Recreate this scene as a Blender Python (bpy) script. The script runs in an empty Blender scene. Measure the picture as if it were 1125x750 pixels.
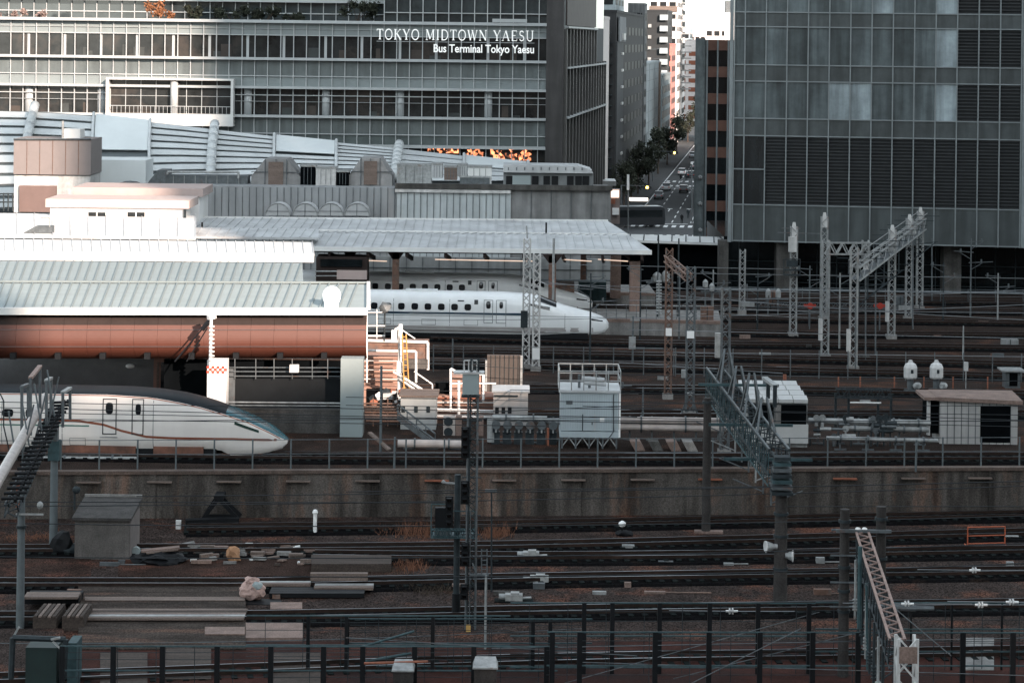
import bpy, bmesh, math, random
from mathutils import Vector, Matrix
random.seed(7)
R = math.radians
sin, cos, tan, pi = math.sin, math.cos, math.tan, math.pi
scn = bpy.context.scene
col = scn.collection

# ---------------------------------------------------------------- camera
FPX, YH, ROLL, CAMZ = 2600.0, 42.0, R(0.7), 23.7
cam_data = bpy.data.cameras.new('camera')
cam = bpy.data.objects.new('camera', cam_data)
col.objects.link(cam)
cam_data.sensor_width = 36.0
cam_data.lens = FPX / 1125.0 * 36.0
cam_data.shift_y = -(375.0 - YH) / 1125.0
cam_data.clip_start = 1.0
cam_data.clip_end = 9000.0
cam.matrix_world = Matrix.Translation((0, 0, CAMZ)) @ Matrix.Rotation(pi / 2, 4, 'X') @ Matrix.Rotation(ROLL, 4, 'Z')
scn.camera = cam

# ---------------------------------------------------------------- light
SUN_AZ, SUN_EL = R(30), R(22)          # the sun stands behind the camera, to its right
HX, HY = sin(SUN_AZ), -cos(SUN_AZ)
world = bpy.data.worlds.new('World')
scn.world = world
world.use_nodes = True
wn = world.node_tree.nodes
sky = wn.new('ShaderNodeTexSky')
sky.sky_type = 'NISHITA'
sky.sun_disc = False
sky.sun_elevation = SUN_EL
sky.sun_rotation = pi - SUN_AZ
sky.air_density = 1.0
sky.dust_density = 1.0
sky.ozone_density = 1.0
bg = wn['Background']
hsv = wn.new('ShaderNodeHueSaturation')
hsv.inputs['Saturation'].default_value = 0.27
tint = wn.new('ShaderNodeMixRGB'); tint.blend_type = 'MULTIPLY'; tint.inputs[0].default_value = 1.0
tint.inputs[2].default_value = (0.93, 1.0, 1.0, 1)
world.node_tree.links.new(sky.outputs[0], hsv.inputs['Color'])
world.node_tree.links.new(hsv.outputs[0], tint.inputs[1])
world.node_tree.links.new(tint.outputs[0], bg.inputs[0])
bg.inputs[1].default_value = 0.15
sun_d = bpy.data.lights.new('sun', 'SUN')
sun_d.energy = 3.5
sun_d.angle = R(0.5)
sun_d.color = (1.0, 0.80, 0.66)
sun = bpy.data.objects.new('sun', sun_d)
col.objects.link(sun)
sd = Vector((HX * cos(SUN_EL), HY * cos(SUN_EL), sin(SUN_EL)))
sun.rotation_euler = sd.to_track_quat('Z', 'Y').to_euler()
sun.location = (60, -120, 120)
scn.view_settings.view_transform = 'Standard'
scn.view_settings.look = 'None'
scn.view_settings.exposure = 1.65
scn.view_settings.gamma = 1.0
scn.view_settings.use_curve_mapping = False

# ---------------------------------------------------------------- measuring helpers: where a thing stands
def V(px, py, d):
    u = px - 562.5; v = py - YH
    a = u * cos(ROLL) + v * sin(ROLL); b = -u * sin(ROLL) + v * cos(ROLL)
    return Vector((a * d / FPX, d, CAMZ - b * d / FPX))
def G(px, py, z=0.0):
    u = px - 562.5; v = py - YH
    a = u * cos(ROLL) + v * sin(ROLL); b = -u * sin(ROLL) + v * cos(ROLL)
    d = FPX * (CAMZ - z) / b
    return Vector((a * d / FPX, d, z))
def F(px0, py0, px1, py1, d):
    ym = (py0 + py1) / 2; xm = (px0 + px1) / 2
    return V(px0, ym, d).x, V(px1, ym, d).x, V(xm, py1, d).z, V(xm, py0, d).z
ZL = -2.4                                # level of the lower yard
STREET = Vector((0.113, 1.0, 0)).normalized()

# ---------------------------------------------------------------- materials
MATS = {}
def mat(name, c, rough=0.7, metal=0.0, var=0.25, scale=1.0, bump=0.0, bscale=8.0, streak=0.0, c2=None, c2amt=0.45, emit=None, estr=0, spec=0.5, fine=0.0, aniso=None):
    if name in MATS: return MATS[name]
    m = bpy.data.materials.new(name); m.use_nodes = True
    nt = m.node_tree; N = nt.nodes; L = nt.links
    p = N['Principled BSDF']
    p.inputs['Roughness'].default_value = rough
    p.inputs['Metallic'].default_value = metal
    p.inputs['Specular IOR Level'].default_value = spec
    tc = N.new('ShaderNodeTexCoord')
    base = (c[0], c[1], c[2], 1)
    dark = tuple(x * (1 - var) for x in c) + (1,)
    n1 = N.new('ShaderNodeTexNoise'); n1.inputs['Scale'].default_value = scale
    n1.inputs['Detail'].default_value = 6; n1.inputs['Roughness'].default_value = 0.65
    mp = N.new('ShaderNodeMapping')
    if aniso: mp.inputs['Scale'].default_value = aniso
    L.new(tc.outputs['Object'], mp.inputs[0]); L.new(mp.outputs[0], n1.inputs['Vector'])
    r1 = N.new('ShaderNodeValToRGB')
    r1.color_ramp.elements[0].position = 0.35; r1.color_ramp.elements[1].position = 0.65
    r1.color_ramp.elements[0].color = dark; r1.color_ramp.elements[1].color = base
    L.new(n1.outputs['Fac'], r1.inputs[0])
    out = r1.outputs[0]
    if c2 is not None:
        n2 = N.new('ShaderNodeTexNoise'); n2.inputs['Scale'].default_value = scale * 0.37
        n2.inputs['Detail'].default_value = 5; n2.inputs['Roughness'].default_value = 0.7
        mp2 = N.new('ShaderNodeMapping'); mp2.inputs['Location'].default_value = (13, 7, 3)
        if aniso: mp2.inputs['Scale'].default_value = aniso
        L.new(tc.outputs['Object'], mp2.inputs[0]); L.new(mp2.outputs[0], n2.inputs['Vector'])
        rr = N.new('ShaderNodeValToRGB'); rr.color_ramp.elements[0].position = 0.98 - c2amt; rr.color_ramp.elements[1].position = 1.12 - c2amt
        L.new(n2.outputs['Fac'], rr.inputs[0])
        mx = N.new('ShaderNodeMixRGB'); L.new(rr.outputs[0], mx.inputs[0]); L.new(out, mx.inputs[1]); mx.inputs[2].default_value = tuple(c2) + (1,)
        out = mx.outputs[0]
    if streak > 0:
        n3 = N.new('ShaderNodeTexNoise'); n3.inputs['Scale'].default_value = 1.0; n3.inputs['Detail'].default_value = 8
        mp3 = N.new('ShaderNodeMapping'); mp3.inputs['Scale'].default_value = (1.1, 1.1, 0.10)
        L.new(tc.outputs['Object'], mp3.inputs[0]); L.new(mp3.outputs[0], n3.inputs['Vector'])
        r3 = N.new('ShaderNodeValToRGB'); r3.color_ramp.elements[0].position = 0.38; r3.color_ramp.elements[1].position = 0.6
        r3.color_ramp.elements[0].color = (1 - streak,) * 3 + (1,); r3.color_ramp.elements[1].color = (1, 1, 1, 1)
        L.new(n3.outputs['Fac'], r3.inputs[0])
        mx = N.new('ShaderNodeMixRGB'); mx.blend_type = 'MULTIPLY'; mx.inputs[0].default_value = 1
        L.new(out, mx.inputs[1]); L.new(r3.outputs[0], mx.inputs[2]); out = mx.outputs[0]
    if fine > 0:
        n4 = N.new('ShaderNodeTexNoise'); n4.inputs['Scale'].default_value = 14.0; n4.inputs['Detail'].default_value = 3
        L.new(tc.outputs['Object'], n4.inputs['Vector'])
        r4 = N.new('ShaderNodeValToRGB'); r4.color_ramp.elements[0].position = 0.36; r4.color_ramp.elements[1].position = 0.66
        r4.color_ramp.elements[0].color = (1 - fine,) * 3 + (1,); r4.color_ramp.elements[1].color = (1 + fine, 1 + fine, 1 + fine, 1)
        L.new(n4.outputs['Fac'], r4.inputs[0])
        mx = N.new('ShaderNodeMixRGB'); mx.blend_type = 'MULTIPLY'; mx.inputs[0].default_value = 1
        L.new(out, mx.inputs[1]); L.new(r4.outputs[0], mx.inputs[2]); out = mx.outputs[0]
    L.new(out, p.inputs['Base Color'])
    if bump > 0:
        nb = N.new('ShaderNodeTexNoise'); nb.inputs['Scale'].default_value = bscale; nb.inputs['Detail'].default_value = 4
        L.new(tc.outputs['Object'], nb.inputs['Vector'])
        bp = N.new('ShaderNodeBump'); bp.inputs['Strength'].default_value = bump; bp.inputs['Distance'].default_value = 0.05
        L.new(nb.outputs['Fac'], bp.inputs['Height']); L.new(bp.outputs[0], p.inputs['Normal'])
    if emit:
        p.inputs['Emission Color'].default_value = tuple(emit) + (1,)
        p.inputs['Emission Strength'].default_value = estr
    MATS[name] = m
    return m

M = {}
M['ballast'] = mat('ballast', (0.050, 0.037, 0.033), 0.95, var=0.45, scale=0.8, bump=0.9, bscale=9, c2=(0.10, 0.046, 0.032), c2amt=0.46, fine=1.0, spec=0.05)
M['ballast_hi'] = mat('ballast_hi', (0.040, 0.029, 0.025), 0.95, var=0.45, scale=0.5, bump=0.9, bscale=9, c2=(0.085, 0.042, 0.029), c2amt=0.44, fine=0.9, spec=0.05)
M['trackbed_shade'] = mat('trackbed_shade', (0.0045, 0.0042, 0.0048), 0.95, var=0.5, scale=1.5, bump=0.8, bscale=9, fine=0.8, c2=(0.014, 0.009, 0.007), c2amt=0.42, spec=0.04)  # oily dark bed with the shade of the rail troughs put into it
M['sleeper'] = mat('sleeper', (0.012, 0.016, 0.016), 0.9, var=0.5, scale=2, fine=0.4, spec=0.08)
M['rail'] = mat('rail', (0.035, 0.022, 0.018), 0.7, 0.2, var=0.4, scale=3, spec=0.2)
M['rail_head'] = mat('rail_head', (0.35, 0.37, 0.40), 0.35, 1.0, var=0.2)
M['asphalt'] = mat('asphalt', (0.016, 0.018, 0.021), 0.85, var=0.3, scale=0.4, fine=0.3)
M['paving'] = mat('paving', (0.05, 0.05, 0.05), 0.85, var=0.3, scale=0.5)
M['paint_white'] = mat('paint_white', (0.7, 0.7, 0.7), 0.7, var=0.3, scale=2)
M['wall_conc'] = mat('wall_conc', (0.125, 0.110, 0.100), 0.92, var=0.45, scale=0.9, bump=0.4, streak=0.6, c2=(0.19, 0.115, 0.085), c2amt=0.45, aniso=(1.3, 1, 0.3), fine=0.3, spec=0.1)
M['coping'] = mat('coping', (0.12, 0.085, 0.07), 0.9, var=0.5, scale=1.2, fine=0.3)
M['concrete'] = mat('concrete', (0.27, 0.26, 0.25), 0.9, var=0.35, scale=0.8, bump=0.3, streak=0.35, fine=0.15)
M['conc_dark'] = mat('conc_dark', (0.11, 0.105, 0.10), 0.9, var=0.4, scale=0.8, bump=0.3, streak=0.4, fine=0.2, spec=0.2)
M['steel_light'] = mat('steel_light', (0.38, 0.39, 0.39), 0.5, 0.2, var=0.4, scale=3, c2=(0.22, 0.15, 0.12), c2amt=0.4, streak=0.2)
M['steel_mid'] = mat('steel_mid', (0.12, 0.135, 0.145), 0.55, 0.3, var=0.4, scale=3, c2=(0.14, 0.08, 0.06), c2amt=0.4)
M['steel_dark'] = mat('steel_dark', (0.038, 0.048, 0.054), 0.6, 0.3, var=0.4, scale=3, spec=0.2)
M['steel_green'] = mat('steel_green', (0.055, 0.095, 0.105), 0.6, 0.2, var=0.4, scale=3, spec=0.2)
M['steel_rust'] = mat('steel_rust', (0.20, 0.115, 0.085), 0.7, 0.2, var=0.5, scale=3, c2=(0.10, 0.10, 0.10))
M['rust_orange'] = mat('rust_orange', (0.30, 0.10, 0.055), 0.7, 0.0, var=0.4, scale=4)
M['black'] = mat('black', (0.008, 0.009, 0.011), 0.6, var=0.3, spec=0.2)
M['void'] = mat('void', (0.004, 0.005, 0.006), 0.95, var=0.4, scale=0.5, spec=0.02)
M['white_paint'] = mat('white_paint', (0.62, 0.61, 0.60), 0.5, var=0.25, scale=2.5, streak=0.3, c2=(0.36, 0.27, 0.22), c2amt=0.36)
M['white_clean'] = mat('white_clean', (0.82, 0.81, 0.80), 0.45, var=0.06, scale=1)
M['pole_conc'] = mat('pole_conc', (0.06, 0.054, 0.052), 0.85, var=0.4, scale=1.5, streak=0.3, fine=0.2, spec=0.2)
M['pole_grey'] = mat('pole_grey', (0.115, 0.135, 0.145), 0.6, 0.1, var=0.3, scale=1.5)
M['orange_panel'] = mat('orange_panel', (0.092, 0.027, 0.016), 0.6, 0.0, var=0.10, scale=0.5)
M['brown_dark'] = mat('brown_dark', (0.030, 0.020, 0.018), 0.7, var=0.2, spec=0.2)
M['roof_near'] = mat('roof_near', (0.27, 0.315, 0.32), 0.55, 0.0, var=0.12, scale=0.35, aniso=(0.5, 3, 1), streak=0, c2=(0.22, 0.25, 0.25), c2amt=0.4)
M['roof_seam'] = mat('roof_seam', (0.20, 0.235, 0.24), 0.5, 0.0, var=0.1)
M['roof_white'] = mat('roof_white', (0.68, 0.68, 0.67), 0.5, 0.0, var=0.12, scale=0.5)
M['roof_grey'] = mat('roof_grey', (0.50, 0.51, 0.52), 0.55, 0.0, var=0.3, scale=0.4, c2=(0.25, 0.25, 0.26))
M['wire'] = mat('wire', (0.018, 0.022, 0.026), 0.6, 0.3, var=0.2)
M['wire_light'] = mat('wire_light', (0.22, 0.23, 0.24), 0.5, 0.5, var=0.2)
M['glass_dark'] = mat('glass_dark', (0.012, 0.016, 0.018), 0.08, 0.0, var=0.6, scale=0.35, spec=0.6)
M['glass_win'] = mat('glass_win', (0.015, 0.019, 0.021), 0.15, 0.0, var=0.8, scale=0.9, spec=0.5, c2=(0.07, 0.055, 0.045), c2amt=0.45)
M['soil_brown'] = mat('soil_brown', (0.050, 0.030, 0.024), 0.95, var=0.5, scale=0.6, bump=0.5, c2=(0.10, 0.046, 0.034), c2amt=0.45, fine=0.8, spec=0.05)
M['red_ground'] = mat('red_ground', (0.060, 0.022, 0.017), 0.9, var=0.6, scale=0.5, fine=0.3, c2=(0.03, 0.018, 0.017), c2amt=0.5, spec=0.08)
M['wood'] = mat('wood', (0.175, 0.13, 0.11), 0.85, var=0.35, scale=1.2, aniso=(0.4, 3, 3), fine=0.2)
M['wood_dark'] = mat('wood_dark', (0.075, 0.058, 0.05), 0.85, var=0.45, scale=1.2, aniso=(0.3, 3, 3), fine=0.25, spec=0.2)
M['pink_conc'] = mat('pink_conc', (0.23, 0.16, 0.135), 0.9, var=0.35, scale=1.5, fine=0.2)
M['foliage'] = mat('foliage', (0.045, 0.06, 0.035), 0.8, var=0.6, scale=2)
M['foliage_orange'] = mat('foliage_orange', (0.30, 0.12, 0.05), 0.8, var=0.5, scale=2)
M['bark'] = mat('bark', (0.07, 0.05, 0.04), 0.9)

# ---------------------------------------------------------------- mesh building
class MB:
    def __init__(s): s.v = []; s.f = []
    def add(s, vs, fs):
        o = len(s.v); s.v += [tuple(v) for v in vs]; s.f += [tuple(i + o for i in f) for f in fs]; return s
    def hexa(s, p):   # 8 corners: bottom 4 ccw, top 4 ccw
        return s.add(p, [(0, 3, 2, 1), (4, 5, 6, 7), (0, 1, 5, 4), (1, 2, 6, 5), (2, 3, 7, 6), (3, 0, 4, 7)])
    def box(s, x0, y0, z0, x1, y1, z1):
        return s.hexa([(x0, y0, z0), (x1, y0, z0), (x1, y1, z0), (x0, y1, z0), (x0, y0, z1), (x1, y0, z1), (x1, y1, z1), (x0, y1, z1)])
    def beam(s, p0, p1, w, h=None):
        h = w if h is None else h
        p0 = Vector(p0); p1 = Vector(p1); d = p1 - p0
        if d.length < 1e-6: return s
        d.normalize()
        up = Vector((0, 0, 1)) if abs(d.z) < 0.95 else Vector((0, 1, 0))
        a = d.cross(up).normalized() * (w / 2); b = a.cross(d).normalized() * (h / 2)
        return s.hexa([p0 - a - b, p0 + a - b, p1 + a - b, p1 - a - b, p0 - a + b, p0 + a + b, p1 + a + b, p1 - a + b])
    def tube(s, p0, p1, r, n=8, r1=None):
        r1 = r if r1 is None else r1
        p0 = Vector(p0); p1 = Vector(p1); d = (p1 - p0)
        if d.length < 1e-6: return s
        d.normalize()
        up = Vector((0, 0, 1)) if abs(d.z) < 0.95 else Vector((0, 1, 0))
        a = d.cross(up).normalized(); b = a.cross(d).normalized()
        vs = []
        for p, rr in ((p0, r), (p1, r1)):
            for i in range(n):
                t = 2 * pi * i / n; vs.append(p + a * (cos(t) * rr) + b * (sin(t) * rr))
        fs = [(i, (i + 1) % n, n + (i + 1) % n, n + i) for i in range(n)]
        fs += [tuple(range(n))[::-1], tuple(range(n, 2 * n))]
        return s.add(vs, fs)
    def path(s, pts, r, n=6):
        for a, b in zip(pts[:-1], pts[1:]): s.tube(a, b, r, n)
        return s
    def lathe(s, c, prof, n=16):
        c = Vector(c); vs = []; fs = []
        for r, z in prof:
            for i in range(n):
                t = 2 * pi * i / n; vs.append(c + Vector((cos(t) * r, sin(t) * r, z)))
        for k in range(len(prof) - 1):
            for i in range(n):
                j = (i + 1) % n; fs.append((k * n + i, k * n + j, (k + 1) * n + j, (k + 1) * n + i))
        fs.append(tuple(range(n))[::-1]); fs.append(tuple(range((len(prof) - 1) * n, len(prof) * n)))
        return s.add(vs, fs)
    def slab(s, a, b, c, d, t):   # quad a b c d (ccw from above), thickness t downward
        a, b, c, d = map(Vector, (a, b, c, d)); k = Vector((0, 0, t))
        return s.hexa([a - k, b - k, c - k, d - k, a, b, c, d])
    def prism(s, poly, y0, y1):   # poly of (x,z) extruded along y
        n = len(poly)
        vs = [(x, y0, z) for x, z in poly] + [(x, y1, z) for x, z in poly]
        fs = [(i, (i + 1) % n, n + (i + 1) % n, n + i) for i in range(n)] + [tuple(range(n))[::-1], tuple(range(n, 2 * n))]
        return s.add(vs, fs)
    def blob(s, c, rx, ry, rz, seed=0, amp=0.2, sub=2):
        bm = bmesh.new(); bmesh.ops.create_icosphere(bm, subdivisions=sub, radius=1)
        rnd = random.Random(seed); c = Vector(c)
        vs = []
        for v in bm.verts:
            k = 1 + amp * (rnd.random() - 0.5) * 2
            vs.append((c.x + v.co.x * rx * k, c.y + v.co.y * ry * k, c.z + v.co.z * rz * k))
        fs = [tuple(v.index for v in f.verts) for f in bm.faces]
        bm.free(); return s.add(vs, fs)
    def lattice(s, p0, p1, w, seg=None, ch=0.07, lc=0.04, h=None, faces=4, w1=None):
        p0 = Vector(p0); p1 = Vector(p1); d = p1 - p0; L = d.length; d.normalize(); h = w if h is None else h
        up = Vector((0, 0, 1)) if abs(d.z) < 0.95 else Vector((0, 1, 0))
        a = d.cross(up).normalized(); b = a.cross(d).normalized()
        seg = seg or max(2, int(L / (w * 1.05)))
        w1 = w if w1 is None else w1
        def c(i, sa, sb):
            t = i / seg; ww = w + (w1 - w) * t
            return p0 + d * (L * t) + a * (sa * ww / 2) + b * (sb * (h * ww / w) / 2)
        for sa, sb in ((-1, -1), (1, -1), (1, 1), (-1, 1)): s.beam(c(0, sa, sb), c(seg, sa, sb), ch)
        for i in range(seg):
            k = 1 if i % 2 else -1
            for (A, B) in (((-1, -1), (1, -1)), ((1, -1), (1, 1)), ((1, 1), (-1, 1)), ((-1, 1), (-1, -1))):
                P, Q = (A, B) if k > 0 else (B, A)
                s.beam(c(i, *P), c(i + 1, *Q), lc)
        return s
    def build(s, name, m, parent=None, smooth=False, loc=None):
        me = bpy.data.meshes.new(name)
        o3 = Vector(loc) if loc is not None else Vector((0, 0, 0))
        me.from_pydata([Vector(v) - o3 for v in s.v], [], s.f)
        bm = bmesh.new(); bm.from_mesh(me); bmesh.ops.recalc_face_normals(bm, faces=bm.faces); bm.to_mesh(me); bm.free()
        me.materials.append(M[m] if isinstance(m, str) else m)
        if smooth:
            for p in me.polygons: p.use_smooth = True
        o = bpy.data.objects.new(name, me); col.objects.link(o)
        if parent is not None: o.parent = parent
        return o

def tag(o, label=None, cat=None, group=None, kind=None):
    if label: o['label'] = label
    if cat: o['category'] = cat
    if group: o['group'] = group
    if kind: o['kind'] = kind
    return o
class Thing:
    """an Empty at the thing's base; parts are given in world coordinates (or local when world=False)"""
    def __init__(s, name, label, cat, loc=(0, 0, 0), group=None, world=True):
        s.e = bpy.data.objects.new(name, None); s.e.empty_display_size = 0.5; col.objects.link(s.e)
        s.e.location = loc; s.loc = Vector(loc); s.world = world
        tag(s.e, label, cat, group)
    def part(s, name, mb, m, parent=None, label=None, smooth=False, kind=None):
        o = mb.build(name, m, parent or s.e, smooth, loc=s.loc if s.world else None)
        tag(o, label=label, kind=kind)
        return o
def one(name, mb, m, label, cat, group=None, smooth=False):
    c = Vector((0, 0, 0)); n = len(mb.v)
    xs = [v[0] for v in mb.v]; ys = [v[1] for v in mb.v]; zs = [v[2] for v in mb.v]
    loc = Vector(((min(xs) + max(xs)) / 2, (min(ys) + max(ys)) / 2, min(zs)))
    o = mb.build(name, m, None, smooth, loc=loc); o.location = loc
    return tag(o, label, cat, group)
def struct(name, mb, m, smooth=False): return tag(mb.build(name, m, None, smooth), kind='structure')
def copy_tree(o, parent=None, loc=None, rz=None, label=None):
    c = o.copy(); col.objects.link(c)
    if parent: c.parent = parent
    if loc is not None: c.location = loc
    if rz is not None: c.rotation_euler = (0, 0, rz)
    if label: c['label'] = label
    for ch in list(o.children): copy_tree(ch, c)
    return c
def lerp(a, b, t): return a + (b - a) * t
def plerp(pts, x):
    for (x0, y0), (x1, y1) in zip(pts[:-1], pts[1:]):
        if x <= x1: return lerp(y0, y1, (x - x0) / (x1 - x0))
    return pts[-1][1]
class Face:
    """a vertical facade plane: u along it, v = height, n = out of it"""
    def __init__(s, p0, p1):
        s.o = Vector((p0[0], p0[1], 0)); d = Vector((p1[0] - p0[0], p1[1] - p0[1], 0)); s.L = d.length; s.u = d.normalized()
        s.n = Vector((s.u.y, -s.u.x, 0))
    def p(s, u, v, n=0): return s.o + s.u * u + s.n * n + Vector((0, 0, v))
    def box(s, mb, u0, u1, v0, v1, n0, n1):
        return mb.hexa([s.p(u0, v0, n1), s.p(u1, v0, n1), s.p(u1, v0, n0), s.p(u0, v0, n0), s.p(u0, v1, n1), s.p(u1, v1, n1), s.p(u1, v1, n0), s.p(u0, v1, n0)])
# ================================================================ THE SETTING
struct('ground', MB().slab((-4000, -3000, -7), (4000, -3000, -7), (4000, 7000, -7), (-4000, 7000, -7), 0.5), 'paving')
# wall line on the lower side of the upper yard
def wall_py(px): return plerp([(-200, 521.8), (0, 521), (560, 518.4), (1125, 516), (1400, 515)], px)
wl = [G(px, wall_py(px), 0) for px in (-60, 120, 300, 470, 640, 820, 1000, 1200)]
d0 = (wl[0] - wl[1]).normalized(); d1 = (wl[-1] - wl[-2]).normalized()
wl = [wl[0] + d0 * 60] + wl + [wl[-1] + d1 * 60]
wl = [Vector((p.x, p.y, 0)) for p in wl]
mb = MB()
x0, x1 = wl[0].x, wl[-1].x
mb.slab((x0, -60, ZL), (x1, -60, ZL), (x1, 140, ZL), (x0, 140, ZL), 4.3)
struct('lower_yard_ground', mb, 'ballast')
mb = MB()
for a, b in zip(wl[:-1], wl[1:]):
    aa = a + Vector((0, 0.25, 0)); bb = b + Vector((0, 0.25, 0))
    mb.slab(aa, bb, (b.x, 224, 0), (a.x, 224, 0), 6.9)
struct('upper_yard_ground', mb, 'ballast_hi')

def smooth_line(pts, step=4.0):
    out = []
    n = len(pts)
    for i in range(n - 1):
        p0 = pts[max(0, i - 1)]; p1 = pts[i]; p2 = pts[i + 1]; p3 = pts[min(n - 1, i + 2)]
        k = max(1, int((p2 - p1).length / step))
        for j in range(k):
            t = j / k
            out.append(0.5 * ((2 * p1) + (p2 - p0) * t + (2 * p0 - 5 * p1 + 4 * p2 - p3) * t * t + (3 * p1 - p0 - 3 * p2 + p3) * t ** 3))
    out.append(pts[-1]); return out
def track(pp, z, gauge=1.07, ext=(70, 70), bed='trackbed_shade'):
    pts = [G(px, py, z + 0.3) for px, py in pp]
    pts = [Vector((p.x, p.y, z)) for p in pts]
    if ext[0]: pts = [pts[0] + (pts[0] - pts[1]).normalized() * ext[0]] + pts
    if ext[1]: pts = pts + [pts[-1] + (pts[-1] - pts[-2]).normalized() * ext[1]]
    ln = smooth_line(pts)
    e = bpy.data.objects.new('railway_track', None); col.objects.link(e); e.location = ln[0]; e['kind'] = 'structure'
    o = ln[0]
    def side(i):
        a = ln[max(0, i - 1)]; b = ln[min(len(ln) - 1, i + 1)]; d = (b - a).normalized(); return Vector((-d.y, d.x, 0))
    bedm = MB(); w = gauge / 2 + 0.75
    for i in range(len(ln) - 1):
        a, b = ln[i], ln[i + 1]; sa, sb = side(i), side(i + 1); up = Vector((0, 0, 0.09))
        bedm.hexa([a - sa * (w + .35) - Vector((0, 0, .05)), b - sb * (w + .35) - Vector((0, 0, .05)), b + sb * (w + .35) - Vector((0, 0, .05)), a + sa * (w + .35) - Vector((0, 0, .05)),
                   a - sa * w + up, b - sb * w + up, b + sb * w + up, a + sa * w + up])
    bedm.build('ballast_bed', bed, e, loc=o)
    sl = MB(); acc = 0
    for i in range(len(ln) - 1):
        a, b = ln[i], ln[i + 1]; L = (b - a).length; d = (b - a).normalized(); sd_ = side(i)
        while acc < L:
            c = a + d * acc
            if abs(c.x) < 45: sl.beam(c - sd_ * (gauge / 2 + .5) + Vector((0, 0, .08)), c + sd_ * (gauge / 2 + .5) + Vector((0, 0, .08)), 0.24, 0.14)
            acc += 0.65
        acc -= L
    sl.build('sleepers', 'sleeper', e, loc=o)
    for k in (-1, 1):
        rb = MB(); hd = MB()
        for i in range(len(ln) - 1):
            a = ln[i] + side(i) * (k * gauge / 2); b = ln[i + 1] + side(i + 1) * (k * gauge / 2)
            u = Vector((0, 0, 0.225)); rb.beam(a + u, b + u, 0.07, 0.15)
            u = Vector((0, 0, 0.304)); hd.beam(a + u, b + u, 0.055, 0.012)
        r_ = rb.build('rail', 'rail', e, loc=o)
        hd.build('rail_head', 'rail_head', r_, loc=o)
    return ln
# lower yard
track([(205, 577), (560, 573), (820, 568), (1125, 562)], ZL, ext=(0, 70))
track([(0, 600), (300, 599), (560, 596), (820, 590), (1125, 582)], ZL)
track([(345, 606), (560, 608), (820, 606), (1125, 601)], ZL, ext=(0, 70))
track([(0, 637), (300, 637), (560, 632), (820, 628), (1125, 624)], ZL)
track([(0, 674), (300, 673), (560, 668), (820, 664), (1125, 660)], ZL)
track([(0, 742), (560, 722), (1125, 712)], ZL)
# upper yard
for pp in ([(0, 494), (300, 498), (700, 500), (1125, 499)], [(400, 366), (668, 374), (900, 377), (1125, 380)],
           [(440, 384), (700, 388), (1125, 398)], [(440, 397), (700, 401), (1125, 411)], [(560, 424), (800, 425), (1125, 430)],
           [(700, 452), (1125, 452)], [(690, 346), (1125, 353)], [(690, 336), (1125, 341)], [(690, 327), (1125, 331)], [(350, 342), (800, 363), (1125, 366)]):
    track(pp, 0.0, 1.435, ext=(60 if pp[0][0] < 20 else 10, 70))

# ---------------------------------------------------------------- the retaining wall between the two yards
t = Thing('retaining_wall', 'long stained concrete retaining wall below the shinkansen tracks', 'wall', (0, wl[4].y, ZL))
mb = MB(); cp = MB()
for a, b in zip(wl[:-1], wl[1:]):
    mb.hexa([(a.x, a.y, ZL - .2), (b.x, b.y, ZL - .2), (b.x, b.y + .3, ZL - .2), (a.x, a.y + .3, ZL - .2), (a.x, a.y, 0), (b.x, b.y, 0), (b.x, b.y + .3, 0), (a.x, a.y + .3, 0)])
    cp.hexa([(a.x, a.y - .12, -.02), (b.x, b.y - .12, -.02), (b.x, b.y + .45, -.02), (a.x, a.y + .45, -.02), (a.x, a.y - .12, .16), (b.x, b.y - .12, .16), (b.x, b.y + .45, .16), (a.x, a.y + .45, .16)])
t.part('wall', mb, 'wall_conc'); t.part('coping', cp, 'coping')
for i, px in enumerate((98, 176, 252, 328, 404, 480, 554, 630, 706, 780, 928, 1003, 1076)):
    c = G(px, wall_py(px), 0); c.z = -0.38; c.y -= 0.12
    t.part('ledge', MB().box(c.x - .66, c.y - .22, c.z - .06, c.x + .66, c.y + .1, c.z), 'rust_orange' if i in (5, 9, 10) else 'wood')
for k in range(40):
    x = -42 + k * 2.3
    j = max(i for i in range(len(wl)) if wl[i].x <= x); a, b = wl[j], wl[j + 1]; y = lerp(a.y, b.y, (x - a.x) / (b.x - a.x))
    if k % 5 == 0: t.part('buttress', MB().box(x - .14, y - .07, ZL, x + .10, y + .05, -.03), 'wall_conc')

# fence along the wall's top
t = Thing('track_fence', 'low grey pipe fence running along the top of the retaining wall', 'fence', (0, wl[4].y + 1, 0))
fp = []
px = -20
while px < 1150:
    g = G(px, wall_py(px), 0); fp.append(Vector((g.x, g.y + 0.55, 0))); px += 42.3
for p in fp: t.part('post', MB().tube(p, p + Vector((0, 0, 1.75)), 0.045, 6), 'pole_grey')
for h in (1.72, 0.95): t.part('rail', MB().path([p + Vector((0, 0, h)) for p in fp], 0.022, 5), 'steel_mid')
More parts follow.
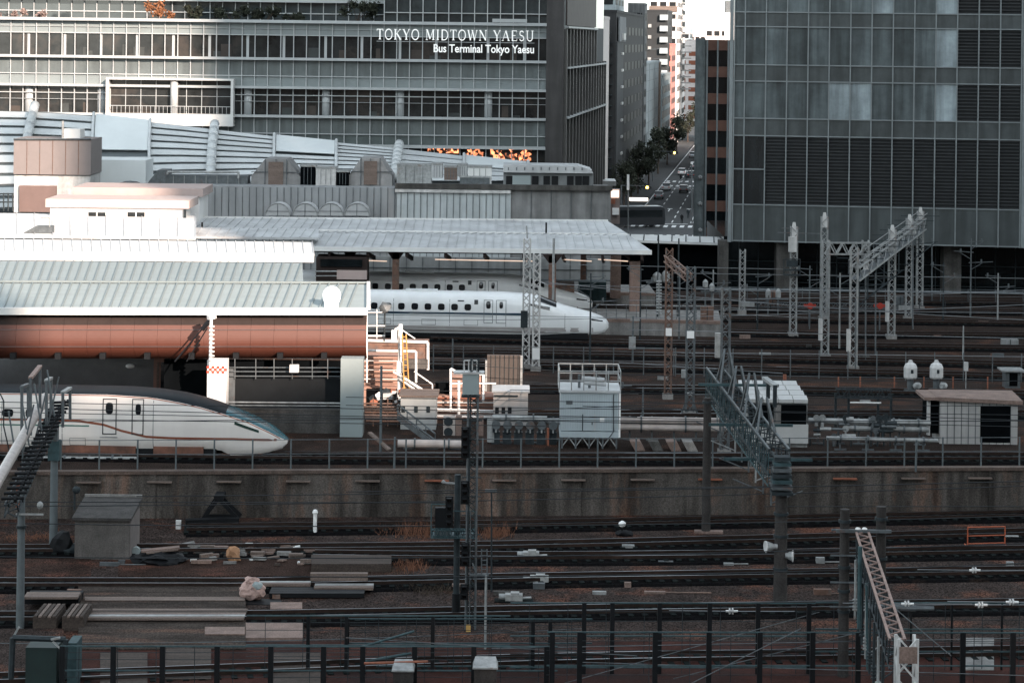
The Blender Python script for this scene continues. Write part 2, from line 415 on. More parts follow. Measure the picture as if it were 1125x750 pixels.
# second fence, further back beside the bullet-train tracks
def pipe_fence(name, label, pps, H, step, m='pole_grey', rails=(1.0,), z=0.0, r=0.04, rr=0.02):
    pts = [G(px, py, z) for px, py in pps]
    tt = Thing(name, label, 'fence', pts[0]); out = []
    for a, b in zip(pts[:-1], pts[1:]):
        n = max(1, round((b - a).length / step))
        for i in range(n): out.append(a.lerp(b, i / n))
    out.append(pts[-1])
    for p in out: tt.part('post', MB().tube(p, p + Vector((0, 0, H)), r, 6), m)
    for k in rails: tt.part('rail', MB().path([p + Vector((0, 0, H * k)) for p in out], rr, 5), m)
    return tt
pipe_fence('track_fence', 'grey post fence in front of the white bullet train', [(476, 408), (740, 412)], 1.9, 2.1, 'steel_mid', (0.98, 0.5))
pipe_fence('track_fence', 'thin grey post fence across the open tracks on the right', [(742, 413), (1122, 420)], 2.0, 2.1, 'steel_mid', (0.08,))
pipe_fence('track_fence', 'pale handrail fence beyond the tracks left of the paired lattice masts', [(795, 352), (905, 357)], 1.1, 2.6, 'steel_light', (0.97, 0.5))
pipe_fence('track_fence', 'long low railing beneath the big glass tower', [(760, 330), (1124, 334)], 1.3, 2.6, 'steel_mid', (0.97, 0.5))
pipe_fence('track_fence', 'dark wire fence on the far right below the tower columns', [(1010, 345), (1124, 348)], 1.2, 2.0, 'steel_dark', (0.97, 0.6, 0.3))

# ================================================================ GLASS TOWER (right)
DT = 225.0; ST = FPX / DT
def zt(py, d=DT, px=960): return V(px, py, d).z
pL = V(806, 130, 225.9); pR = V(1121.8, 130, 222.6)
fc = Face((pL.x, pL.y), (pR.x, pR.y)); W = fc.L
tw = Thing('office_tower', 'big grey-green glass office tower with dark louvre bands at the right edge', 'building', (pL.x, pL.y, -7))
zb = zt(268); ztop = 62.0
dep = STREET * 32
bl = fc.p(0, 0, -0.35); br = fc.p(W + 14, 0, -0.35)
mb = MB(); mb.hexa([(bl.x, bl.y, zb + .05), (br.x, br.y, zb + .05), (br.x + dep.x, br.y + dep.y, zb + .05), (bl.x + dep.x, bl.y + dep.y, zb + .05),
                    (bl.x, bl.y, ztop), (br.x, br.y, ztop), (br.x + dep.x, br.y + dep.y, ztop), (bl.x + dep.x, bl.y + dep.y, ztop)])
tw.part('wall', mb, mat('tower_core', (0.06, 0.07, 0.075), 0.7))
cols = [0, 1.0] + [1.0 + (W - 1.0) / 13 * i for i in range(1, 14)]
rows = [('w', 151 - 0, 227), ]
span_m = mat('tower_spandrel', (0.082, 0.095, 0.098), 0.38, 0.1, var=0.35, scale=0.5, streak=0.35)
span_b = mat('tower_skirt', (0.075, 0.088, 0.091), 0.4, 0.1, var=0.25, scale=0.5, streak=0.3)
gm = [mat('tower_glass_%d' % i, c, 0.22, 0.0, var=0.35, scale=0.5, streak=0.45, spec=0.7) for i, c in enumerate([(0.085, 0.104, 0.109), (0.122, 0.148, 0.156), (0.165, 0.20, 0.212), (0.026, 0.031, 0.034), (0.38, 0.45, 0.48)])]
lou_back = mat('louvre_back', (0.016, 0.019, 0.022), 0.7)
lou = mat('louvre_blade', (0.042, 0.045, 0.048), 0.5, 0.2, var=0.2)
mull = mat('tower_mullion', (0.22, 0.245, 0.255), 0.45, 0.3, var=0.15)
ys = [(-44, -28, 's'), (-28, 15, 'w'), (15, 31, 's'), (31, 73, 'w'), (73, 91, 's'), (91, 132, 'w'), (132, 151, 's'), (151, 227, 'L'), (227, 267, 'b')]
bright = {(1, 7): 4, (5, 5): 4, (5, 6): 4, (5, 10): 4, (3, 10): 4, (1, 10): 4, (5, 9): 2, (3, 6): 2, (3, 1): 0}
rnd = random.Random(3)
for ri, (ya, yb, kd) in enumerate(ys):
    z1, z0 = zt(ya), zt(yb)
    for ci in range(14):
        u0, u1 = cols[ci] + .05, cols[ci + 1] - .05
        if kd in 'sb':
            if ri == 0: continue
            tw.part('spandrel_panel', fc.box(MB(), u0, u1, z0 + .03, z1 - .03, -.34, -.04 - rnd.random() * .01), span_m if kd == 's' else span_b)
        elif (kd == 'w' and ci >= 11) or (kd == 'L' and ci >= 2):
            mb = MB(); n = max(4, int((z1 - z0) / .30))
            lb = fc.box(MB(), u0, u1, z0 + .03, z1 - .03, -.34, -.26)
            l = tw.part('louvre', lb, lou_back)
            for k in range(n):
                z = lerp(z0 + .12, z1 - .12, k / (n - 1)); mb.hexa([fc.p(u0, z - .07, -.06), fc.p(u1, z - .07, -.06), fc.p(u1, z - .0, -.24), fc.p(u0, z - .0, -.24), fc.p(u0, z - .02, -.06), fc.p(u1, z - .02, -.06), fc.p(u1, z + .05, -.24), fc.p(u0, z + .05, -.24)])
            tw.part('blades', mb, lou, l)
        elif kd == 'L':
            zm = zt(188)
            for a, b in ((z0, zm - .05), (zm + .05, z1)): tw.part('window', fc.box(MB(), u0, u1, a + .03, b - .03, -.34, -.12), gm[3])
            tw.part('transom', fc.box(MB(), u0 - .03, u1 + .03, zm - .06, zm + .06, -.2, .03), mull)
        else:
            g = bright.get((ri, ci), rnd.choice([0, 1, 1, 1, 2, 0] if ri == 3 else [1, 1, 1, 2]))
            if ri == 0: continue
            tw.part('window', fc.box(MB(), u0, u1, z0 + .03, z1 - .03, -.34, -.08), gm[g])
mb = MB()
for i, u in enumerate(cols): fc.box(mb, u - .06, u + .06, zb, ztop, -.3, .12)
fc.box(mb, -.45, -.1, zb - .05, ztop, -.5, .16); 
tw.part('mullion', mb, mull)
mb = MB()
for (ya, yb, kd) in ys[1:]:
    z0 = zt(yb); fc.box(mb, 0.07, W - .07, z0 - .055, z0 + .055, -.3, .075)
for k in range(6):
    z0 = zt(-28) + k * 5.15; fc.box(mb, 0.07, W - .07, z0 - .05, z0 + .05, -.3, .075); z0 -= 1.5; fc.box(mb, 0.07, W - .07, z0 - .05, z0 + .05, -.3, .075)
tw.part('transom', mb, mull)
mb = MB()
for k in range(7):
    z0 = zt(-28) + k * 5.15; fc.box(mb, 0, W, z0 + .1, z0 + 3.3, -.34, -.1)
tw.part('upper_glass', mb, gm[1])
tw.part('corner_pier', fc.box(MB(), W + .1, W + 14, zb, ztop, -.34, .05), mat('tower_pier', (0.22, 0.25, 0.26), 0.6, var=0.2))
# undercroft
uc = [(1037, 1056), (853, 873), (1140, 1160), (790, 800)]
for a, b in uc:
    x0, x1 = V(a, 300, 226).x, V(b, 300, 226).x
    tw.part('column', MB().box(x0, 226, -7, x1, 228, zb), 'conc_dark')
b0 = fc.p(-1, 0, -6); b1 = fc.p(W + 14, 0, -6)
mb = MB(); mb.hexa([(b0.x, b0.y, -7), (b1.x, b1.y, -7), (b1.x, b1.y + 20, -7), (b0.x, b0.y + 20, -7), (b0.x, b0.y, zb), (b1.x, b1.y, zb), (b1.x, b1.y + 20, zb), (b0.x, b0.y + 20, zb)])
tw.part('undercroft', mb, 'glass_dark')
mb = MB()
for k in range(18):
    u = 1.5 + k * 1.9; f2 = Face((b0.x, b0.y), (b1.x, b1.y)); f2.box(mb, u - .05, u + .05, -7, zb - .1, 0, .08)
for z in (0.2, 2.2): f2.box(mb, 0, 40, z - .04, z + .04, .0, .07)
tw.part('undercroft_frame', mb, 'steel_dark')

# ================================================================ BROWN BANDED BUILDING
x0, x1, _, ztp = F(763, 44, 812, 262, 299)
t = Thing('banded_building', 'narrow building with brown brick bands and dark ribbon windows left of the glass tower', 'building', (x0, 299, -7))
fb = Face((x0, 299), (x1 + 3, 298))
mb = MB(); mb.hexa([fb.p(0, -7), fb.p(fb.L, -7), fb.p(fb.L, -7, -40), fb.p(2, -7, -40), fb.p(0, ztp), fb.p(fb.L, ztp), fb.p(fb.L, ztp, -40), fb.p(2, ztp, -40)])
t.part('wall', mb, mat('banded_core', (0.16, 0.18, 0.18), 0.8, var=0.3))
u0 = V(775, 150, 299).x - x0; brown = mat('brown_band', (0.17, 0.085, 0.062), 0.8, var=0.25)
for k in range(9):
    y = 44 + k * 29.4; z1 = V(788, y, 299).z; z0 = V(788, y + 11.5, 299).z; zw = V(788, y + 29.4, 299).z
    t.part('brick_band', fb.box(MB(), u0, fb.L, z0, z1, 0, .15), brown)
    t.part('window', fb.box(MB(), u0, fb.L, zw + .02, z0 - .02, 0, .04), 'glass_dark')
mb = MB(); 
for px in (776, 787.5, 799): u = V(px, 150, 299).x - x0; fb.box(mb, u - .1, u + .1, -7, ztp, .0, .28)
t.part('mullion', mb, mull)
t.part('pier', fb.box(MB(), 0, u0 - .15, -7, ztp + .2, 0, .3), mat('pier_grey', (0.20, 0.23, 0.235), 0.8, var=0.35, streak=0.4))
for y in (195, 224, 253): c = V(769, y, 298.6); t.part('wall_lamp', MB().blob(c, .35, .35, .35, 1, 0, 1), 'steel_light')

# ================================================================ MALL BUILDING (left)
DM = 274.0
mf = Face((V(-120, 60, DM).x, DM + 1.2), (V(606, 60, DM).x, DM))
def um(px): return V(px, 70, DM).x - mf.o.x
def zm(py, px=400): return V(px, py, DM).z
mt = Thing('shopping_building', 'wide glazed shopping and bus terminal building with its name in white letters', 'building', (V(300, 60, DM).x, DM, -7))
fr_m = mat('mall_frame', (0.40, 0.42, 0.43), 0.5, 0.1, var=0.12, scale=1)
pan_m = mat('mall_panel', (0.125, 0.146, 0.149), 0.4, 0.0, var=0.25, scale=0.4, streak=0.25)
pan_l = mat('mall_panel_light', (0.20, 0.23, 0.235), 0.4, 0.0, var=0.15, scale=0.4)
pan_d = mat('mall_panel_dark', (0.095, 0.115, 0.115), 0.3, 0.0, var=0.3, scale=0.4)
gl_m = mat('mall_glass', (0.030, 0.033, 0.034), 0.12, var=0.6, scale=0.4, c2=(0.05, 0.044, 0.04), c2amt=0.47, spec=0.5)
gl_up = mat('mall_glass_upper', (0.06, 0.075, 0.08), 0.1, var=0.6, scale=0.2, spec=0.8)
D2 = Vector((0.113, 1, 0)).normalized() * 62
Lm = um(606)
mb = MB(); a = mf.p(0, 0, -.6); b = mf.p(Lm + 1.4, 0, -.6)
mb.hexa([(a.x, a.y, -7), (b.x, b.y, -7), (b.x + D2.x, b.y + D2.y, -7), (a.x + D2.x, a.y + D2.y, -7), (a.x, a.y, zm(26)), (b.x, b.y, zm(26)), (b.x + D2.x, b.y + D2.y, zm(26)), (a.x + D2.x, a.y + D2.y, zm(26))])
mt.part('corner_front', mf.box(MB(), Lm + .12, um(619.5), -7, 60, -.7, -.45), mat('mall_corner', (.27, .29, .295), .6, var=.2, streak=.3))
mt.part('wall', mb, mat('mall_core', (0.05, 0.055, 0.06), 0.8))
bands = [(26, 40, 'l'), (40, 65, 'g'), (67, 85, 'p'), (85, 97, 'l'), (98, 129, 'g'), (129, 148, 'p'), (148, 160, 'd'), (161, 182, 's')]
bx = [-120, -48, 30, 110, 190, 272, 358, 440, 537, 606]
lightm = mat('mall_shoplight', (0.5, 0.2, 0.1), emit=(1.0, 0.26, 0.10), estr=.9)
for (ya, yb, k) in bands:
    z1, z0 = zm(ya), zm(yb)
    if k in 'lpd':
        mt.part('spandrel_band', mf.box(MB(), 0, Lm, z0, z1, -.58, -.14), {'l': pan_l, 'p': pan_m, 'd': pan_d}[k])
    else:
        for i in range(len(bx) - 1):
            ua, ub = um(bx[i]), um(bx[i + 1])
            w = mt.part('window', mf.box(MB(), ua, ub, z0, z1, -.58, -.3), gl_m)
            # what stands behind the glass: shop fittings, blinds
            if k == 'g':
                rn = random.Random(i * 7 + int(ya))
                for q in range(2):
                    mm = MB(); uu = rn.uniform(ua + .5, ub - 1.5); hh = rn.uniform(.4, 1.6); mf.box(mm, uu, uu + rn.uniform(.3, 1.5), z0 + .02, z0 + hh, -.295, -.27 + q * .004)
                    mt.part('interior_fittings', mm, rn.choice([mat('fit_a', (0.05, 0.04, 0.034), .8), mat('fit_b', (0.04, 0.046, 0.046), .8)]), w)
        if k == 'g':
            for px in bx[1:-1]:
                uu = um(px); ww = .45 if ya < 60 else .55
                if ya < 60 :
                    for q in (0, 40): mt.part('column', mf.box(MB(), um(px + q) - .25, um(px + q) + .05, z0, z1, -.29, -.2), fr_m)
                else: mt.part('column', MB().tube(mf.p(uu, z0, -.72), mf.p(uu, z1, -.72), .62, 14), fr_m, smooth=True)
# mullion grid
pit = 14.2
mb = MB(); px = 606 - .01
k = 0
while px > -120:
    u = um(px); mf.box(mb, u - .05, u + .05, zm(182), zm(26), -.2, .06); px -= pit; k += 1
mt.part('mullion_grid', mb, fr_m)
mb = MB()
for y in (40, 85, 106, 148): mf.box(mb, 0, Lm, zm(y) - .05, zm(y) + .05, -.2, .1)
for y in (33, 113): mf.box(mb, 0, Lm, zm(y) - .02, zm(y) + .02, -.2, .04)
mt.part('transom', mb, fr_m)
for y, hh in ((25, .34), (66, .30), (97.5, .28), (129, .28), (160.5, .34)):
    mt.part('ledge', mf.box(MB(), 0, Lm - .6, zm(y) - hh / 2, zm(y) + hh / 2, -.2, .75), fr_m)
# warm shop lights at the ground floor: lit display wall seen through the glass
def speckle_lit():
    m = bpy.data.materials.new('shop_display'); m.use_nodes = True; nt = m.node_tree; N = nt.nodes; L = nt.links; p = N['Principled BSDF']
    p.inputs['Base Color'].default_value = (.03, .015, .01, 1)
    tc = N.new('ShaderNodeTexCoord'); mp = N.new('ShaderNodeMapping'); mp.inputs['Scale'].default_value = (3.2, 1, 3.2); v = N.new('ShaderNodeTexVoronoi'); v.feature = 'F1'; v.inputs['Scale'].default_value = 1.0
    L.new(tc.outputs['Object'], mp.inputs[0]); L.new(mp.outputs[0], v.inputs['Vector'])
    sep = N.new('ShaderNodeSeparateColor'); L.new(v.outputs['Color'], sep.inputs[0])
    r = N.new('ShaderNodeValToRGB'); r.color_ramp.elements[0].position = .50; r.color_ramp.elements[1].position = .85; r.color_ramp.elements[0].color = (0, 0, 0, 1); r.color_ramp.elements[1].color = (1, .30, .13, 1)
    L.new(sep.outputs[0], r.inputs[0]); L.new(r.outputs[0], p.inputs['Emission Color']); p.inputs['Emission Strength'].default_value = 1.0
    return m
sl_m = speckle_lit()
for a_, b_, yb_ in ((471, 505, 169), (513, 532, 173), (540, 585, 176)):
    mt.part('shop_display', mf.box(MB(), um(a_), um(b_), zm(yb_, 530), zm(162, 530), -.29, -.22), sl_m)
# projecting loggia
u0, u1 = um(118), um(258); zt1, zt0 = zm(86, 190), zm(138, 190)
lf = MB()
mf.box(lf, u0, u1, zt1 - .22, zt1, -.1, 1.5); mf.box(lf, u0, u0 + .3, zt0, zt1 - .22, -.1, 1.5); mf.box(lf, u1 - .3, u1, zt0, zt1 - .22, -.1, 1.5)
mf.box(lf, u0 + .3, u1 - .3, zt0, zm(125, 190), -.1, 1.45)
lo = mt.part('loggia_frame', lf, mat('loggia_frame', (.62, .62, .61), .5, var=.1))
mt.part('loggia_glass', mf.box(MB(), u0 + .3, u1 - .3, zm(125, 190), zt1 - .22, .08, .14), gl_m, lo)
mb = MB()
for i in range(9): u = lerp(u0 + .3, u1 - .3, i / 8); mf.box(mb, u - .04, u + .04, zm(125, 190), zt1 - .22, .14, .22)
mf.box(mb, u0 + .3, u1 - .3, zm(117, 190), zm(117, 190) + .07, 1.3, 1.36); mf.box(mb, u0 + .3, u1 - .3, zm(106, 190), zm(106, 190) + .05, .14, .2)
for i in range(30): u = lerp(u0 + .3, u1 - .3, i / 29); mf.box(mb, u - .02, u + .02, zm(125, 190), zm(117, 190), 1.3, 1.34)
mt.part('loggia_bars', mb, fr_m, lo)
mt.part('loggia_column', MB().tube(mf.p(um(192), zm(125, 190), .7), mf.p(um(192), zt1 - .2, .7), .45, 14), fr_m, lo, smooth=True)
mt.part('loggia_lamp', mf.box(MB(), um(205), um(254), zm(97.5), zm(96.6), .3, .4), mat('mall_tubelight', (.8, .5, .4), emit=(1, .55, .4), estr=1.6), lo)
# upper volumes: set back terrace floors on the left, flush glass on the right
uf = Face((V(-120, 10, DM).x, DM + 8), (V(421, 10, DM).x, DM + 7.4)); zt26 = zm(24)
mb = MB(); a = uf.p(0, 0, -.1); b = uf.p(uf.L, 0, -.1)
mb.hexa([(a.x, a.y, zt26), (b.x, b.y, zt26), (b.x + 3, b.y + 40, zt26), (a.x + 3, a.y + 40, zt26), (a.x, a.y, 60), (b.x, b.y, 60), (b.x + 3, b.y + 40, 60), (a.x + 3, a.y + 40, 60)])
mt.part('upper_wall', mb, gl_up)
mb = MB(); u = 0
while u < uf.L: uf.box(mb, u - .05, u + .05, zt26, 60, -.1, .1); u += 1.5
for z in [zt26 + .9 + 1.55 * k for k in range(22)]: uf.box(mb, 0, uf.L, z - .06, z + .06, -.1, .14)
mt.part('upper_frame', mb, fr_m)
for k in range(4): mt.part('upper_ledge', uf.box(MB(), 0, uf.L, zt26 + 2.2 + 4.6 * k, zt26 + 2.6 + 4.6 * k, .0, .9), fr_m)
mb = MB(); a = mf.p(um(421), 0, -.4); b = mf.p(Lm + 1.4, 0, -.4)
mb.hexa([(a.x, a.y, zm(26)), (b.x, b.y, zm(26)), (b.x + D2.x, b.y + D2.y, zm(26)), (a.x + D2.x, a.y + D2.y, zm(26)), (a.x, a.y, 60), (b.x, b.y, 60), (b.x + D2.x, b.y + D2.y, 60), (a.x + D2.x, a.y + D2.y, 60)])
mt.part('upper_wall', mb, gl_up)
mb = MB(); px = 606
while px > 419: u = um(px); mf.box(mb, u - .05, u + .05, zm(24), 60, -.35, .05); px -= pit
z = zm(24) + 1.1
while z < 60: mf.box(mb, um(421), Lm, z - .05, z + .05, -.35, .06); z += 1.9
mt.part('upper_frame', mb, fr_m)
# rounded grey corner and the side wall along the street
cx = mf.p(Lm + .75, 0, -.9)
mt.part('corner_pier', MB().tube((cx.x, cx.y, -7), (cx.x, cx.y, 60), .95, 20), mat('mall_pier', (.30, .325, .33), .5, .1, var=.15, streak=.3), smooth=True)
s0 = V(619.5, 100, DM + .4); s1 = V(663, 100, 334)
sf = Face((s0.x, s0.y), (s1.x, s1.y))
side_m = mat('mall_side', (.055, .05, .05), .6, var=.35, streak=.4, scale=.4)
mb = MB(); sf.box(mb, -1.2, sf.L, -7, zm(72, 620), -2.0, 0); sf.box(mb, -1.2, sf.L * .72, zm(72, 620), 60, -2, 0)
mt.part('side_wall', mb, side_m)
mb = MB()
for k in range(15):
    u = k * sf.L / 14; sf.box(mb, u - .35, u + .35, -6, zm(72, 620) if u > sf.L * .72 else zm(32, 620), 0, .35)
mt.part('side_fins', mb, mat('mall_fin', (.12, .115, .11), .6, .1, var=.2))
for y in (30, 75, 130): mt.part('side_ledge', sf.box(MB(), 0, sf.L * (.72 if y == 30 else 1), zm(y, 620) - .10, zm(y, 620) + .10, 0, .5), fr_m)
mt.part('side_upper_louvre', sf.box(MB(), 0, sf.L * .7, zm(28, 620), 59, 0, .3), mat('mall_louvre', (.085, .07, .065), .7, var=.3))
# --- lettering
W_, T_ = .15, .065     # thick and thin strokes in letter heights
def arc(cx, cz, rx, rz, a0, a1, n=10): return [(cx + rx * cos(R(lerp(a0, a1, i / n))), cz + rz * sin(R(lerp(a0, a1, i / n)))) for i in range(n + 1)]
def ser(x, z, w=.3): return [('l', [(x - w / 2, z), (x + w / 2, z)], .06)]
GL = {
 'T': (.82, [('l', [(.41, 0), (.41, 1)], W_), ('l', [(.03, .97), (.79, .97)], T_), ('l', [(.04, .97), (.04, .78)], .05), ('l', [(.78, .97), (.78, .78)], .05)] + ser(.41, .03)),
 'O': (.98, [('a', arc(.49, .5, .42, .48, 0, 360, 24), .11)]),
 'K': (.90, [('l', [(.16, 0), (.16, 1)], W_), ('l', [(.18, .45), (.74, .98)], T_), ('l', [(.34, .6), (.80, .02)], W_)] + ser(.16, .03) + ser(.16, .97) + ser(.78, .03, .24) + ser(.74, .97, .24)),
 'Y': (.88, [('l', [(.44, 0), (.44, .45)], W_), ('l', [(.10, .98), (.44, .42)], W_), ('l', [(.78, .98), (.44, .42)], T_)] + ser(.44, .03) + ser(.1, .97, .26) + ser(.78, .97, .22)),
 'M': (1.1, [('l', [(.14, 0), (.14, 1)], T_), ('l', [(.18, .98), (.54, .1)], W_), ('l', [(.90, .98), (.54, .1)], T_), ('l', [(.94, 0), (.94, 1)], W_)] + ser(.14, .03, .24) + ser(.94, .03) + ser(.12, .97, .2) + ser(.95, .97, .24)),
 'I': (.42, [('l', [(.21, 0), (.21, 1)], W_)] + ser(.21, .03) + ser(.21, .97)),
 'D': (.96, [('l', [(.17, 0), (.17, 1)], W_), ('a', [(.1, .97)] + arc(.40, .5, .46, .47, 90, -90, 14) + [(.1, .03)], .10)]),
 'W': (1.25, [('l', [(.1, .98), (.38, .02)], W_), ('l', [(.62, .9), (.38, .02)], T_), ('l', [(.60, .98), (.88, .02)], W_), ('l', [(1.14, .98), (.88, .02)], T_)] + ser(.1, .97, .24) + ser(.6, .97, .24) + ser(1.14, .97, .2)),
 'N': (.98, [('l', [(.14, 0), (.14, 1)], T_), ('l', [(.16, .98), (.82, .04)], W_), ('l', [(.84, 0), (.84, 1)], T_)] + ser(.14, .03, .24) + ser(.12, .97, .22) + ser(.84, .97, .24)),
 'A': (.96, [('l', [(.1, .02), (.47, .98)], T_), ('l', [(.47, .98), (.84, .02)], W_), ('l', [(.24, .35), (.70, .35)], .055)] + ser(.1, .03, .24) + ser(.84, .03, .28)),
 'E': (.78, [('l', [(.16, 0), (.16, 1)], W_), ('l', [(.1, .97), (.68, .97)], T_), ('l', [(.1, .03), (.72, .03)], T_), ('l', [(.2, .52), (.54, .52)], T_), ('l', [(.67, .97), (.67, .80)], .05), ('l', [(.71, .03), (.71, .22)], .05)]),
 'S': (.70, [('a', arc(.35, .73, .23, .22, 20, 270, 12) + arc(.35, .27, .25, .24, 90, -160, 12), .11)]),
 'U': (.94, [('a', [(.17, 1), (.17, .35)] + arc(.48, .33, .31, .31, 180, 360, 12) + [(.79, 1)], .11)] + ser(.17, .97) + ser(.79, .97, .24)),
}
def serif_text(txt, gap=.17, space=.62):
    mb = MB(); x = 0
    for ch in txt:
        if ch == ' ': x += space; continue
        w, st = GL[ch]
        for j, (k, pts, wd) in enumerate(st):
            for (xa, za), (xb, zb_) in zip(pts[:-1], pts[1:]):
                d = .14 + .004 * j
                mb.beam((x + xa, -d / 2, za), (x + xb, -d / 2, zb_), d, wd) if abs(za - zb_) < 1e-6 else mb.add(*_stroke(x + xa, za, x + xb, zb_, wd, d))
        x += w + gap
    return mb, x - gap
def _stroke(xa, za, xb, zb_, w, d):
    L = math.hypot(xb - xa, zb_ - za); nx, nz = -(zb_ - za) / L * w / 2, (xb - xa) / L * w / 2
    q = [(xa + nx, za + nz), (xb + nx, zb_ + nz), (xb - nx, zb_ - nz), (xa - nx, za - nz)]
    vs = [(x, 0, z) for x, z in q] + [(x, -d, z) for x, z in q]
    return vs, [(0, 1, 2, 3), (7, 6, 5, 4), (0, 4, 5, 1), (1, 5, 6, 2), (2, 6, 7, 3), (3, 7, 4, 0)]
sign_m = mat('sign_white', (.85, .85, .84), .5, var=.02, emit=(1, .98, .95), estr=.12)
WORDS = ['TOKYO', 'MIDTOWN', 'YAESU']; wt = serif_text('TOKYO MIDTOWN YAESU')[1]
p0 = V(414, 45, DM); p1 = V(586, 45, DM); hh = 11.6 / FPX * DM; sc = (p1.x - p0.x) / wt
off = mf.p(um(414), zm(44.4), 1.0)
xo = 0
for wd_ in WORDS:
    mb, ww_ = serif_text(wd_)
    mb.v = [(off.x + (x + xo) * sc, off.y + y * .8, zm(44.6, 500) + z * hh) for x, y, z in mb.v]
    sg = mt.part('name_sign', mb, sign_m); xo += ww_ + .17 + .62
mt.part('sign_rail', mf.box(MB(), um(414), um(587), zm(45.6), zm(45.1), .8, .95), fr_m, sg)
def font_mesh(txt, size, ext=.03):
    cu = bpy.data.curves.new('t', 'FONT'); cu.body = txt; cu.size = size; cu.extrude = ext; cu.offset = .018 * size
    ob = bpy.data.objects.new('t', cu); col.objects.link(ob)
    me = bpy.data.meshes.new_from_object(ob); mb = MB()
    mb.v = [tuple(v.co) for v in me.vertices]; mb.f = [tuple(p.vertices) for p in me.polygons]
    bpy.data.objects.remove(ob); bpy.data.curves.remove(cu); return mb
mb = font_mesh('Bus Terminal Tokyo Yaesu', 1.0)
wx = max(v[0] for v in mb.v) - min(v[0] for v in mb.v); sc = (V(586, 57, DM).x - V(476, 57, DM).x) / wx; hz = 8.7 / FPX * DM / max(v[1] for v in mb.v)
o = V(476, 58, DM)
mb.v = [(o.x + x * sc, off.y - z - .1, zm(58, 530) + y * hz) for x, y, z in mb.v]
mt.part('bus_terminal_sign', mb, sign_m)
# small balcony machine on the right of the upper ledge
c = V(560, 24, DM - .5); mt.part('window_cradle', MB().box(c.x - 2, c.y - .3, c.z - .1, c.x + 2, c.y + .3, c.z + .3), fr_m)
# terrace planting
def shrub(px, py0, h, w, d, m, name, label, seed, n=500, cat='shrub', group=None):
    rn = random.Random(seed); b = V(px, py0, d)
    tt = Thing(name, label, cat, b, group)
    mb = MB()
    for k in range(5): 
        a = rn.uniform(0, 2 * pi); mb.tube(b, b + Vector((cos(a) * w * .3, sin(a) * w * .3, h * .7)), .05, 5, .02)
    tt.part('stem', mb, 'bark')
    mb = MB(); cl = [(rn.uniform(-w / 2, w / 2), rn.uniform(-w / 3, w / 3), rn.uniform(.35, .9) * h, rn.uniform(.18, .34) * min(h, w)) for _ in range(7)]
    for k in range(n):
        cx_, cy_, cz_, r_ = rn.choice(cl); v = Vector((rn.gauss(0, .5), rn.gauss(0, .5), rn.gauss(0, .5))) * r_
        p = b + Vector((cx_, cy_, cz_)) + v; s_ = rn.uniform(.08, .2)
        a = Vector((rn.gauss(0, 1), rn.gauss(0, 1), rn.gauss(0, 1))).normalized() * s_; c = Vector((rn.gauss(0, 1), rn.gauss(0, 1), rn.gauss(0, 1))).normalized() * s_
        mb.add([p - a, p + c, p + a, p - c * .8], [(0, 1, 2, 3)])
    tt.part('foliage', mb, m)
shrub(176, 25, 2.6, 2.4, DM + 3, 'foliage_orange', 'terrace_tree', 'small orange-leaved tree on the shopping building terrace', 1, 700, 'tree')
for i, (px, w, h, lb) in enumerate([(214, 2.4, 1.8, 'dark green shrub on the terrace just right of the orange tree'), (256, 4.5, 1.9, 'widest dark shrub clump on the terrace ledge'), (292, 3.0, 1.6, 'low dark shrub at the right of the wide terrace clump'), (325, 3, 1.1, 'small dark shrub on the terrace, fourth from the orange tree'), (392, 4.2, 2.4, 'dark bushy shrub at the right end of the terrace')]):
    shrub(px, 25, h, w, DM + 3, mat('foliage_dark', (.03, .036, .022), .9, var=.5), 'terrace_shrub', lb, 20 + i, 1300)
shrub(20, 24, 1.6, 7, DM + 3, mat('foliage_pink', (.28, .2, .18), .8, var=.4), 'terrace_shrub', 'bare pinkish shrubs at the left end of the terrace', 44, 900)
# ================================================================ THE STREET AND THE CITY BEHIND
def SP(off, y, z=-7): return Vector((23.2 + (y - 426) * 0.113 + off, y, z))    # off = metres right of the left kerb
road = MB(); road.slab(SP(0, 352, -6.99), SP(21, 352, -6.99), SP(21, 1600, -6.99), SP(0, 1600, -6.99), .3)
struct('road', road, 'asphalt')
struct('cross_road', MB().slab((-160, 338, -6.986), (200, 338, -6.986), (200, 366, -6.986), (-160, 366, -6.986), .3), 'asphalt')
mb = MB()
mb.hexa([SP(-4.5, 368), SP(0, 368), SP(0, 1500), SP(-4.5, 1500), SP(-4.5, 368, -6.85), SP(0, 368, -6.85), SP(0, 1500, -6.85), SP(-4.5, 1500, -6.85)])
mb.hexa([SP(21, 368), SP(26, 368), SP(26, 1500), SP(21, 1500), SP(21, 368, -6.85), SP(26, 368, -6.85), SP(26, 1500, -6.85), SP(21, 1500, -6.85)])
struct('pavement', mb, mat('street_paving', (.03, .03, .032), .9, var=.3, scale=.5))
mb = MB(); zz = -6.98
def mark(o0, o1, y0, y1): mb.slab(SP(o0, y0, zz), SP(o1, y0, zz), SP(o1, y1, zz), SP(o0, y1, zz), .004)
for yy in (369, 388, 496, 512):
    for k in range(15): mark(.8 + k * 1.35, 1.5 + k * 1.35, yy, yy + 4.2)
for yy in (395, 490): mark(.5, 10, yy, yy + .6)
mark(.35, .55, 395, 900)
for o in (3.7, 7.2): 
    y = 398
    while y < 900: mark(o - .1, o + .1, y, y + 5); y += 11
for o in (10.4, 10.8): mark(o - .08, o + .08, 398, 488); mark(o - .08, o + .08, 520, 900)
for o in (2, 5.4, 8.9): mark(o - .1, o + .1, 424, 430); mark(o - .45, o + .45, 430, 431.2)
for o in (14.3, 17.8):
    y = 398
    while y < 900: mark(o - .1, o + .1, y, y + 5); y += 11
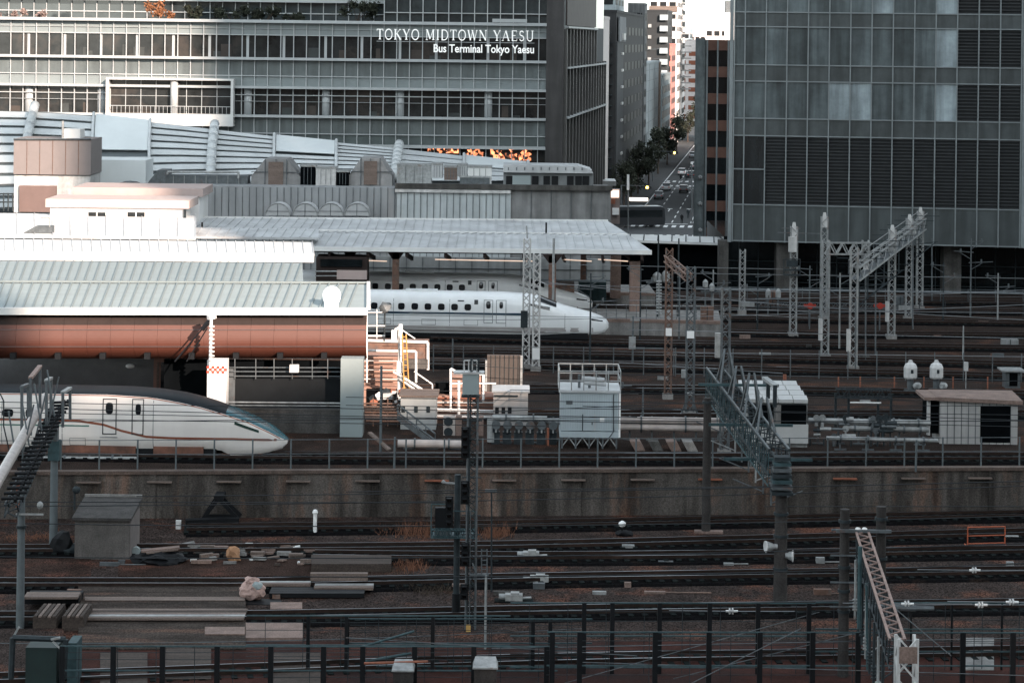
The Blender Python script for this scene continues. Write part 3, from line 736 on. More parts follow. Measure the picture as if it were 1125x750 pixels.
struct('road_markings', mb, 'paint_white')

def city(name, label, px0, px1, ytop, d, depth, wall, floor=3.4, wcol='glass_dark', fr=.5, side=True, front=True, cat='building', extra=None, zb=-7, ribs=0, lean=1.0):
    x0, x1, _, z1 = F(px0, ytop, px1, ytop + 40, d); z1 = V((px0 + px1) / 2, ytop, d).z
    t = Thing(name, label, cat, (x0, d, zb)); sh = Vector((0.113 * lean, 1, 0)) * depth
    a = Vector((x0, d, 0)); b = Vector((x1, d, 0)); c = b + sh; e = a + sh
    mb = MB(); mb.hexa([a + Vector((0, 0, zb)), b + Vector((0, 0, zb)), c + Vector((0, 0, zb)), e + Vector((0, 0, zb))] + [p + Vector((0, 0, z1)) for p in (a, b, c, e)])
    t.part('wall', mb, wall)
    t.part('parapet', MB().hexa([p + Vector((q[0], q[1], z1)) for p, q in zip((a, b, c, e), ((-.1, -.1), (.1, -.1), (.1, .1), (-.1, .1)))] + [p + Vector((q[0], q[1], z1 + .5)) for p, q in zip((a, b, c, e), ((-.1, -.1), (.1, -.1), (.1, .1), (-.1, .1)))]), wall)
    ff = Face(a, b); sf_ = Face(b, c)
    n = int((min(z1, 45) - zb) / floor); glz = 'city_glass'; M.setdefault('city_glass', mat('city_glass', (.014, .016, .018), .5, spec=.15)); wcol = glz if wcol == 'glass_dark' else wcol
    for k in range(n):
        z0 = zb + .9 + k * floor; zt_ = z0 + floor * fr
        if zt_ > z1 - .2: break
        cap_ = max(1, int(80 / max(1, n)) // (2 if (front and side) else 1))
        if front:
            nb = max(1, min(cap_, int(ff.L / 2.6)))
            for i in range(nb): t.part('window', ff.box(MB(), (i + .15) * ff.L / nb, (i + .85) * ff.L / nb, z0, zt_, 0, .05), wcol)
        if side:
            nb = max(1, min(cap_, int(sf_.L / 3.0)))
            for i in range(nb): t.part('window', sf_.box(MB(), (i + .15) * sf_.L / nb, (i + .8) * sf_.L / nb, z0, zt_, 0, .05), wcol)
    if ribs:
        mb = MB()
        for i in range(ribs + 1): ff.box(mb, ff.L * i / ribs - .08, ff.L * i / ribs + .08, zb, z1, 0, .22)
        t.part('pilaster', mb, wall)
    return t, ff, sf_, z1
cm = lambda n, c, **k: mat(n, c, k.pop('r', .8), **k)
# fire-escape building straight behind the mall's side wall
t, ff, sf_, z1 = city('dark_tower_block', 'dark grey block with black fire escape stairs beside the shopping building', 650, 677, 14, 430, 86, cm('blk_a', (.028, .028, .030), var=.3, streak=.4), fr=.45, front=False)
st = MB(); n = 17
zt_ = V(680, 46, 430).z
for k in range(n):
    z = -5.5 + k * 1.9
    if z > zt_: break
    st_ = MB(); ff.box(st_, 1.2, 3.9, z, z + .12, 0, 1.6); ff.box(st_, 1.2, 3.9, z + .95, z + 1.02, 1.5, 1.58)
    for q in range(5): ff.box(st_, 1.2 + q * .65, 1.26 + q * .65, z, z + 1.0, 1.5, 1.56)
    st_.beam(ff.p(1.4, z + .1, .8), ff.p(3.7, z + 1.95, .8), .5, .12)
    t.part('fire_escape', st_, 'steel_dark')
t.part('grey_recess', sf_.box(MB(), .3, 17, -7, V(690, 46, 430).z, 0, .25), cm('rec_a', (.05, .052, .056)))
for k in range(11):
    z = -4 + k * 3.1
    if z < V(690, 60, 430).z: t.part('landing_lamp', sf_.box(MB(), 11, 15, z, z + .45, .25, .5), 'white_paint')
t.part('grey_panel', sf_.box(MB(), 2, 20, V(690, 46, 440).z, V(690, 19, 440).z, .25, .5), cm('pan_x', (.20, .21, .22), streak=.3))
t.part('ac_unit', sf_.box(MB(), 9, 14, V(690, 44, 440).z, V(690, 37, 440).z, .5, .9), 'white_paint')
t, *_ = city('white_slab_block', 'tall thin white building face glimpsed above the mall side wall', 649, 663, 21, 412, 14, cm('wh_a', (.55, .5, .48), var=.15), front=False, side=False)
c = V(657, 20, 412); t.part('water_tank', MB().box(c.x - .9, c.y, c.z, c.x + .9, c.y + 2, c.z + 1.3), 'white_paint')
t, *_ = city('blue_grey_block', 'pale blue-grey rooftop block above the fire escape building', 630, 676, -34, 520, 30, cm('bg_a', (.28, .32, .34), var=.2), fr=.35)
t, *_ = city('grey_rib_block', 'grey ribbed building receding along the street behind the fire escapes', 690, 708, 6, 524, 10, cm('rb_a', (.13, .135, .14), var=.2, streak=.4), fr=.5, ribs=4)
t, ff, sf_, z1 = city('balcony_block', 'black apartment block with stacked pale balconies along the street', 708, 733, 13, 640, 30, cm('bl_b', (.018, .021, .024)), fr=.4, front=False)
for k in range(14):
    z = -4 + k * 3.0
    if z < z1 - 1: t.part('balcony', ff.box(MB(), ff.L * .66, ff.L + .1, z, z + 1.5, 0, 1.2), cm('balc', (.34, .38, .40)))
for k in range(6): z = 12 + k * 3; t.part('ac_unit', ff.box(MB(), ff.L * .15, ff.L * .3, z, z + .9, 0, .5), 'steel_light')
t, ff, sf_, z1 = city('panel_block', 'light grey tiled building with brown edge halfway down the street', 694, 706.5, 72, 524, 72, cm('pn_b', (.30, .335, .35), var=.2, streak=.3), front=False, side=False)
mb = MB()
for k in range(12): sf_.box(mb, 0, sf_.L, -5 + k * 2.4, -4.9 + k * 2.4, 0, .04)
for k in range(4): sf_.box(mb, sf_.L * k / 3 - .1, sf_.L * k / 3 + .1, -7, z1, 0, .04)
t.part('tile_joint', mb, 'steel_mid'); t.part('brown_edge', sf_.box(MB(), sf_.L * .93, sf_.L, -7, z1 + .2, 0, .4), cm('be', (.15, .11, .09)))
city('narrow_office', 'narrow bluish office with dark windows just past the tiled building', 716, 727.5, 84, 603, 46, cm('nb', (.18, .21, .22)), floor=3.2, fr=.6)
t, ff, sf_, z1 = city('white_apartment', 'tall bright white building with brown top band left of the sky gap', 713, 744, -3, 700, 30, cm('wa', (.80, .76, .74), var=.1), floor=3.6, fr=.4)
t.part('brown_band', ff.box(MB(), 0, ff.L, V(730, 13, 700).z, V(730, 7, 700).z, 0, .6), 'wood')
t, ff, sf_, z1 = city('stair_apartment', 'white building edge with projecting spiral stair slabs against the sky', 744, 750, -6, 735, 20, cm('wa', (.75, .72, .70), var=.1), front=False)
for k in range(16): z = z1 - 1 - 1.9 * k; t.part('stair_slab', ff.box(MB(), ff.L * .3, ff.L + 2.6, z, z + .35, 0, 3), 'steel_light')
city('pink_sign_building', 'reddish-pink slim building below the white apartment tower', 728, 738, 50, 655, 25, cm('pk', (.48, .20, .17), var=.3), front=True, floor=3)
city('far_white_block', 'distant white block with red trimmed windows near the end of the street', 744, 766, 45, 900, 50, cm('fw', (.72, .66, .64), var=.2), floor=3.4, wcol='rust_orange')
city('far_glass_office', 'distant pale blue office at the bottom of the sky gap', 748, 758, 33, 1000, 30, cm('fg', (.30, .36, .39), var=.2))
city('far_red_roofs', 'distant white houses with reddish balconies low in the sky gap', 757, 775, 38, 1150, 60, cm('fr', (.62, .55, .52), var=.3), floor=3, wcol='brown_dark')
city('far_cream_office', 'distant cream office with rooftop plant above the brown banded building', 775, 800, 27, 860, 50, cm('fc', (.62, .56, .54), var=.25), floor=3.5)
t, ff, sf_, z1 = city('far_white_slab', 'bright white block right against the glass tower edge', 796, 812, 16, 700, 40, cm('fw2', (.78, .75, .73), var=.1), front=False)
t.part('roof_plant', MB().box(ff.p(0, 0).x + .5, 702, z1, ff.p(0, 0).x + 2, 706, z1 + 4), 'steel_mid')
city('end_white_office', 'pale sunlit office filling the end of the street', 736, 775, 70, 1250, 50, cm('ew', (.70, .62, .58), var=.25), floor=3.6, wcol='brown_dark')
for i, (px0, px1, yt, d, c) in enumerate([(772, 800, 60, 560, (.12, .12, .12)), (776, 810, 90, 430, (.1, .105, .11))]):
    city('right_side_block', ['grey block on the right side of the street far behind the banded building', 'low grey block hidden right behind the banded building'][i], px0, px1, yt, d, 60, cm('rs%d' % i, c), front=True)

# ---- trees along the street
M['foliage_dark'] = mat('foliage_dark', (.03, .036, .022), .9, var=.5)
def tree_proto(seed, h=9, n=1100, m='foliage'):
    rn = random.Random(seed)
    e = bpy.data.objects.new('street_tree', None); col.objects.link(e)
    mb = MB(); mb.tube((0, 0, 0), (0, 0, h * .55), .2, 8, .1)
    for k in range(7):
        a = rn.uniform(0, 6.28); z = rn.uniform(.3, .5) * h; mb.tube((0, 0, z), (cos(a) * h * .22, sin(a) * h * .22, z + h * .25), .07, 5, .03)
    mb.build('trunk', 'bark', e)
    mb = MB(); cl = [(rn.gauss(0, .14) * h, rn.gauss(0, .14) * h, rn.uniform(.42, .92) * h, rn.uniform(.1, .17) * h) for _ in range(12)]
    for _ in range(n):
        x, y, z, r = rn.choice(cl); v = Vector((rn.gauss(0, 1), rn.gauss(0, 1), rn.gauss(0, 1))).normalized() * r * rn.uniform(.5, 1)
        p = Vector((x, y, z)) + v; s_ = rn.uniform(.16, .34)
        a = Vector((rn.gauss(0, 1), rn.gauss(0, 1), rn.gauss(0, 1))).normalized() * s_; c = Vector((rn.gauss(0, 1), rn.gauss(0, 1), rn.gauss(0, 1))).normalized() * s_
        mb.add([p - a, p + c, p + a, p - c * .8], [(0, 1, 2, 3)])
    mb.build('crown', m, e); return e
pr = [tree_proto(11, 9, 1300, M['foliage_dark']), tree_proto(12, 8, 1300, M['foliage_dark'])]
used = [False, False]
spots = [(-2.8, 428, .9, 'tall dark street tree nearest the crosswalk'), (-2.6, 446, 1.0, 'second dark street tree from the crosswalk on the left pavement'), (-2.8, 470, 1.0, 'third dark street tree on the left pavement'), (-2.2, 498, 1.1, 'fourth dark street tree, just before the far crosswalk'),
         (-2.4, 540, 1.1, 'street tree just beyond the far crosswalk'), (-2.2, 580, 1.1, 'distant street tree under the narrow office'), (-2.5, 640, 1.1, 'distant street tree below the pink building'), (-2.2, 710, 1.1, 'very distant dark street tree on the left pavement'),
         (23, 560, 1.2, 'dark tree on the right pavement beyond the far crosswalk'), (23, 620, 1.2, 'second distant tree on the right pavement'), (23, 700, 1.2, 'third distant tree on the right pavement'), (23, 800, 1.3, 'farthest tree on the right pavement'), (-2, 820, 1.3, 'farthest tree on the left pavement')]
for i, (o, y, s_, lb) in enumerate(spots):
    k = i % 2
    t = pr[k] if not used[k] else copy_tree(pr[k]); used[k] = True
    t.location = SP(o, y, -6.85); t.scale = (s_, s_, s_); t.rotation_euler = (0, 0, i * 1.3); tag(t, lb, 'tree', 'trees along the street')

# ---- cars
def car_proto(paint, van=False):
    e = bpy.data.objects.new('van' if van else 'car', None); col.objects.link(e)
    L, W2 = 4.5, .85
    H2 = 1.95 if van else 1.46
    prof = [(-2.2, .35), (-2.25, .75), (-1.9 if not van else -2.2, .95), (2.15, .92), (2.25, .6), (2.2, .35)]
    mb = MB()     # profile in y (length) / z, extruded over x
    def ex(poly, x, xt=None):
        n = len(poly); xt = x if xt is None else xt
        vs = [(-x, y, z) for y, z in poly] + [(x, y, z) for y, z in poly]
        return vs, [(i, (i + 1) % n, n + (i + 1) % n, n + i) for i in range(n)] + [tuple(range(n))[::-1], tuple(range(n, 2 * n))]
    mb.add(*ex(prof, W2)); body = mb.build('body', paint, e)
    cb = [(-1.35, .94), (-.75, H2 - .06), (.95, H2), (1.75, .94)] if not van else [(-1.9, .94), (-1.3, H2), (2.1, H2), (2.2, .94)]
    mb = MB(); mb.add(*ex(cb, W2 - .1)); mb.build('windows', 'glass_dark', e)
    mb = MB(); mb.box(-W2 + .12, (-.72 if not van else -1.3), H2 - .07, W2 - .12, (.93 if not van else 2.1), H2 + .03); mb.build('roof', paint, e)
    for sx in (-1, 1):
        for sy in (-1.4, 1.4):
            mb = MB(); mb.tube((sx * (W2 - .18), sy, .33), (sx * (W2 + .02), sy, .33), .33, 12); mb.build('wheel', 'black', e)
        MB().box(sx * .6 - .18, -2.29, .58, sx * .6 + .18, -2.2, .75).build('headlight', mat('lamp_w', (.8, .8, .75), emit=(1, .93, .8), estr=1.2), e)
        MB().box(sx * .62 - .15, 2.18, .62, sx * .62 + .15, 2.26, .8).build('tail_light', mat('lamp_r', (.5, .03, .02), .4), e)
    return e
paints = {'white': mat('car_white', (.72, .73, .74), .3, var=.05), 'silver': mat('car_silver', (.38, .40, .42), .3, .4, var=.05), 'dark': mat('car_dark', (.03, .032, .036), .3, var=.05), 'grey': mat('car_grey', (.16, .17, .18), .3, .2, var=.05)}
protos = {}
def car(o, y, c, lb, rev=False, van=False):
    k = (c, van)
    if k not in protos: t = protos[k] = car_proto(paints[c], van)
    else: t = copy_tree(protos[k])
    t.location = SP(o, y, -6.975); t.rotation_euler = (0, 0, -math.atan(.113) + (pi if rev else 0)); tag(t, lb, 'van' if van else 'car', 'cars on the street')
for a in [(12.3, 416, 'white', 'white car with headlights on, nearest on the right carriageway'), (15.9, 437, 'silver', 'silver car on the right carriageway behind the lit white one'),
          (3.1, 540, 'white', 'white car stopped in the left lane just beyond the far crosswalk', True), (5.4, 566, 'silver', 'silver car, second in the queue beyond the far crosswalk', True), (7.8, 590, 'white', 'white car, third in the queue beyond the far crosswalk', True),
          (8.6, 612, 'silver', 'silver car, fourth in the queue beyond the far crosswalk', True), (9.2, 636, 'grey', 'grey car, fifth in the queue far up the street', True), (12.6, 650, 'white', 'white car far up the street in the right carriageway'), (13, 700, 'white', 'small white car very far up the street'), (15.7, 500, 'dark', 'dark car on the crosswalk at the right kerb'),
          (12.4, 745, 'silver', 'tiny silver car farthest up the street'), (2.4, 700, 'dark', 'dark car parked at the left kerb far up the street', True)]: car(*a)
car(-1.5, 396, 'white', 'white van turning behind the black coach', van=True)
for a in [(2.0, 458, 'grey', 'grey car in the left lane between the two crosswalks', True), (6.0, 478, 'dark', 'dark car waiting at the far crosswalk, middle lane', True), (2.2, 484, 'white', 'white car waiting at the far crosswalk in the left lane', True), (16.4, 470, 'silver', 'silver car close behind the right kerb lamp post'), (5.6, 530, 'dark', 'dark car just past the far crosswalk, middle lane', True), (13, 548, 'grey', 'grey car on the right carriageway beyond the far crosswalk'), (16.2, 580, 'white', 'white car beyond the far crosswalk near the right trees'), (2.6, 620, 'silver', 'silver car parked at the left kerb under the trees', True), (12.9, 600, 'silver', 'silver car on the right carriageway halfway to the horizon')]: car(*a)
# coach
c0 = SP(.5, 388, -6.97)
t = Thing('coach', 'long black coach with a white roof turning at the street corner', 'coach', c0, world=False)
mb = MB(); mb.prism([(-5.8, .35), (-5.9, 1.2), (-5.8, 3.1), (-5.6, 3.3), (5.5, 3.3), (5.85, 3.0), (6.0, 1.2), (5.9, .35)], -1.25, 1.25); t.part('body', mb, paints['dark'])
t.part('window_band', MB().box(-5.4, -1.28, 1.6, 5.5, 1.28, 2.8), 'glass_dark')
t.part('roof', MB().box(-5.5, -1.15, 3.3, 5.3, 1.15, 3.42), paints['grey'])
for x in (-4, 3.6):
    for y in (-1.2, 1.05): t.part('wheel', MB().tube((x, y, .5), (x, y + .15, .5), .5, 14), 'black')
t.part('headlight', MB().box(5.9, -1.1, .8, 6.02, -.7, 1.05), 'white_paint')
t.e.rotation_euler = (0, 0, .25)
# traffic lights, lamp posts, cone-like signs
for i, (px, py, d, lb) in enumerate([(741, 168, 512, 'traffic light glowing amber over the far crosswalk'), (711, 206, 420, 'amber traffic light at the near crosswalk')]):
    c = V(px, py, d); b = Vector((c.x - 4.6, c.y, -6.9))
    t = Thing('traffic_light', lb, 'traffic light', b)
    t.part('pole', MB().tube(b, (b.x, b.y, c.z + .4), .12, 8), 'steel_mid'); t.part('arm', MB().tube((b.x, b.y, c.z + .3), (c.x + .3, c.y, c.z + .3), .06, 6), 'steel_mid')
    t.part('housing', MB().box(c.x - .75, c.y, c.z - .25, c.x + .75, c.y + .25, c.z + .25), 'steel_dark')
    t.part('lamp', MB().blob((c.x, c.y - .06, c.z), .28, .12, .28, 1, 0, 1), mat('amber', (1, .5, .05), emit=(1, .52, .08), estr=5))
for i, (px, y0, py, d, lb) in enumerate([(690, 192, 262, 372, 'white banner lamp post at the corner pavement'), (760, 178, 250, 400, 'lamp post on the right pavement beside the banded building')]):
    b = V(px, py, d); b.z = -7; tp = V(px, y0, d)
    t = Thing('lamp_post', lb, 'street lamp', b); t.part('pole', MB().tube(b, tp, .1, 8), 'steel_mid'); t.part('lantern', MB().box(tp.x - .15, tp.y - .2, tp.z - (2.4 if i == 0 else .4), tp.x + .2, tp.y + .2, tp.z), 'white_clean')
# shop fronts at the corner under the mall side
t = Thing('corner_kiosk', 'small lit shop front with red and white signs at the street corner', 'kiosk', SP(-5, 400))
for k, (px0, py0, px1, py1, m) in enumerate([(670, 208, 681, 246, mat('kio', (.2, .16, .15), .7)), (671, 209, 680, 217, mat('kio_lit', (.8, .5, .4), emit=(1, .75, .6), estr=.7)), (671, 219, 676, 224, 'rust_orange'), (673, 229, 680, 236, 'white_clean'), (692, 218, 712, 221, mat('kio_l2', (.8, .7, .6), emit=(1, .85, .7), estr=.8))]):
    a0, a1, z0, z1 = F(px0, py0, px1, py1, 372 - k * .3); t.part(['stall', 'lit_sign', 'red_sign', 'poster', 'light_strip'][k], MB().box(a0, 372 - k * .3, z0, a1, 373.5 - k * .25, z1), m)
t = Thing('awning', 'white projecting awning slab at the foot of the mall side wall', 'awning', V(670, 204, 330))
a0, a1, z0, z1 = F(655, 199, 677, 204, 330); t.part('slab', MB().box(a0, 330, z0, a1, 336, z1), 'white_paint')
# walkers on the far crosswalk
def walker(loc, m, label, h=1.68, group='people at the crosswalk'):
    t = Thing('person', label, 'person', loc, group, world=False)
    verts = [(0, 0, .92), (0, 0, 1.2), (0, 0, 1.42), (0, 0, 1.52), (0, 0, 1.62), (-.1, 0, .88), (-.12, -.12, .48), (-.12, -.02, .06), (-.12, -.16, .04), (.1, 0, .88), (.12, .1, .48), (.12, .26, .08), (.12, .14, .03),
             (-.2, 0, 1.4), (-.25, .08, 1.13), (-.23, -.02, .88), (.2, 0, 1.4), (.25, -.08, 1.13), (.23, -.16, .9)]
    edges = [(0, 1), (1, 2), (2, 3), (3, 4), (0, 5), (5, 6), (6, 7), (7, 8), (0, 9), (9, 10), (10, 11), (11, 12), (2, 13), (13, 14), (14, 15), (2, 16), (16, 17), (17, 18)]
    rad = [.15, .16, .14, .055, .11, .1, .07, .045, .04, .1, .07, .045, .04, .07, .05, .035, .07, .05, .035]
    me = bpy.data.meshes.new('body'); me.from_pydata([Vector(v) * (h / 1.7) for v in verts], edges, []); o = bpy.data.objects.new('body', me); col.objects.link(o); o.parent = t.e
    mod = o.modifiers.new('s', 'SKIN'); 
    for i, r in enumerate(rad): me.skin_vertices[0].data[i].radius = (r, r)
    me.skin_vertices[0].data[0].use_root = True
    o.modifiers.new('u', 'SUBSURF').levels = 1
    me.materials.append(M[m] if isinstance(m, str) else m); o['kindless'] = 0; del o['kindless']
    return t
for i, (px, py, m, lb) in enumerate([(748, 200, 'black', 'person in dark clothes crossing at the far crosswalk, left of two'), (754, 199, 'steel_dark', 'person in grey-black clothes at the right end of the far crosswalk'), (749, 246, 'black', 'dark figure standing at the near crosswalk beside the banded building'), (756, 240, 'steel_dark', 'dark figure on the pavement by the banded building')]):
    b = G(px, py, -6.95); walker(b, m, lb, group=None)

# ================================================================ BIG WHITE CANOPY (curved membrane roof behind the station)
dC = 246.0
def gt(px): return plerp([(-40, 120), (0, 122), (45, 123), (110, 128), (200, 138), (290, 149), (430, 163), (560, 178), (650, 187)], px)
def gb(px): return plerp([(-40, 232), (0, 230), (120, 226), (200, 215), (290, 206), (430, 200), (560, 200), (650, 194)], px)
gr = Thing('curved_canopy', 'long curved white canopy roof of tubes and membranes in front of the shopping building', 'canopy', V(200, 230, dC))
def gp(px, t, lift=0):
    a = V(px, gt(px), dC + 9); b = V(px, gb(px), dC - 1)
    # a bulging section between the upper and lower edges
    p = Vector((lerp(b.x, a.x, t), lerp(b.y, a.y, t), lerp(b.z, a.z, t))); bul = sin(t * pi) * .12 * (a.z - b.z)
    return p + Vector((0, -bul * .9 - lift, bul * .5 + lift * .6))
mem = mat('membrane', (.66, .70, .71), .5, 0, var=.12, scale=.15)
tubm = mat('canopy_tube', (.56, .585, .595), .5, .0, var=.2, scale=.3)
xs = [-40, 38, 104, 166, 235, 302, 370, 437, 510, 580, 650]
memb_cells = {(2, .55, 1), (2, 0, .3), (5, .62, 1), (8, .5, 1), (1, 0, .2), (3, 0, .25)}
def sheet(px0, px1, t0, t1, lift, nx=8, nt=8):
    mb = MB(); vs = []; vb = []
    for i in range(nx + 1):
        for j in range(nt + 1):
            q = gp(lerp(px0, px1, i / nx), lerp(t0, t1, j / nt), lift); vs.append(q); vb.append(q + Vector((0, .12, -.08)))
    n = len(vs); fs = []
    for i in range(nx):
        for j in range(nt):
            k = i * (nt + 1) + j; fs.append((k, k + nt + 1, k + nt + 2, k + 1)); fs.append((n + k, n + k + 1, n + k + nt + 2, n + k + nt + 1))
    return mb.add(vs + vb, fs)
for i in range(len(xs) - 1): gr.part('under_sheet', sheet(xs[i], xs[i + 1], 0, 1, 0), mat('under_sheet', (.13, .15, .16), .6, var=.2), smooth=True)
for ci, t0, t1 in memb_cells: gr.part('membrane', sheet(xs[ci] + 2, xs[ci + 1] - 2, t0, t1, .45), mem, smooth=True)
NB = 10
for j in range(NB):
    ta, tb = j / NB + .008, (j + 1) / NB - .022; tm = (ta + tb) / 2
    for i in range(len(xs) - 1):
        if any(ci == i and t0 - .03 <= tm <= t1 + .03 for ci, t0, t1 in memb_cells): continue
        if i > 6 and j % 2: continue
        gr.part('band', sheet(xs[i], xs[i + 1], ta, tb + (.1 if i > 6 else 0), .22, nx=2, nt=3), tubm, smooth=True)
for px in (38, 235, 437):
    mb = MB(); mb.path([gp(px - 14 + 16 * k / 8 if px == 38 else px - 3 + 5 * k / 8, k / 8 * 1.03, .9) for k in range(9)], .5, 10); gr.part('main_rib', mb, tubm, smooth=True)
for px in (104, 166, 302, 370, 510, 580): gr.part('rib', MB().path([gp(px, k / 6, .6) for k in range(7)], .16, 6), tubm)
# ================================================================ STATION BUILDINGS AND ROOFS
def pbox(mb, px0, py0, px1, py1, d, depth, z0=None):
    x0, x1, zz0, zz1 = F(px0, py0, px1, py1, d)
    return mb.box(x0, d, zz0 if z0 is None else z0, x1, d + depth, zz1)
def seams(f, n0, n1, n, m='steel_mid'): pass
# long rear block behind the platform roofs
t = Thing('station_block', 'long low grey panelled station block behind the platform roofs', 'building', (V(450, 240, 233).x, 233, 0))
t.part('grey_wall', pbox(MB(), 205, 205, 436, 262, 233.2, 8, z0=-1), mat('st_grey', (.31, .32, .33), .7, var=.15, scale=.4, streak=.15))
t.part('white_wall', pbox(MB(), 436, 208, 561, 262, 232.8, 8.4, z0=-1), mat('st_white', (.50, .54, .555), .6, var=.12, streak=.15))
t.part('concrete_wall', pbox(MB(), 561, 208, 671, 262, 233, 8.2, z0=-1), mat('st_conc', (.25, .25, .25), .85, var=.3, scale=.5, streak=.35))
mb = MB()
for px in [205 + 7.6 * k for k in range(31)]: pbox(mb, px, 206, px + .6, 262, 233.1, .1, z0=0)
for px in [440 + 7.2 * k for k in range(17)]: pbox(mb, px, 209, px + .6, 262, 232.7, .1, z0=0)
for px in (583, 605, 627, 649): pbox(mb, px, 209, px + .8, 262, 232.9, .1, z0=0)
t.part('panel_joint', mb, 'steel_mid')
t.part('parapet', pbox(MB(), 434, 203, 673, 208.5, 232.5, .6), 'conc_dark')
t.part('white_eaves', pbox(MB(), 434, 208.6, 561, 212, 232.5, .25), 'white_paint')
# vent domes
for i, px in enumerate((305, 335, 363, 392)):
    c = V(px, 238, 229.5); c.z = V(px, 237, 229.5).z
    t = Thing('vent_dome', ['round grey half-dome vent on the platform roof, leftmost of four', 'round grey half-dome vent, second from the left of four', 'round grey half-dome vent, third from the left of four', 'round grey half-dome vent, rightmost of four'][i], 'roof vent', c, 'half-dome vents in a row')
    mb = MB(); n = 16; R_ = 1.2
    vs = [(c.x + cos(pi * k / n) * R_, c.y, c.z + sin(pi * k / n) * R_) for k in range(n + 1)]; 
    poly = [(x, z) for x, y, z in vs]; mb.prism(poly, c.y, c.y + 2.5); t.part('hood', mb, 'roof_grey')
    mb = MB(); mb.path([Vector(v) for v in vs], .07, 6); t.part('rim', mb, 'steel_light')
    mb = MB(); mb.box(c.x - .03, c.y - .04, c.z, c.x + .03, c.y, c.z + R_); mb.box(c.x - R_ * .95, c.y - .04, c.z + .4, c.x + R_ * .95, c.y, c.z + .45); t.part('seam', mb, 'steel_mid')
# rooftop plant row
def oct_prism(px0, py0, px1, py1, d, dep, cut=.28):
    x0, x1, z0, z1 = F(px0, py0, px1, py1, d); w = x1 - x0; mb = MB()
    mb.prism([(x0, z0), (x1, z0), (x1, z0 + (z1 - z0) * .35), (x1 - w * cut, z1), (x0 + w * cut, z1), (x0, z0 + (z1 - z0) * .35)], d, d + dep); return mb
for i, (px0, py0, px1, py1, lb) in enumerate([(276, 175, 330, 204, 'brown-grey chamfered plant housing left of the dark gap'), (383, 174, 431, 204, 'pinkish grey eight-sided plant housing right of the white roof unit')]):
    t = Thing('plant_housing', lb, 'plant housing', V(px0, py1, 236))
    t.part('shell', oct_prism(px0, py0, px1, py1, 236, 5), mat('ph%d' % i, [(.27, .265, .265), (.32, .315, .315)][i], .75, var=.25, streak=.3))
    x0, x1, z0, z1 = F(px0, py0, px1, py1, 235.9); mb = MB()
    for k in (.28, .5, .72): mb.box(lerp(x0, x1, k) - .04, 235.85, z0, lerp(x0, x1, k) + .04, 236, z1)
    mb.box(x0, 235.85, lerp(z0, z1, .5), x1, 236, lerp(z0, z1, .5) + .06); t.part('joint', mb, 'steel_mid')
    t.part('door', MB().box(lerp(x0, x1, .35), 235.8, z0 + .1, lerp(x0, x1, .65), 235.9, lerp(z0, z1, .9)), 'wood')
t = Thing('air_duct', 'low grey hopper and duct run on the station roof left of the plant housings', 'duct', V(200, 204, 236))
mb = MB(); x0, x1, z0, z1 = F(160, 187, 184, 204, 236); mb.prism([(x0, z0), (x1, z0), (x1, z1), (x0 + 1.2, z1)], 236, 239); t.part('hopper', mb, 'steel_mid')
t.part('duct', pbox(MB(), 184, 193, 272, 203, 236, 2.5), 'steel_mid'); t.part('pipe', MB().path([V(184, 192, 235.5), V(184, 189, 235.5), V(262, 189, 235.5), V(262, 196, 235.5)], .12, 8), 'steel_light')
mb = MB()
for px in range(190, 272, 12): pbox(mb, px, 193, px + .7, 203, 235.9, .08)
t.part('flange', mb, 'steel_light')
t.part('end_cap', MB().blob(V(143, 204, 236), 1.3, 1, .5, 2, 0, 2), 'steel_mid')
for i, (px0, py0, px1, py1, m, lb) in enumerate([(330, 182, 346, 204, 'void', 'black open-sided plant bay'), (347, 184, 369, 204, 'white_paint', 'white roof unit between two dark bays'), (370, 188, 383, 204, 'void', 'small dark plant bay'),
        (436, 181, 474, 203, 'steel_light', 'long pale ventilation box with handles'), (474, 180, 486, 196, 'roof_grey', 'white roof cowl box with rounded shoulders'), (488, 183, 502, 198, 'wood', 'pinkish small roof cabinet'), (503, 181, 513, 194, 'roof_grey', 'small grey roof cabinet'), (514, 183, 540, 202, 'roof_white', 'wide pale roof unit right of the small cabinets'),
        (505, 194, 538, 203, 'steel_mid', 'flat brown-grey duct crossing in front of the pale roof unit')]):
    d = 236 - .3 * (i % 3); t = Thing('roof_unit', lb + ' on the station roof', 'roof unit', V((px0 + px1) / 2, py1, d))
    t.part('casing', pbox(MB(), px0, py0, px1, py1, d, 2.2), m)
    x0, x1, z0, z1 = F(px0, py0, px1, py1, d); mb = MB()
    mb.box(x0 - .05, d - .06, z1 - .12, x1 + .05, d + 2.25, z1 + .05); t.part('lid', mb, 'steel_light')
    mb = MB(); [mb.box(lerp(x0, x1, k) - .02, d - .04, z0 + .1, lerp(x0, x1, k) + .02, d, z1 - .2) for k in (.25, .5, .75)]; t.part('joint', mb, 'steel_mid')
t = Thing('ribbon_window_house', 'long low roof house with square dark windows and rounded roof', 'roof house', V(600, 205, 236))
t.part('wall', pbox(MB(), 553, 190, 652, 207, 235.5, 4), mat('rwh', (.17, .18, .185), .7, var=.2))
t.part('pale_panel', pbox(MB(), 563, 193, 583, 208, 235.2, .3), 'roof_near')
for px in (584.5, 597, 606, 611 + 12, 632, 638 + 2, 556): t.part('window', pbox(MB(), px, 193.5, px + 7.2, 203.5, 235.35, .15), 'black')
x0, x1, z0, z1 = F(553, 182, 652, 190, 235); mb = MB()
mb.prism([(x0, z0), (x1, z0), (x1 - .2, z0 + .35), (x1 - 1.5, z1), (x0, z1)], 235, 240); t.part('roof', mb, 'roof_grey')
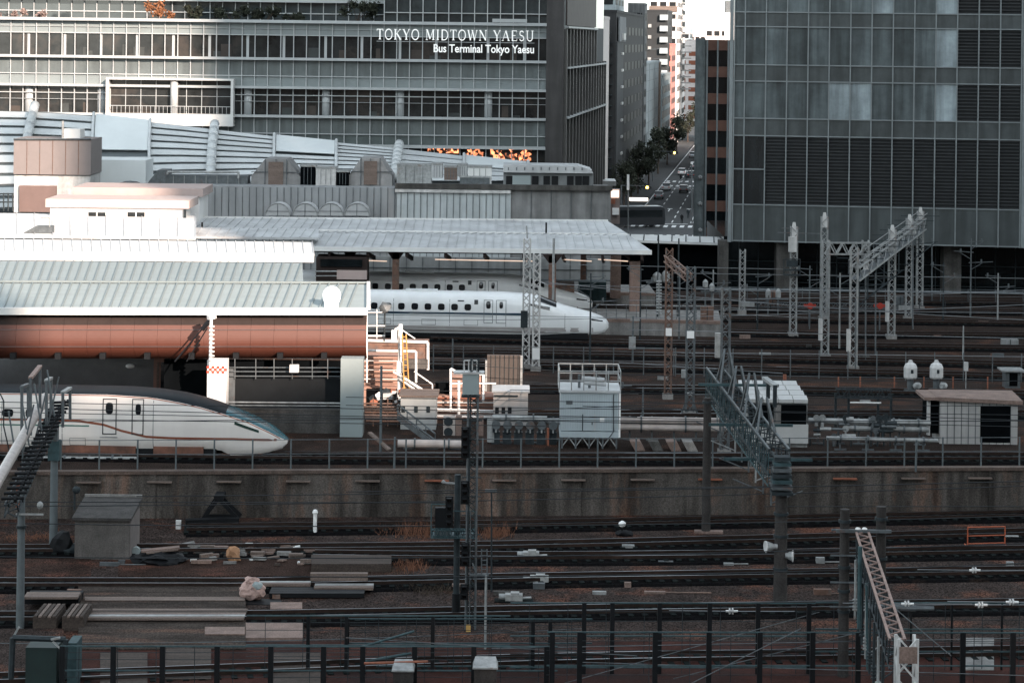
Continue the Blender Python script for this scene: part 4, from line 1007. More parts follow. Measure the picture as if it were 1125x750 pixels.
mb = MB(); [pbox(mb, px, 184, px + 1, 187, 234.9, .1) for px in range(558, 645, 9)]; t.part('vent_slot', mb, 'steel_mid')

# left plant tower (pink metal top over a white base)
t = Thing('plant_tower', 'boxy roof tower with pinkish metal cladding over a white base at the far left', 'roof tower', V(60, 232, 228))
t.part('cladding', pbox(MB(), 15, 153, 100, 192, 228, 6), mat('plant_clad', (.21, .18, .175), .6, .1, var=.1))
mb = MB(); [pbox(mb, 15 + 85 * k / 6, 154, 15.5 + 85 * k / 6, 192, 227.95, .1) for k in range(1, 6)]; t.part('panel_joint', mb, 'steel_rust')
t.part('base', pbox(MB(), 15.5, 192.5, 99, 234, 228.3, 5.6), 'white_paint')
t.part('shutter', pbox(MB(), 21, 204, 62, 233, 228.0, .3), mat('shutter_br', (.15, .10, .09), .6, var=.15))
t.part('top_box', pbox(MB(), 68, 142, 88, 153, 230, 2.5), 'roof_white')
t.part('vent_pipe', MB().tube(V(69, 153, 229), V(69, 133, 229), .12, 8), 'steel_light')
t.part('roof_rim', MB().path([V(15, 153, 227.9), V(100, 153, 227.9)], .1, 5), 'steel_mid')
t = Thing('white_wing', 'plain white roof screen right of the pink-clad roof tower', 'roof screen', V(130, 205, 238)); t.part('wall', pbox(MB(), 100, 176, 160, 206, 238, 5), mem)
t = Thing('roof_railing', 'small dark pipe racks at the far left edge of the roofs', 'railing', V(6, 232, 226)); mb = MB()
for k in range(5): mb.tube(V(-6 + 5 * k, 232, 226), V(-6 + 5 * k, 212, 226), .07, 5)
for y in (213, 222): mb.tube(V(-8, y, 226), V(15, y, 226), .07, 5)
t.part('pipes', mb, 'steel_dark')

# white penthouse with small windows
def slab_house(name, label, wallr, slabr, d, dep, wm, sm, wins=(), z0=None, slab_over=.4):
    t = Thing(name, label, 'rooftop building', V((wallr[0] + wallr[2]) / 2, wallr[3], d))
    t.part('wall', pbox(MB(), *wallr, d, dep, z0=z0), wm)
    t.part('roof_slab', pbox(MB(), *slabr, d - slab_over, dep + .8), sm)
    for w in wins:
        f = t.part('window', pbox(MB(), *w, d - .06, .1), 'glass_dark')
        mb = MB(); x0, x1, za, zb_ = F(*w, d); mb.box((x0 + x1) / 2 - .04, d - .12, za, (x0 + x1) / 2 + .04, d - .05, zb_); mb.box(x0 - .06, d - .12, za - .06, x1 + .06, d - .04, za); mb.box(x0 - .06, d - .12, zb_, x1 + .06, d - .04, zb_ + .06)
        t.part('frame', mb, 'white_clean', f)
    return t
pinkw = mat('pink_white', (.42, .33, .31), .6, var=.1)
slab_house('roof_pavilion', 'low roof pavilion with dusty pink flat roof behind the white one', (82, 216, 219, 262), (80, 206.5, 223, 215.5), 208, 6, 'white_clean', pinkw, z0=7)
tt_ = slab_house('roof_pavilion', 'bright white roof pavilion with two small windows', (55, 229, 201, 264), (50, 219.5, 208, 228.5), 201, 5, 'white_clean', mat('pink_slab', (.46, .375, .35), .6, var=.08), wins=((97, 233, 116, 239.5), (140, 233, 159, 239.5)), z0=7)
x = V(205, 240, 201); tt_.part('downpipe', MB().path([V(203, 230, 200.6), V(203, 262, 200.6)], .12, 6), 'steel_dark')

# ---- platform roofs: quads between measured corner points, with standing seams
def roof(name, label, parts, fascia=None, seam=0.6, sm='roof_seam', mm='roof_grey', th=.18, gap=.09, sk=0):
    p0 = parts[0][0]
    t = Thing(name, label, 'platform roof', p0)
    for (a, b, c, e) in parts:     # a,b front edge left,right; c,e back edge right,left
        t.part('roof_plane', MB().slab(a, b, c, e, th), mm)
        n = int((b - a).length / seam); mb = MB()
        for i in range(n + 1):
            k = i / n; k2 = k + sk
            if 0 <= k2 <= 1: mb.beam(a.lerp(b, k) + Vector((0, 0, .04)), e.lerp(c, k2) + Vector((0, 0, .04)), .07, gap)
        t.part('standing_seams', mb, sm)
    return t
def Z(px, py, z): return G(px, py, z)
# near roof over the front bullet train
nf0, nf1 = Z(-60, 338.5, 7.3), Z(403, 339, 7.3); nm0, nm1 = Z(-60, 310.5, 8.0), Z(403, 312, 8.0); nb0, nb1 = Z(-60, 286, 7.8), Z(332, 289, 7.8)
nmm = nm0.lerp(nm1, (Z(334, 311, 8).x - nm0.x) / (nm1.x - nm0.x))
t = roof('platform_roof', 'ribbed pale green-grey platform roof with curved orange fascia above the front train', [(nf0, nf1, nm1, nm0), (nm0, nmm, nb1, nb0)], seam=.56, mm='roof_near', gap=.13, sk=.024)
t.part('ridge_flashing', MB().beam(nm0 + Vector((0, 0, .1)), nm1 + Vector((0, 0, .1)), .25, .1), 'roof_seam')
fr0, fr1 = nf0, nf1
t.part('white_eaves', MB().beam(fr0 + Vector((0, -.12, -.15)), fr1 + Vector((0, -.12, -.15)), .3, .42), 'roof_white')
# end trim and white dome lamp
t.part('gable_trim', MB().beam(nf1 + Vector((.1, 0, .05)), nm1 + Vector((.1, 0, .05)), .22, .25), 'roof_white')
dk = (nf1 - nf0).normalized()
prof = [(0.35, -.4), (.15, -.75), (.05, -1.0)] + [(.05 - .25 * sin(pi * k / 14) + .85 * (k / 14) ** 5, -1.0 - 2.1 * k / 14 ** 1.0) for k in range(1, 15)]
def fascia_seg(a, b, p0, p1, m, nm):
    mb = MB(); vs = []
    for q in (a, b):
        for (yy, zz) in prof[p0:p1 + 1]: vs.append(q + Vector((0, yy, zz)))
        for (yy, zz) in prof[p0:p1 + 1][::-1]: vs.append(q + Vector((0, yy + .15, zz)))
    n = len(vs) // 2; fs = [(i, (i + 1) % n, n + (i + 1) % n, n + i) for i in range(n)] + [tuple(range(n))[::-1], tuple(range(n, 2 * n))]
    mb.add(vs, fs); return t.part(nm, mb, m, smooth=False)
L = (nf1 - nf0).length; npn = 18
for i in range(npn):
    a = nf0 + dk * (L * i / npn + .006); b = nf0 + dk * (L * (i + 1) / npn - .006)
    fascia_seg(a, b, 0, 2, 'brown_dark', 'upper_fascia_panel'); 
    mb = fascia_seg(a, b, 2, 16, 'orange_panel', 'fascia_panel'); 
for p in mb.children: pass
for zz, yy in ((-1.25, -.13), (-2.25, -.22)): t.part('fascia_wire', MB().tube(nf0 + Vector((0, yy - .02, zz)), nf1 + Vector((0, yy - .02, zz)), .012, 4), 'wire_light')
for i in range(8):
    q = nf0 + dk * (3.3 + 2.63 * i * 1.0 + (Z(8, 395, 4.5).x - nf0.x - 3.3)); t.part('floodlight_box', MB().box(q.x - .17, q.y - .3, q.z - 3.0, q.x + .17, q.y + .1, q.z - 2.62), 'black')
c = Z(364, 337, 7.4); c.y += .8
one('dome_lamp', MB().lathe((c.x, c.y - .6, c.z - .05), [(.42, 0), (.42, .25), (.52, .5), (.55, .75), (.48, 1.0), (.3, 1.2), (.05, 1.28)], 16), mat('lamp_glow', (.9, .9, .88), emit=(1, 1, .97), estr=.5), 'glowing white dome lamp on the ribbed platform roof near its right end', 'lamp', smooth=True)
p9 = Thing('catenary_bracket', 'white insulated bracket post with black bars shaped as its slanting shadow against the orange fascia', 'bracket', V(231, 400, 139.6))
p9.part('post', MB().tube(V(231, 400, 139.7), V(232, 350, 139.7), .09, 8), 'white_clean'); p9.part('head', MB().beam(V(229, 349, 139.6), V(236, 347, 139.9), .3, .25), 'white_clean')
for k in range(9): p9.part('insulator_disc', MB().tube(V(232.5, 396 - 4.6 * k, 139.6), V(232.5, 394.6 - 4.6 * k, 139.6), .17, 10), 'roof_white')
p9.part('strut', MB().tube(V(230, 352, 139.8), V(192, 397, 139.8), .05, 6).tube(V(228, 360, 139.8), V(205, 397, 139.8), .04, 6).tube(V(232, 350, 139.8), V(222, 362, 139.8), .16, 6), 'black')  # black bars stand in for the post's slanting cast shadow
# white band roof behind it (sunlit)
a, b, c_, e = Z(-80, 278, 7.4), Z(345, 281, 7.4), Z(343, 266, 7.9), Z(-80, 262, 7.9)
t = roof('platform_roof', 'bright white platform roof strip just behind the ribbed near roof', [(a, b, c_, e)], mm='roof_white', sm='roof_grey', seam=.7)
t.part('white_fascia', MB().beam(a + Vector((0, -.1, -.15)), b + Vector((0, -.1, -.15)), .3, .62), 'white_clean')
# roof left of the white pavilion
a, b, c_, e = Z(-80, 258, 7.6), Z(215, 261, 7.6), Z(215, 237, 8.2), Z(-80, 233, 8.2)
roof('platform_roof', 'white flat station roof around the foot of the white pavilion', [(a, b, c_, e)], mm='roof_white', sm='roof_grey', seam=1.4)
t = Thing('roof_hatch', 'small grey hatch with handrail on the white roof at the far left', 'roof hatch', Z(40, 258, 7.7)); mb = MB(); h_ = Z(42, 256, 7.7)
mb.prism([(h_.x - 1.2, h_.z), (h_.x + 1.1, h_.z), (h_.x + 1.1, h_.z + .55), (h_.x - .2, h_.z + .55)], h_.y, h_.y + 1); t.part('hatch', mb, 'steel_mid'); t.part('handrail', MB().path([h_ + Vector((.9, 0, .5)), h_ + Vector((.9, 0, 1.2)), h_ + Vector((.2, 0, 1.2))], .04, 5), 'steel_light')
# canopy above the second train
f0, f1, r1, r0 = Z(345, 271.5, 6.4), Z(716, 275.5, 6.4), Z(692, 259, 7.0), Z(340, 256, 7.0)
t = roof('platform_roof', 'long pale grey gabled canopy above the second bullet train', [(f0, f1, r1, r0), (r0, r1, Vector((r1.x, 209.2, 6.6)), Vector((r0.x, 209, 6.6))), (Z(205, 259.5, 7.1), Z(350, 261, 7.1), Z(350, 252, 7.5), Z(205, 250, 7.5))], mm='roof_grey', sm='roof_grey', seam=.75, sk=.045, gap=.06)
t.part('white_fascia', MB().beam(f0 + Vector((0, -.1, -.12)), f1 + Vector((0, -.1, -.12)), .2, .36), 'roof_white')
mb = MB(); mb.slab(f0 + Vector((0, .3, -.35)), f1 + Vector((-.2, .3, -.35)), f1 + Vector((-.6, 9, -.6)), f0 + Vector((0, 9, -.6)), .08); t.part('soffit', mb, 'brown_dark')
for px in range(360, 705, 43):
    q = Z(px, 280, 5.9); t.part('bracket', MB().beam((q.x, f0.y + .3, 5.85), (q.x + .3, f0.y + 5, 5.1), .2, .35), 'brown_dark')
for i, (a_, b_) in enumerate(((372, 425), (478, 585), (618, 650), (657, 690))): 
    p, q = V(a_, 285, 195.5), V(b_, 287, 195.5); t.part('strip_light', MB().beam(p, q, .12, .07), mat('strip', (.9, .7, .6), emit=(1, .72, .55), estr=.3))
# dark gutter line / rear roof
f0, f1, r1, r0 = Z(205, 250, 7.0), Z(690, 257, 6.9), Z(668, 243, 7.4), Z(205, 239, 7.4)
t = roof('platform_roof', 'rear pale grey platform canopy in front of the grey panelled block', [(f0, f1, r1, r0)], mm='roof_grey', sm='roof_grey', seam=.8, sk=.03, gap=.06)
t.part('front_trim', MB().beam(f0 + Vector((0, -.1, -.1)), f1 + Vector((0, -.1, -.1)), .2, .25), 'roof_white')
t.part('rear_trim', MB().beam(r0, r1, .2, .25), 'roof_white')
t.part('soffit', MB().slab(f0 + Vector((0, .3, -.4)), f1 + Vector((-.3, .3, -.4)), r1 + Vector((-.3, 0, -.6)), r0 + Vector((0, 0, -.6)), .06), 'brown_dark')
for i, px in enumerate((222, 600)): one('roof_bird_post', MB().tube(Z(px, 256, 7), Z(px, 256, 7) + Vector((0, 0, .9)), .08, 6), 'black', ['small black post on the rear canopy at its left end', 'small black post on the canopy edge above the lattice masts'][i], 'post')
# small white canopy over the concourse entrance
t = Thing('walkway_canopy', 'narrow white walkway canopy running between the platform roof and the glass tower', 'canopy', V(720, 262, 236))
a_, b_ = V(676, 263, 236), V(800, 267, 236)
mb = MB(); mb.slab(a_, b_, b_ + Vector((0, 4, .25)), a_ + Vector((0, 4, .25)), .25); t.part('roof_plane', mb, 'roof_white')
mb = MB(); [mb.beam(a_.lerp(b_, k / 8) + Vector((0, 0, .03)), a_.lerp(b_, k / 8) + Vector((.3, 4, .28)), .12, .1) for k in range(9)]; t.part('seam', mb, 'steel_dark')
mb = MB(); [mb.box(a_.lerp(b_, k / 4).x - .12, 239, -7, a_.lerp(b_, k / 4).x + .12, 239.3, a_.z) for k in range(5)]; t.part('column', mb, 'steel_dark')
t.part('dark_hoarding', MB().box(a_.x + .3, 238.2, -7, b_.x, 238.5, a_.z - .3), 'void')

# ---- platforms
def platform(label, l0, l1, wid, z=1.25, front='concrete', back=None):
    a, b = G(l0[0], l0[1], z), G(l1[0], l1[1], z); n = Vector((-(b - a).y, (b - a).x, 0)).normalized() * wid
    t = Thing('platform', label, 'platform', (a.x, a.y, 0))
    mb = MB(); mb.hexa([(a.x, a.y, 0), (b.x, b.y, 0), (b.x + n.x, b.y + n.y, 0), (a.x + n.x, a.y + n.y, 0), a, b, b + n, a + n]); t.part('body', mb, front)
    mb = MB(); q = Vector((0, -.04, 0)); mb.hexa([a + q - Vector((0, 0, .22)), b + q - Vector((0, 0, .22)), b + n * .08 - Vector((0, 0, .22)), a + n * .08 - Vector((0, 0, .22)), a + q + Vector((0, 0, .02)), b + q + Vector((0, 0, .02)), b + n * .08 + Vector((0, 0, .02)), a + n * .08 + Vector((0, 0, .02))]); t.part('edge', mb, 'pink_conc')
    return t, a, b
pl1, pa, pb = platform('concrete platform end beside the nose of the second bullet train', (330, 344), (792, 353), 7.5)
for px in [655 + 11 * k for k in range(12)]:
    q = G(px, 351, 1.25); pl1.part('rail_post', MB().tube(q, q + Vector((0, 0, 1.2)), .03, 5), 'steel_mid')
q0, q1 = G(655, 351, 1.25), G(776, 353, 1.25); pl1.part('handrail', MB().path([q0 + Vector((0, 0, 1.2)), q1 + Vector((0, 0, 1.2))], .035, 5).path([q0 + Vector((0, 0, .6)), q1 + Vector((0, 0, .6))], .025, 5), 'steel_light')
platform('rear concrete platform with the third train alongside', (330, 318), (720, 322), 7)
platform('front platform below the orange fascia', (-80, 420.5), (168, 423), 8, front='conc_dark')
for i, (px, d, y1, w, m, lb) in enumerate([(435, 195, 348, .55, 'steel_rust', 'brown steel canopy column left of the train doors'), (607, 193.5, 333, .6, 'steel_rust', 'brown canopy column with red warning stripes'), (676.5, 209, 325, .9, 'pink_conc', 'pinkish rear canopy column'), (697.5, 196, 348, .85, 'pink_conc', 'pinkish canopy column at the platform end'), (641, 214, 318, .5, 'steel_rust', 'thin brown rear column'), (385, 196, 340, .5, 'steel_rust', 'brown canopy column by the kiosk')]):
    top = V(px, 281, d); t = Thing('canopy_column', lb, 'column', (top.x, d, 1.25)); zt2 = 6.0 if d < 200 else 6.2
    t.part('shaft', MB().box(top.x - w / 2, d - w / 2, .9, top.x + w / 2, d + w / 2, zt2), m)
    t.part('capital', MB().hexa([(top.x - w / 2, d - w / 2, zt2 - .6), (top.x + w / 2, d - w / 2, zt2 - .6), (top.x + w / 2, d + w / 2, zt2 - .6), (top.x - w / 2, d + w / 2, zt2 - .6), (top.x - w * 1.4, d - w / 2, zt2 + .1), (top.x + w * 1.4, d - w / 2, zt2 + .1), (top.x + w * 1.4, d + w / 2, zt2 + .1), (top.x - w * 1.4, d + w / 2, zt2 + .1)]), 'brown_dark')
    if i == 1:
        for k in range(3):
            for sg_ in (-1, 1):
                zc = V(px, 316, d).z + k * .28; t.part('warning_stripe', MB().hexa([(top.x - (.26 if sg_ < 0 else 0), d - .33, zc + (.18 if sg_ < 0 else 0)), (top.x + (0 if sg_ < 0 else .26), d - .33, zc + (0 if sg_ < 0 else .18)), (top.x + (0 if sg_ < 0 else .26), d - .3, zc + (0 if sg_ < 0 else .18)), (top.x - (.26 if sg_ < 0 else 0), d - .3, zc + (.18 if sg_ < 0 else 0)), (top.x - (.26 if sg_ < 0 else 0), d - .33, zc + (.28 if sg_ < 0 else .1)), (top.x + (0 if sg_ < 0 else .26), d - .33, zc + (.1 if sg_ < 0 else .28)), (top.x + (0 if sg_ < 0 else .26), d - .3, zc + (.1 if sg_ < 0 else .28)), (top.x - (.26 if sg_ < 0 else 0), d - .3, zc + (.28 if sg_ < 0 else .1))]), 'rust_orange')
# platform kiosk and back wall
t = Thing('platform_kiosk', 'dark kiosk with pinkish sign panel on the platform under the canopy', 'kiosk', V(380, 305, 192))
t.part('body', pbox(MB(), 347, 283, 403, 340, 193, 3, z0=1.25), 'brown_dark'); t.part('sign_panel', pbox(MB(), 370, 297, 403, 307, 192.8, .2), pinkw); t.part('window', pbox(MB(), 352, 285, 398, 293, 192.8, .15), 'glass_dark')
t.part('railing', MB().path([V(346, 298, 192.5), V(370, 298, 192.5)], .06, 5).path([V(346, 303, 192.5), V(370, 303, 192.5)], .04, 5), 'steel_light')
t = Thing('sound_wall', 'light grey panelled wall seen under the canopies behind the trains', 'wall', (10, 222, 0))
t.part('wall', pbox(MB(), 405, 283, 672, 312, 221, .4, z0=0), mat('snd', (.30, .31, .31), .8, var=.2, streak=.2))
mb = MB(); [pbox(mb, px, 283, px + .7, 312, 220.9, .1, z0=0) for px in range(410, 672, 18)]; pbox(mb, 405, 295, 672, 295.6, 220.9, .1); t.part('joint', mb, 'steel_mid')
t.part('pipes', MB().tube(V(405, 306, 220), V(672, 308, 220), .08, 6), 'steel_mid')
one('platform_machine', pbox(MB(), 636, 310, 666, 330, 206, 2), 'steel_green', 'greenish machine cabinets on the far platform between the columns', 'cabinet')
one('grey_cabin', pbox(MB(), 610, 312, 631, 333, 200, 2.5), 'steel_rust', 'brownish flat-sided cabin beside the striped column', 'cabin')

# ---- under the near roof
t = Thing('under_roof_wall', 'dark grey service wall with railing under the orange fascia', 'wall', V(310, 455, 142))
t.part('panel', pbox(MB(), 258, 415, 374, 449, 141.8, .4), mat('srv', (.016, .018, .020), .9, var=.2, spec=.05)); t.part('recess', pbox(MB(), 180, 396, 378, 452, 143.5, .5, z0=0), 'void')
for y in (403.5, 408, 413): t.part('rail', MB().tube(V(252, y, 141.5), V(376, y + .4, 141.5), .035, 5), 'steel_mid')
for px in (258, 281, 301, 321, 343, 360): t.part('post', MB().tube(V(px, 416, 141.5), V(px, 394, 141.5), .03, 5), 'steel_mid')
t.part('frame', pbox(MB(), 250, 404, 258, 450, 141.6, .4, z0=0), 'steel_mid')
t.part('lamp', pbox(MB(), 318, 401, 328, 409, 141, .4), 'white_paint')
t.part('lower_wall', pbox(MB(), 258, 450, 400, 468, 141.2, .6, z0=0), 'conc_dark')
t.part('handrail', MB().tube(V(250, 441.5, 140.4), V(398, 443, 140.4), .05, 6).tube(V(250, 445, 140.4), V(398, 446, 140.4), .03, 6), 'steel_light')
for i, (px0, px1, y0, y1, lb) in enumerate([(227.5, 248.5, 396, 447, 'white column with red and white checkered collar behind the front train'), (374, 398.5, 394, 460, 'thick pale blue-grey column at the right end of the near roof')]):
    t = Thing('white_column', lb, 'column', V(px0, y1, 140)); t.part('shaft', pbox(MB(), px0, y0, px1, y1, 140, 1.2, z0=0), [ 'white_clean', 'roof_near'][i])
    if i == 0:
        x0, x1, z0, z1 = F(227, 402, 249, 410, 139.9)
        for r in range(3):
            for c_ in range(8):
                if (r + c_) % 2 == 0: t.part('red_check', MB().box(lerp(x0, x1, c_ / 8), 139.94, lerp(z0, z1, r / 3), lerp(x0, x1, (c_ + 1) / 8), 139.99, lerp(z0, z1, (r + 1) / 3)), mat('check_red', (.55, .06, .03), .6))
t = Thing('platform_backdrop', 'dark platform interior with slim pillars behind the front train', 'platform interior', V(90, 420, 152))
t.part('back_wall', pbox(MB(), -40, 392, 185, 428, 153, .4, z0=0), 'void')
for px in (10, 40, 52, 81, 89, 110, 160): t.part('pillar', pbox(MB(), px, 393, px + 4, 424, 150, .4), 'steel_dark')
for (a_, b_, y) in ((94, 126, 411), (20, 60, 404), (110, 150, 405)): t.part('bench', pbox(MB(), a_, y, b_, y + 2.5, 149, .5), 'steel_dark')
t.part('platform_lamp', MB().blob(V(143, 402, 147), .3, .2, .15, 2, 0, 2), 'white_clean')
# ================================================================ TRAINS (nose towards +X, near side is -Y)
class Loft:
    def __init__(s, top, sh, hw, bot, L):
        s.top, s.sh, s.hw, s.bot, s.L = top, sh, hw, bot, L
    def ring(s, t):
        T, S, w, b = plerp(s.top, t), plerp(s.sh, t), plerp(s.hw, t), plerp(s.bot, t)
        T = max(T, S + .02)
        side = [(-.86, b), (-.97, b + (S - b) * .12), (-1, b + (S - b) * .28), (-1, b + (S - b) * .5), (-.992, b + (S - b) * .72), (-.965, b + (S - b) * .88), (-.91, S)]
        r = S + (T - S)
        roof = [(-.80, S + (T - S) * .38), (-.62, S + (T - S) * .70), (-.36, S + (T - S) * .92), (0, T)]
        pts = [(y * w, z) for y, z in side + roof]
        return pts + [(-y, z) for y, z in pts[:-1][::-1]]
    def ts(s):
        out = [0, .06, .15, .3, .5, .75, 1.0, 1.3, 1.7, 2.1, 2.6, 3.1, 3.6, 4.2, 4.8, 5.4, 6, 6.6, 7.2, 7.8, 8.4, 9, 10]
        t = 12.0
        while t < s.L: out.append(t); t += 3
        return out + [s.L]
    def mesh(s, a, b, t0=0, t1=None, off=0, closed=False):
        """ring points a..b"""
        t1 = s.L if t1 is None else t1
        ts = [t for t in s.ts() if t0 < t < t1]; ts = [t0] + ts + [t1]
        mb = MB(); vs = []; n = b - a + 1
        for t in ts:
            r = s.ring(t); 
            for i in range(a, b + 1):
                y, z = r[i]; l = math.hypot(y, z - 1.8) or 1
                vs.append((-t, y + off * y / l, z + off * (z - 1.8) / l))
        fs = []
        for k in range(len(ts) - 1):
            for i in range(n - 1):
                q = k * n + i; fs.append((q, q + 1, q + n + 1, q + n))
        if closed:
            fs.append(tuple(range(n))); fs.append(tuple(range((len(ts) - 1) * n, len(ts) * n))[::-1])
        return mb.add(vs, fs)
    def y(s, t, z):
        r = s.ring(t)[:11]
        for (y0, z0), (y1, z1) in zip(r[:-1], r[1:]):
            if z0 <= z <= z1: return lerp(y0, y1, (z - z0) / (z1 - z0 + 1e-9))
        return r[0][0] if z < r[0][1] else r[-1][0]
    def patch(s, t0, t1, z0, z1, off=.012, n=6, zf0=None, zf1=None, m=3):
        mb = MB(); vs = []
        for i in range(n + 1):
            t = lerp(t0, t1, i / n); a = lerp(z0, zf0 if zf0 is not None else z0, i / n); b = lerp(z1, zf1 if zf1 is not None else z1, i / n)
            for j in range(m + 1): z = lerp(a, b, j / m); vs.append((-t, s.y(t, z) - off, z))
        fs = [((m + 1) * i + j, (m + 1) * i + j + 1, (m + 1) * (i + 1) + j + 1, (m + 1) * (i + 1) + j) for i in range(n) for j in range(m)]
        return mb.add(vs, fs)
    def strip(s, pts, w, off=.014):   # path of (t, z)
        mb = MB(); vs = []
        pp = []
        for (a, b) in zip(pts[:-1], pts[1:]):
            k = max(1, int(abs(b[0] - a[0]) / .4)); pp += [(lerp(a[0], b[0], i / k), lerp(a[1], b[1], i / k)) for i in range(k)]
        pp.append(pts[-1])
        for t, z in pp:
            for j in range(3): zz = z - w / 2 + w * j / 2; vs.append((-t, s.y(t, zz) - off, zz))
        fs = [(3 * i + j, 3 * i + j + 1, 3 * i + j + 4, 3 * i + j + 3) for i in range(len(pp) - 1) for j in range(2)]
        return mb.add(vs, fs)
    def frame(s, t0, t1, z0, z1, w=.05, off=.02):
        mb = MB()
        for (a, b, c, d) in ((t0, t0 + w, z0, z1), (t1 - w, t1, z0, z1), (t0, t1, z0, z0 + w), (t0, t1, z1 - w, z1)):
            p = s.patch(a, b, c, d, off, 1, m=6); mb.add(p.v, p.f)
        return mb
    def rwin(s, t, z, w, h, off=.02):    # rounded window on the near side
        mb = MB(); vs = [(-t, s.y(t, z) - off, z)]; n = 16
        for i in range(n):
            a = 2 * pi * i / n; c, q = cos(a), sin(a); k = (abs(c) ** 4 + abs(q) ** 4) ** -.25
            x, zz = t + c * k * w / 2, z + q * k * h / 2; vs.append((-x, s.y(x, zz) - off, zz))
        return mb.add(vs, [(0, 1 + i, 1 + (i + 1) % n) for i in range(n)])
ivory = mat('train_ivory', (.76, .71, .675), .3, 0, var=.05, scale=.4, spec=.5, streak=.06)
white_t = mat('train_white', (.74, .75, .755), .3, 0, var=.04, scale=.4, spec=.5, streak=.06)
navy = mat('train_navy', (.006, .010, .014), .6, 0, var=.3, scale=.7, spec=.2)
teal = mat('train_teal', (.005, .085, .11), .25, 0, var=.1, spec=.6)
copper = mat('train_copper', (.30, .10, .06), .4, .3, var=.1)
blue_t = mat('train_blue', (.01, .035, .06), .3, 0, var=.1)
green_l = mat('train_green_line', (.05, .16, .13), .35, 0, var=.1)
gapm = mat('door_gap', (.03, .032, .035), .6)
winm = mat('train_window', (.012, .014, .017), .12, var=.2)
brownrefl = mat('bogie_reflected_brown', (.20, .085, .055), .6, var=.6, scale=1.2, c2=(.04, .03, .028))  # brown of reflected light put into the cover colour
# ---- front train
tip = V(318.6, 486, 134.8)
E = Loft([(0, .92), (.25, 1.12), (.9, 1.60), (1.5, 1.92), (2.7, 2.42), (4.3, 3.0), (5.8, 3.38), (7.1, 3.55), (9, 3.66), (60, 3.68)],
         [(0, .84), (.3, 1.02), (.95, 1.42), (2.2, 2.04), (3.5, 2.46), (4.8, 2.84), (6.1, 3.12), (7.6, 3.36), (10, 3.48), (60, 3.48)],
         [(0, .22), (.15, .5), (.4, .78), (.9, 1.02), (2.2, 1.32), (4, 1.54), (6, 1.65), (8, 1.69), (60, 1.69)],
         [(0, .72), (.3, .45), (1, .28), (1.8, .16), (3.2, .14), (3.75, .48), (60, .48)], 44)
t = Thing('bullet_train', 'ivory bullet train with copper side line and teal nose at the near platform', 'train', (tip.x, 133.9, 0), world=False)
t.e.rotation_euler = (0, 0, R(-1.0))
t.part('body', E.mesh(0, 6, closed=False), ivory, smooth=True)
mb = E.mesh(14, 20); t.part('far_side', mb, ivory, smooth=True)
t.part('roof', E.mesh(6, 14, t0=3.4), navy, smooth=True)
t.part('nose_top', E.mesh(6, 14, t1=3.4), teal, smooth=True)
t.part('nose_cap', E.mesh(0, 20, t0=0, t1=.02, closed=True), teal)
t.part('shoulder_line', E.strip([(.4, 1.04), (.95, 1.37), (2.2, 1.99), (3.5, 2.41), (4.8, 2.79), (6.1, 3.07), (7.6, 3.31), (10, 3.43), (43.8, 3.43)], .05), copper)
t.part('copper_line', E.strip([(.02, .78), (.6, .98), (3, 1.08), (6.5, 1.12), (7.8, 1.18), (9.2, 1.5), (10.2, 1.82), (11.5, 2.0), (13, 2.04), (43.8, 2.04)], .13), copper)
t.part('green_line', E.strip([(11.0, 1.74), (43.8, 1.74)], .075), green_l)
t.part('headlight', E.patch(1.55, 2.9, 1.40, 1.54, .02, 6, zf0=1.88, zf1=2.05), mat('e_headlight', (.03, .06, .05), .15))
for px, zc, w, h in ((126.5, 2.74, .42, .62), (158, 2.70, .30, .6), (81.5, 3.15, .22, .12), (15.5, 2.40, .62, .46), (-25, 2.40, .62, .46), (62, 2.40, .5, .5), (40, 2.40, .5, .5)):
    tt = (318.6 - px) / 19.45; t.part('window', E.rwin(tt, zc, w, h), winm)
for a, b in ((119, 134.5), (151, 164)):
    d_ = t.part('door', E.patch((318.6 - b) / 19.45, (318.6 - a) / 19.45, 1.3, 3.25, .006, 3, m=8), ivory)
    t.part('door_frame', E.frame((318.6 - b) / 19.45, (318.6 - a) / 19.45, 1.28, 3.27, .055), gapm, d_)
t.part('door_sill', E.patch(9.4, 10.4, 1.1, 1.15, .05, 2), 'steel_light')
t.part('underframe', MB().box(-44, -1.45, .12, -3.9, 1.4, .5), 'black')
for x in (-6.6, -9.0, -20.5, -23, -30, -32.5):
    for y in (-1.3, 1.1): t.part('wheel', MB().tube((x, y, .43), (x, y + .14, .43), .42, 18), 'steel_dark')
for x0, x1 in ((-7.4, -4.6), (-14, -8.4), (-19, -15)):
    t.part('bogie_cover', MB().box(x0, -1.58, .2, x1, -1.46, .62), brownrefl)
for tt in (7.4, 12.5, 15.9, 22.6): t.part('body_seam', E.patch(tt, tt + .03, .5, 3.2, .008, 1, m=8), 'steel_mid')
for tt in (11.2, 14.0, 16.6): t.part('hatch', E.frame(tt, tt + .9, .62, 1.05, .025, .014), 'steel_mid')
t.part('body_seam', E.patch(19.4, 19.5, .5, 3.3, .02, 1, m=8), gapm)
t.part('roof_box', MB().box(-28, -.7, 3.5, -26, .7, 3.62), navy)
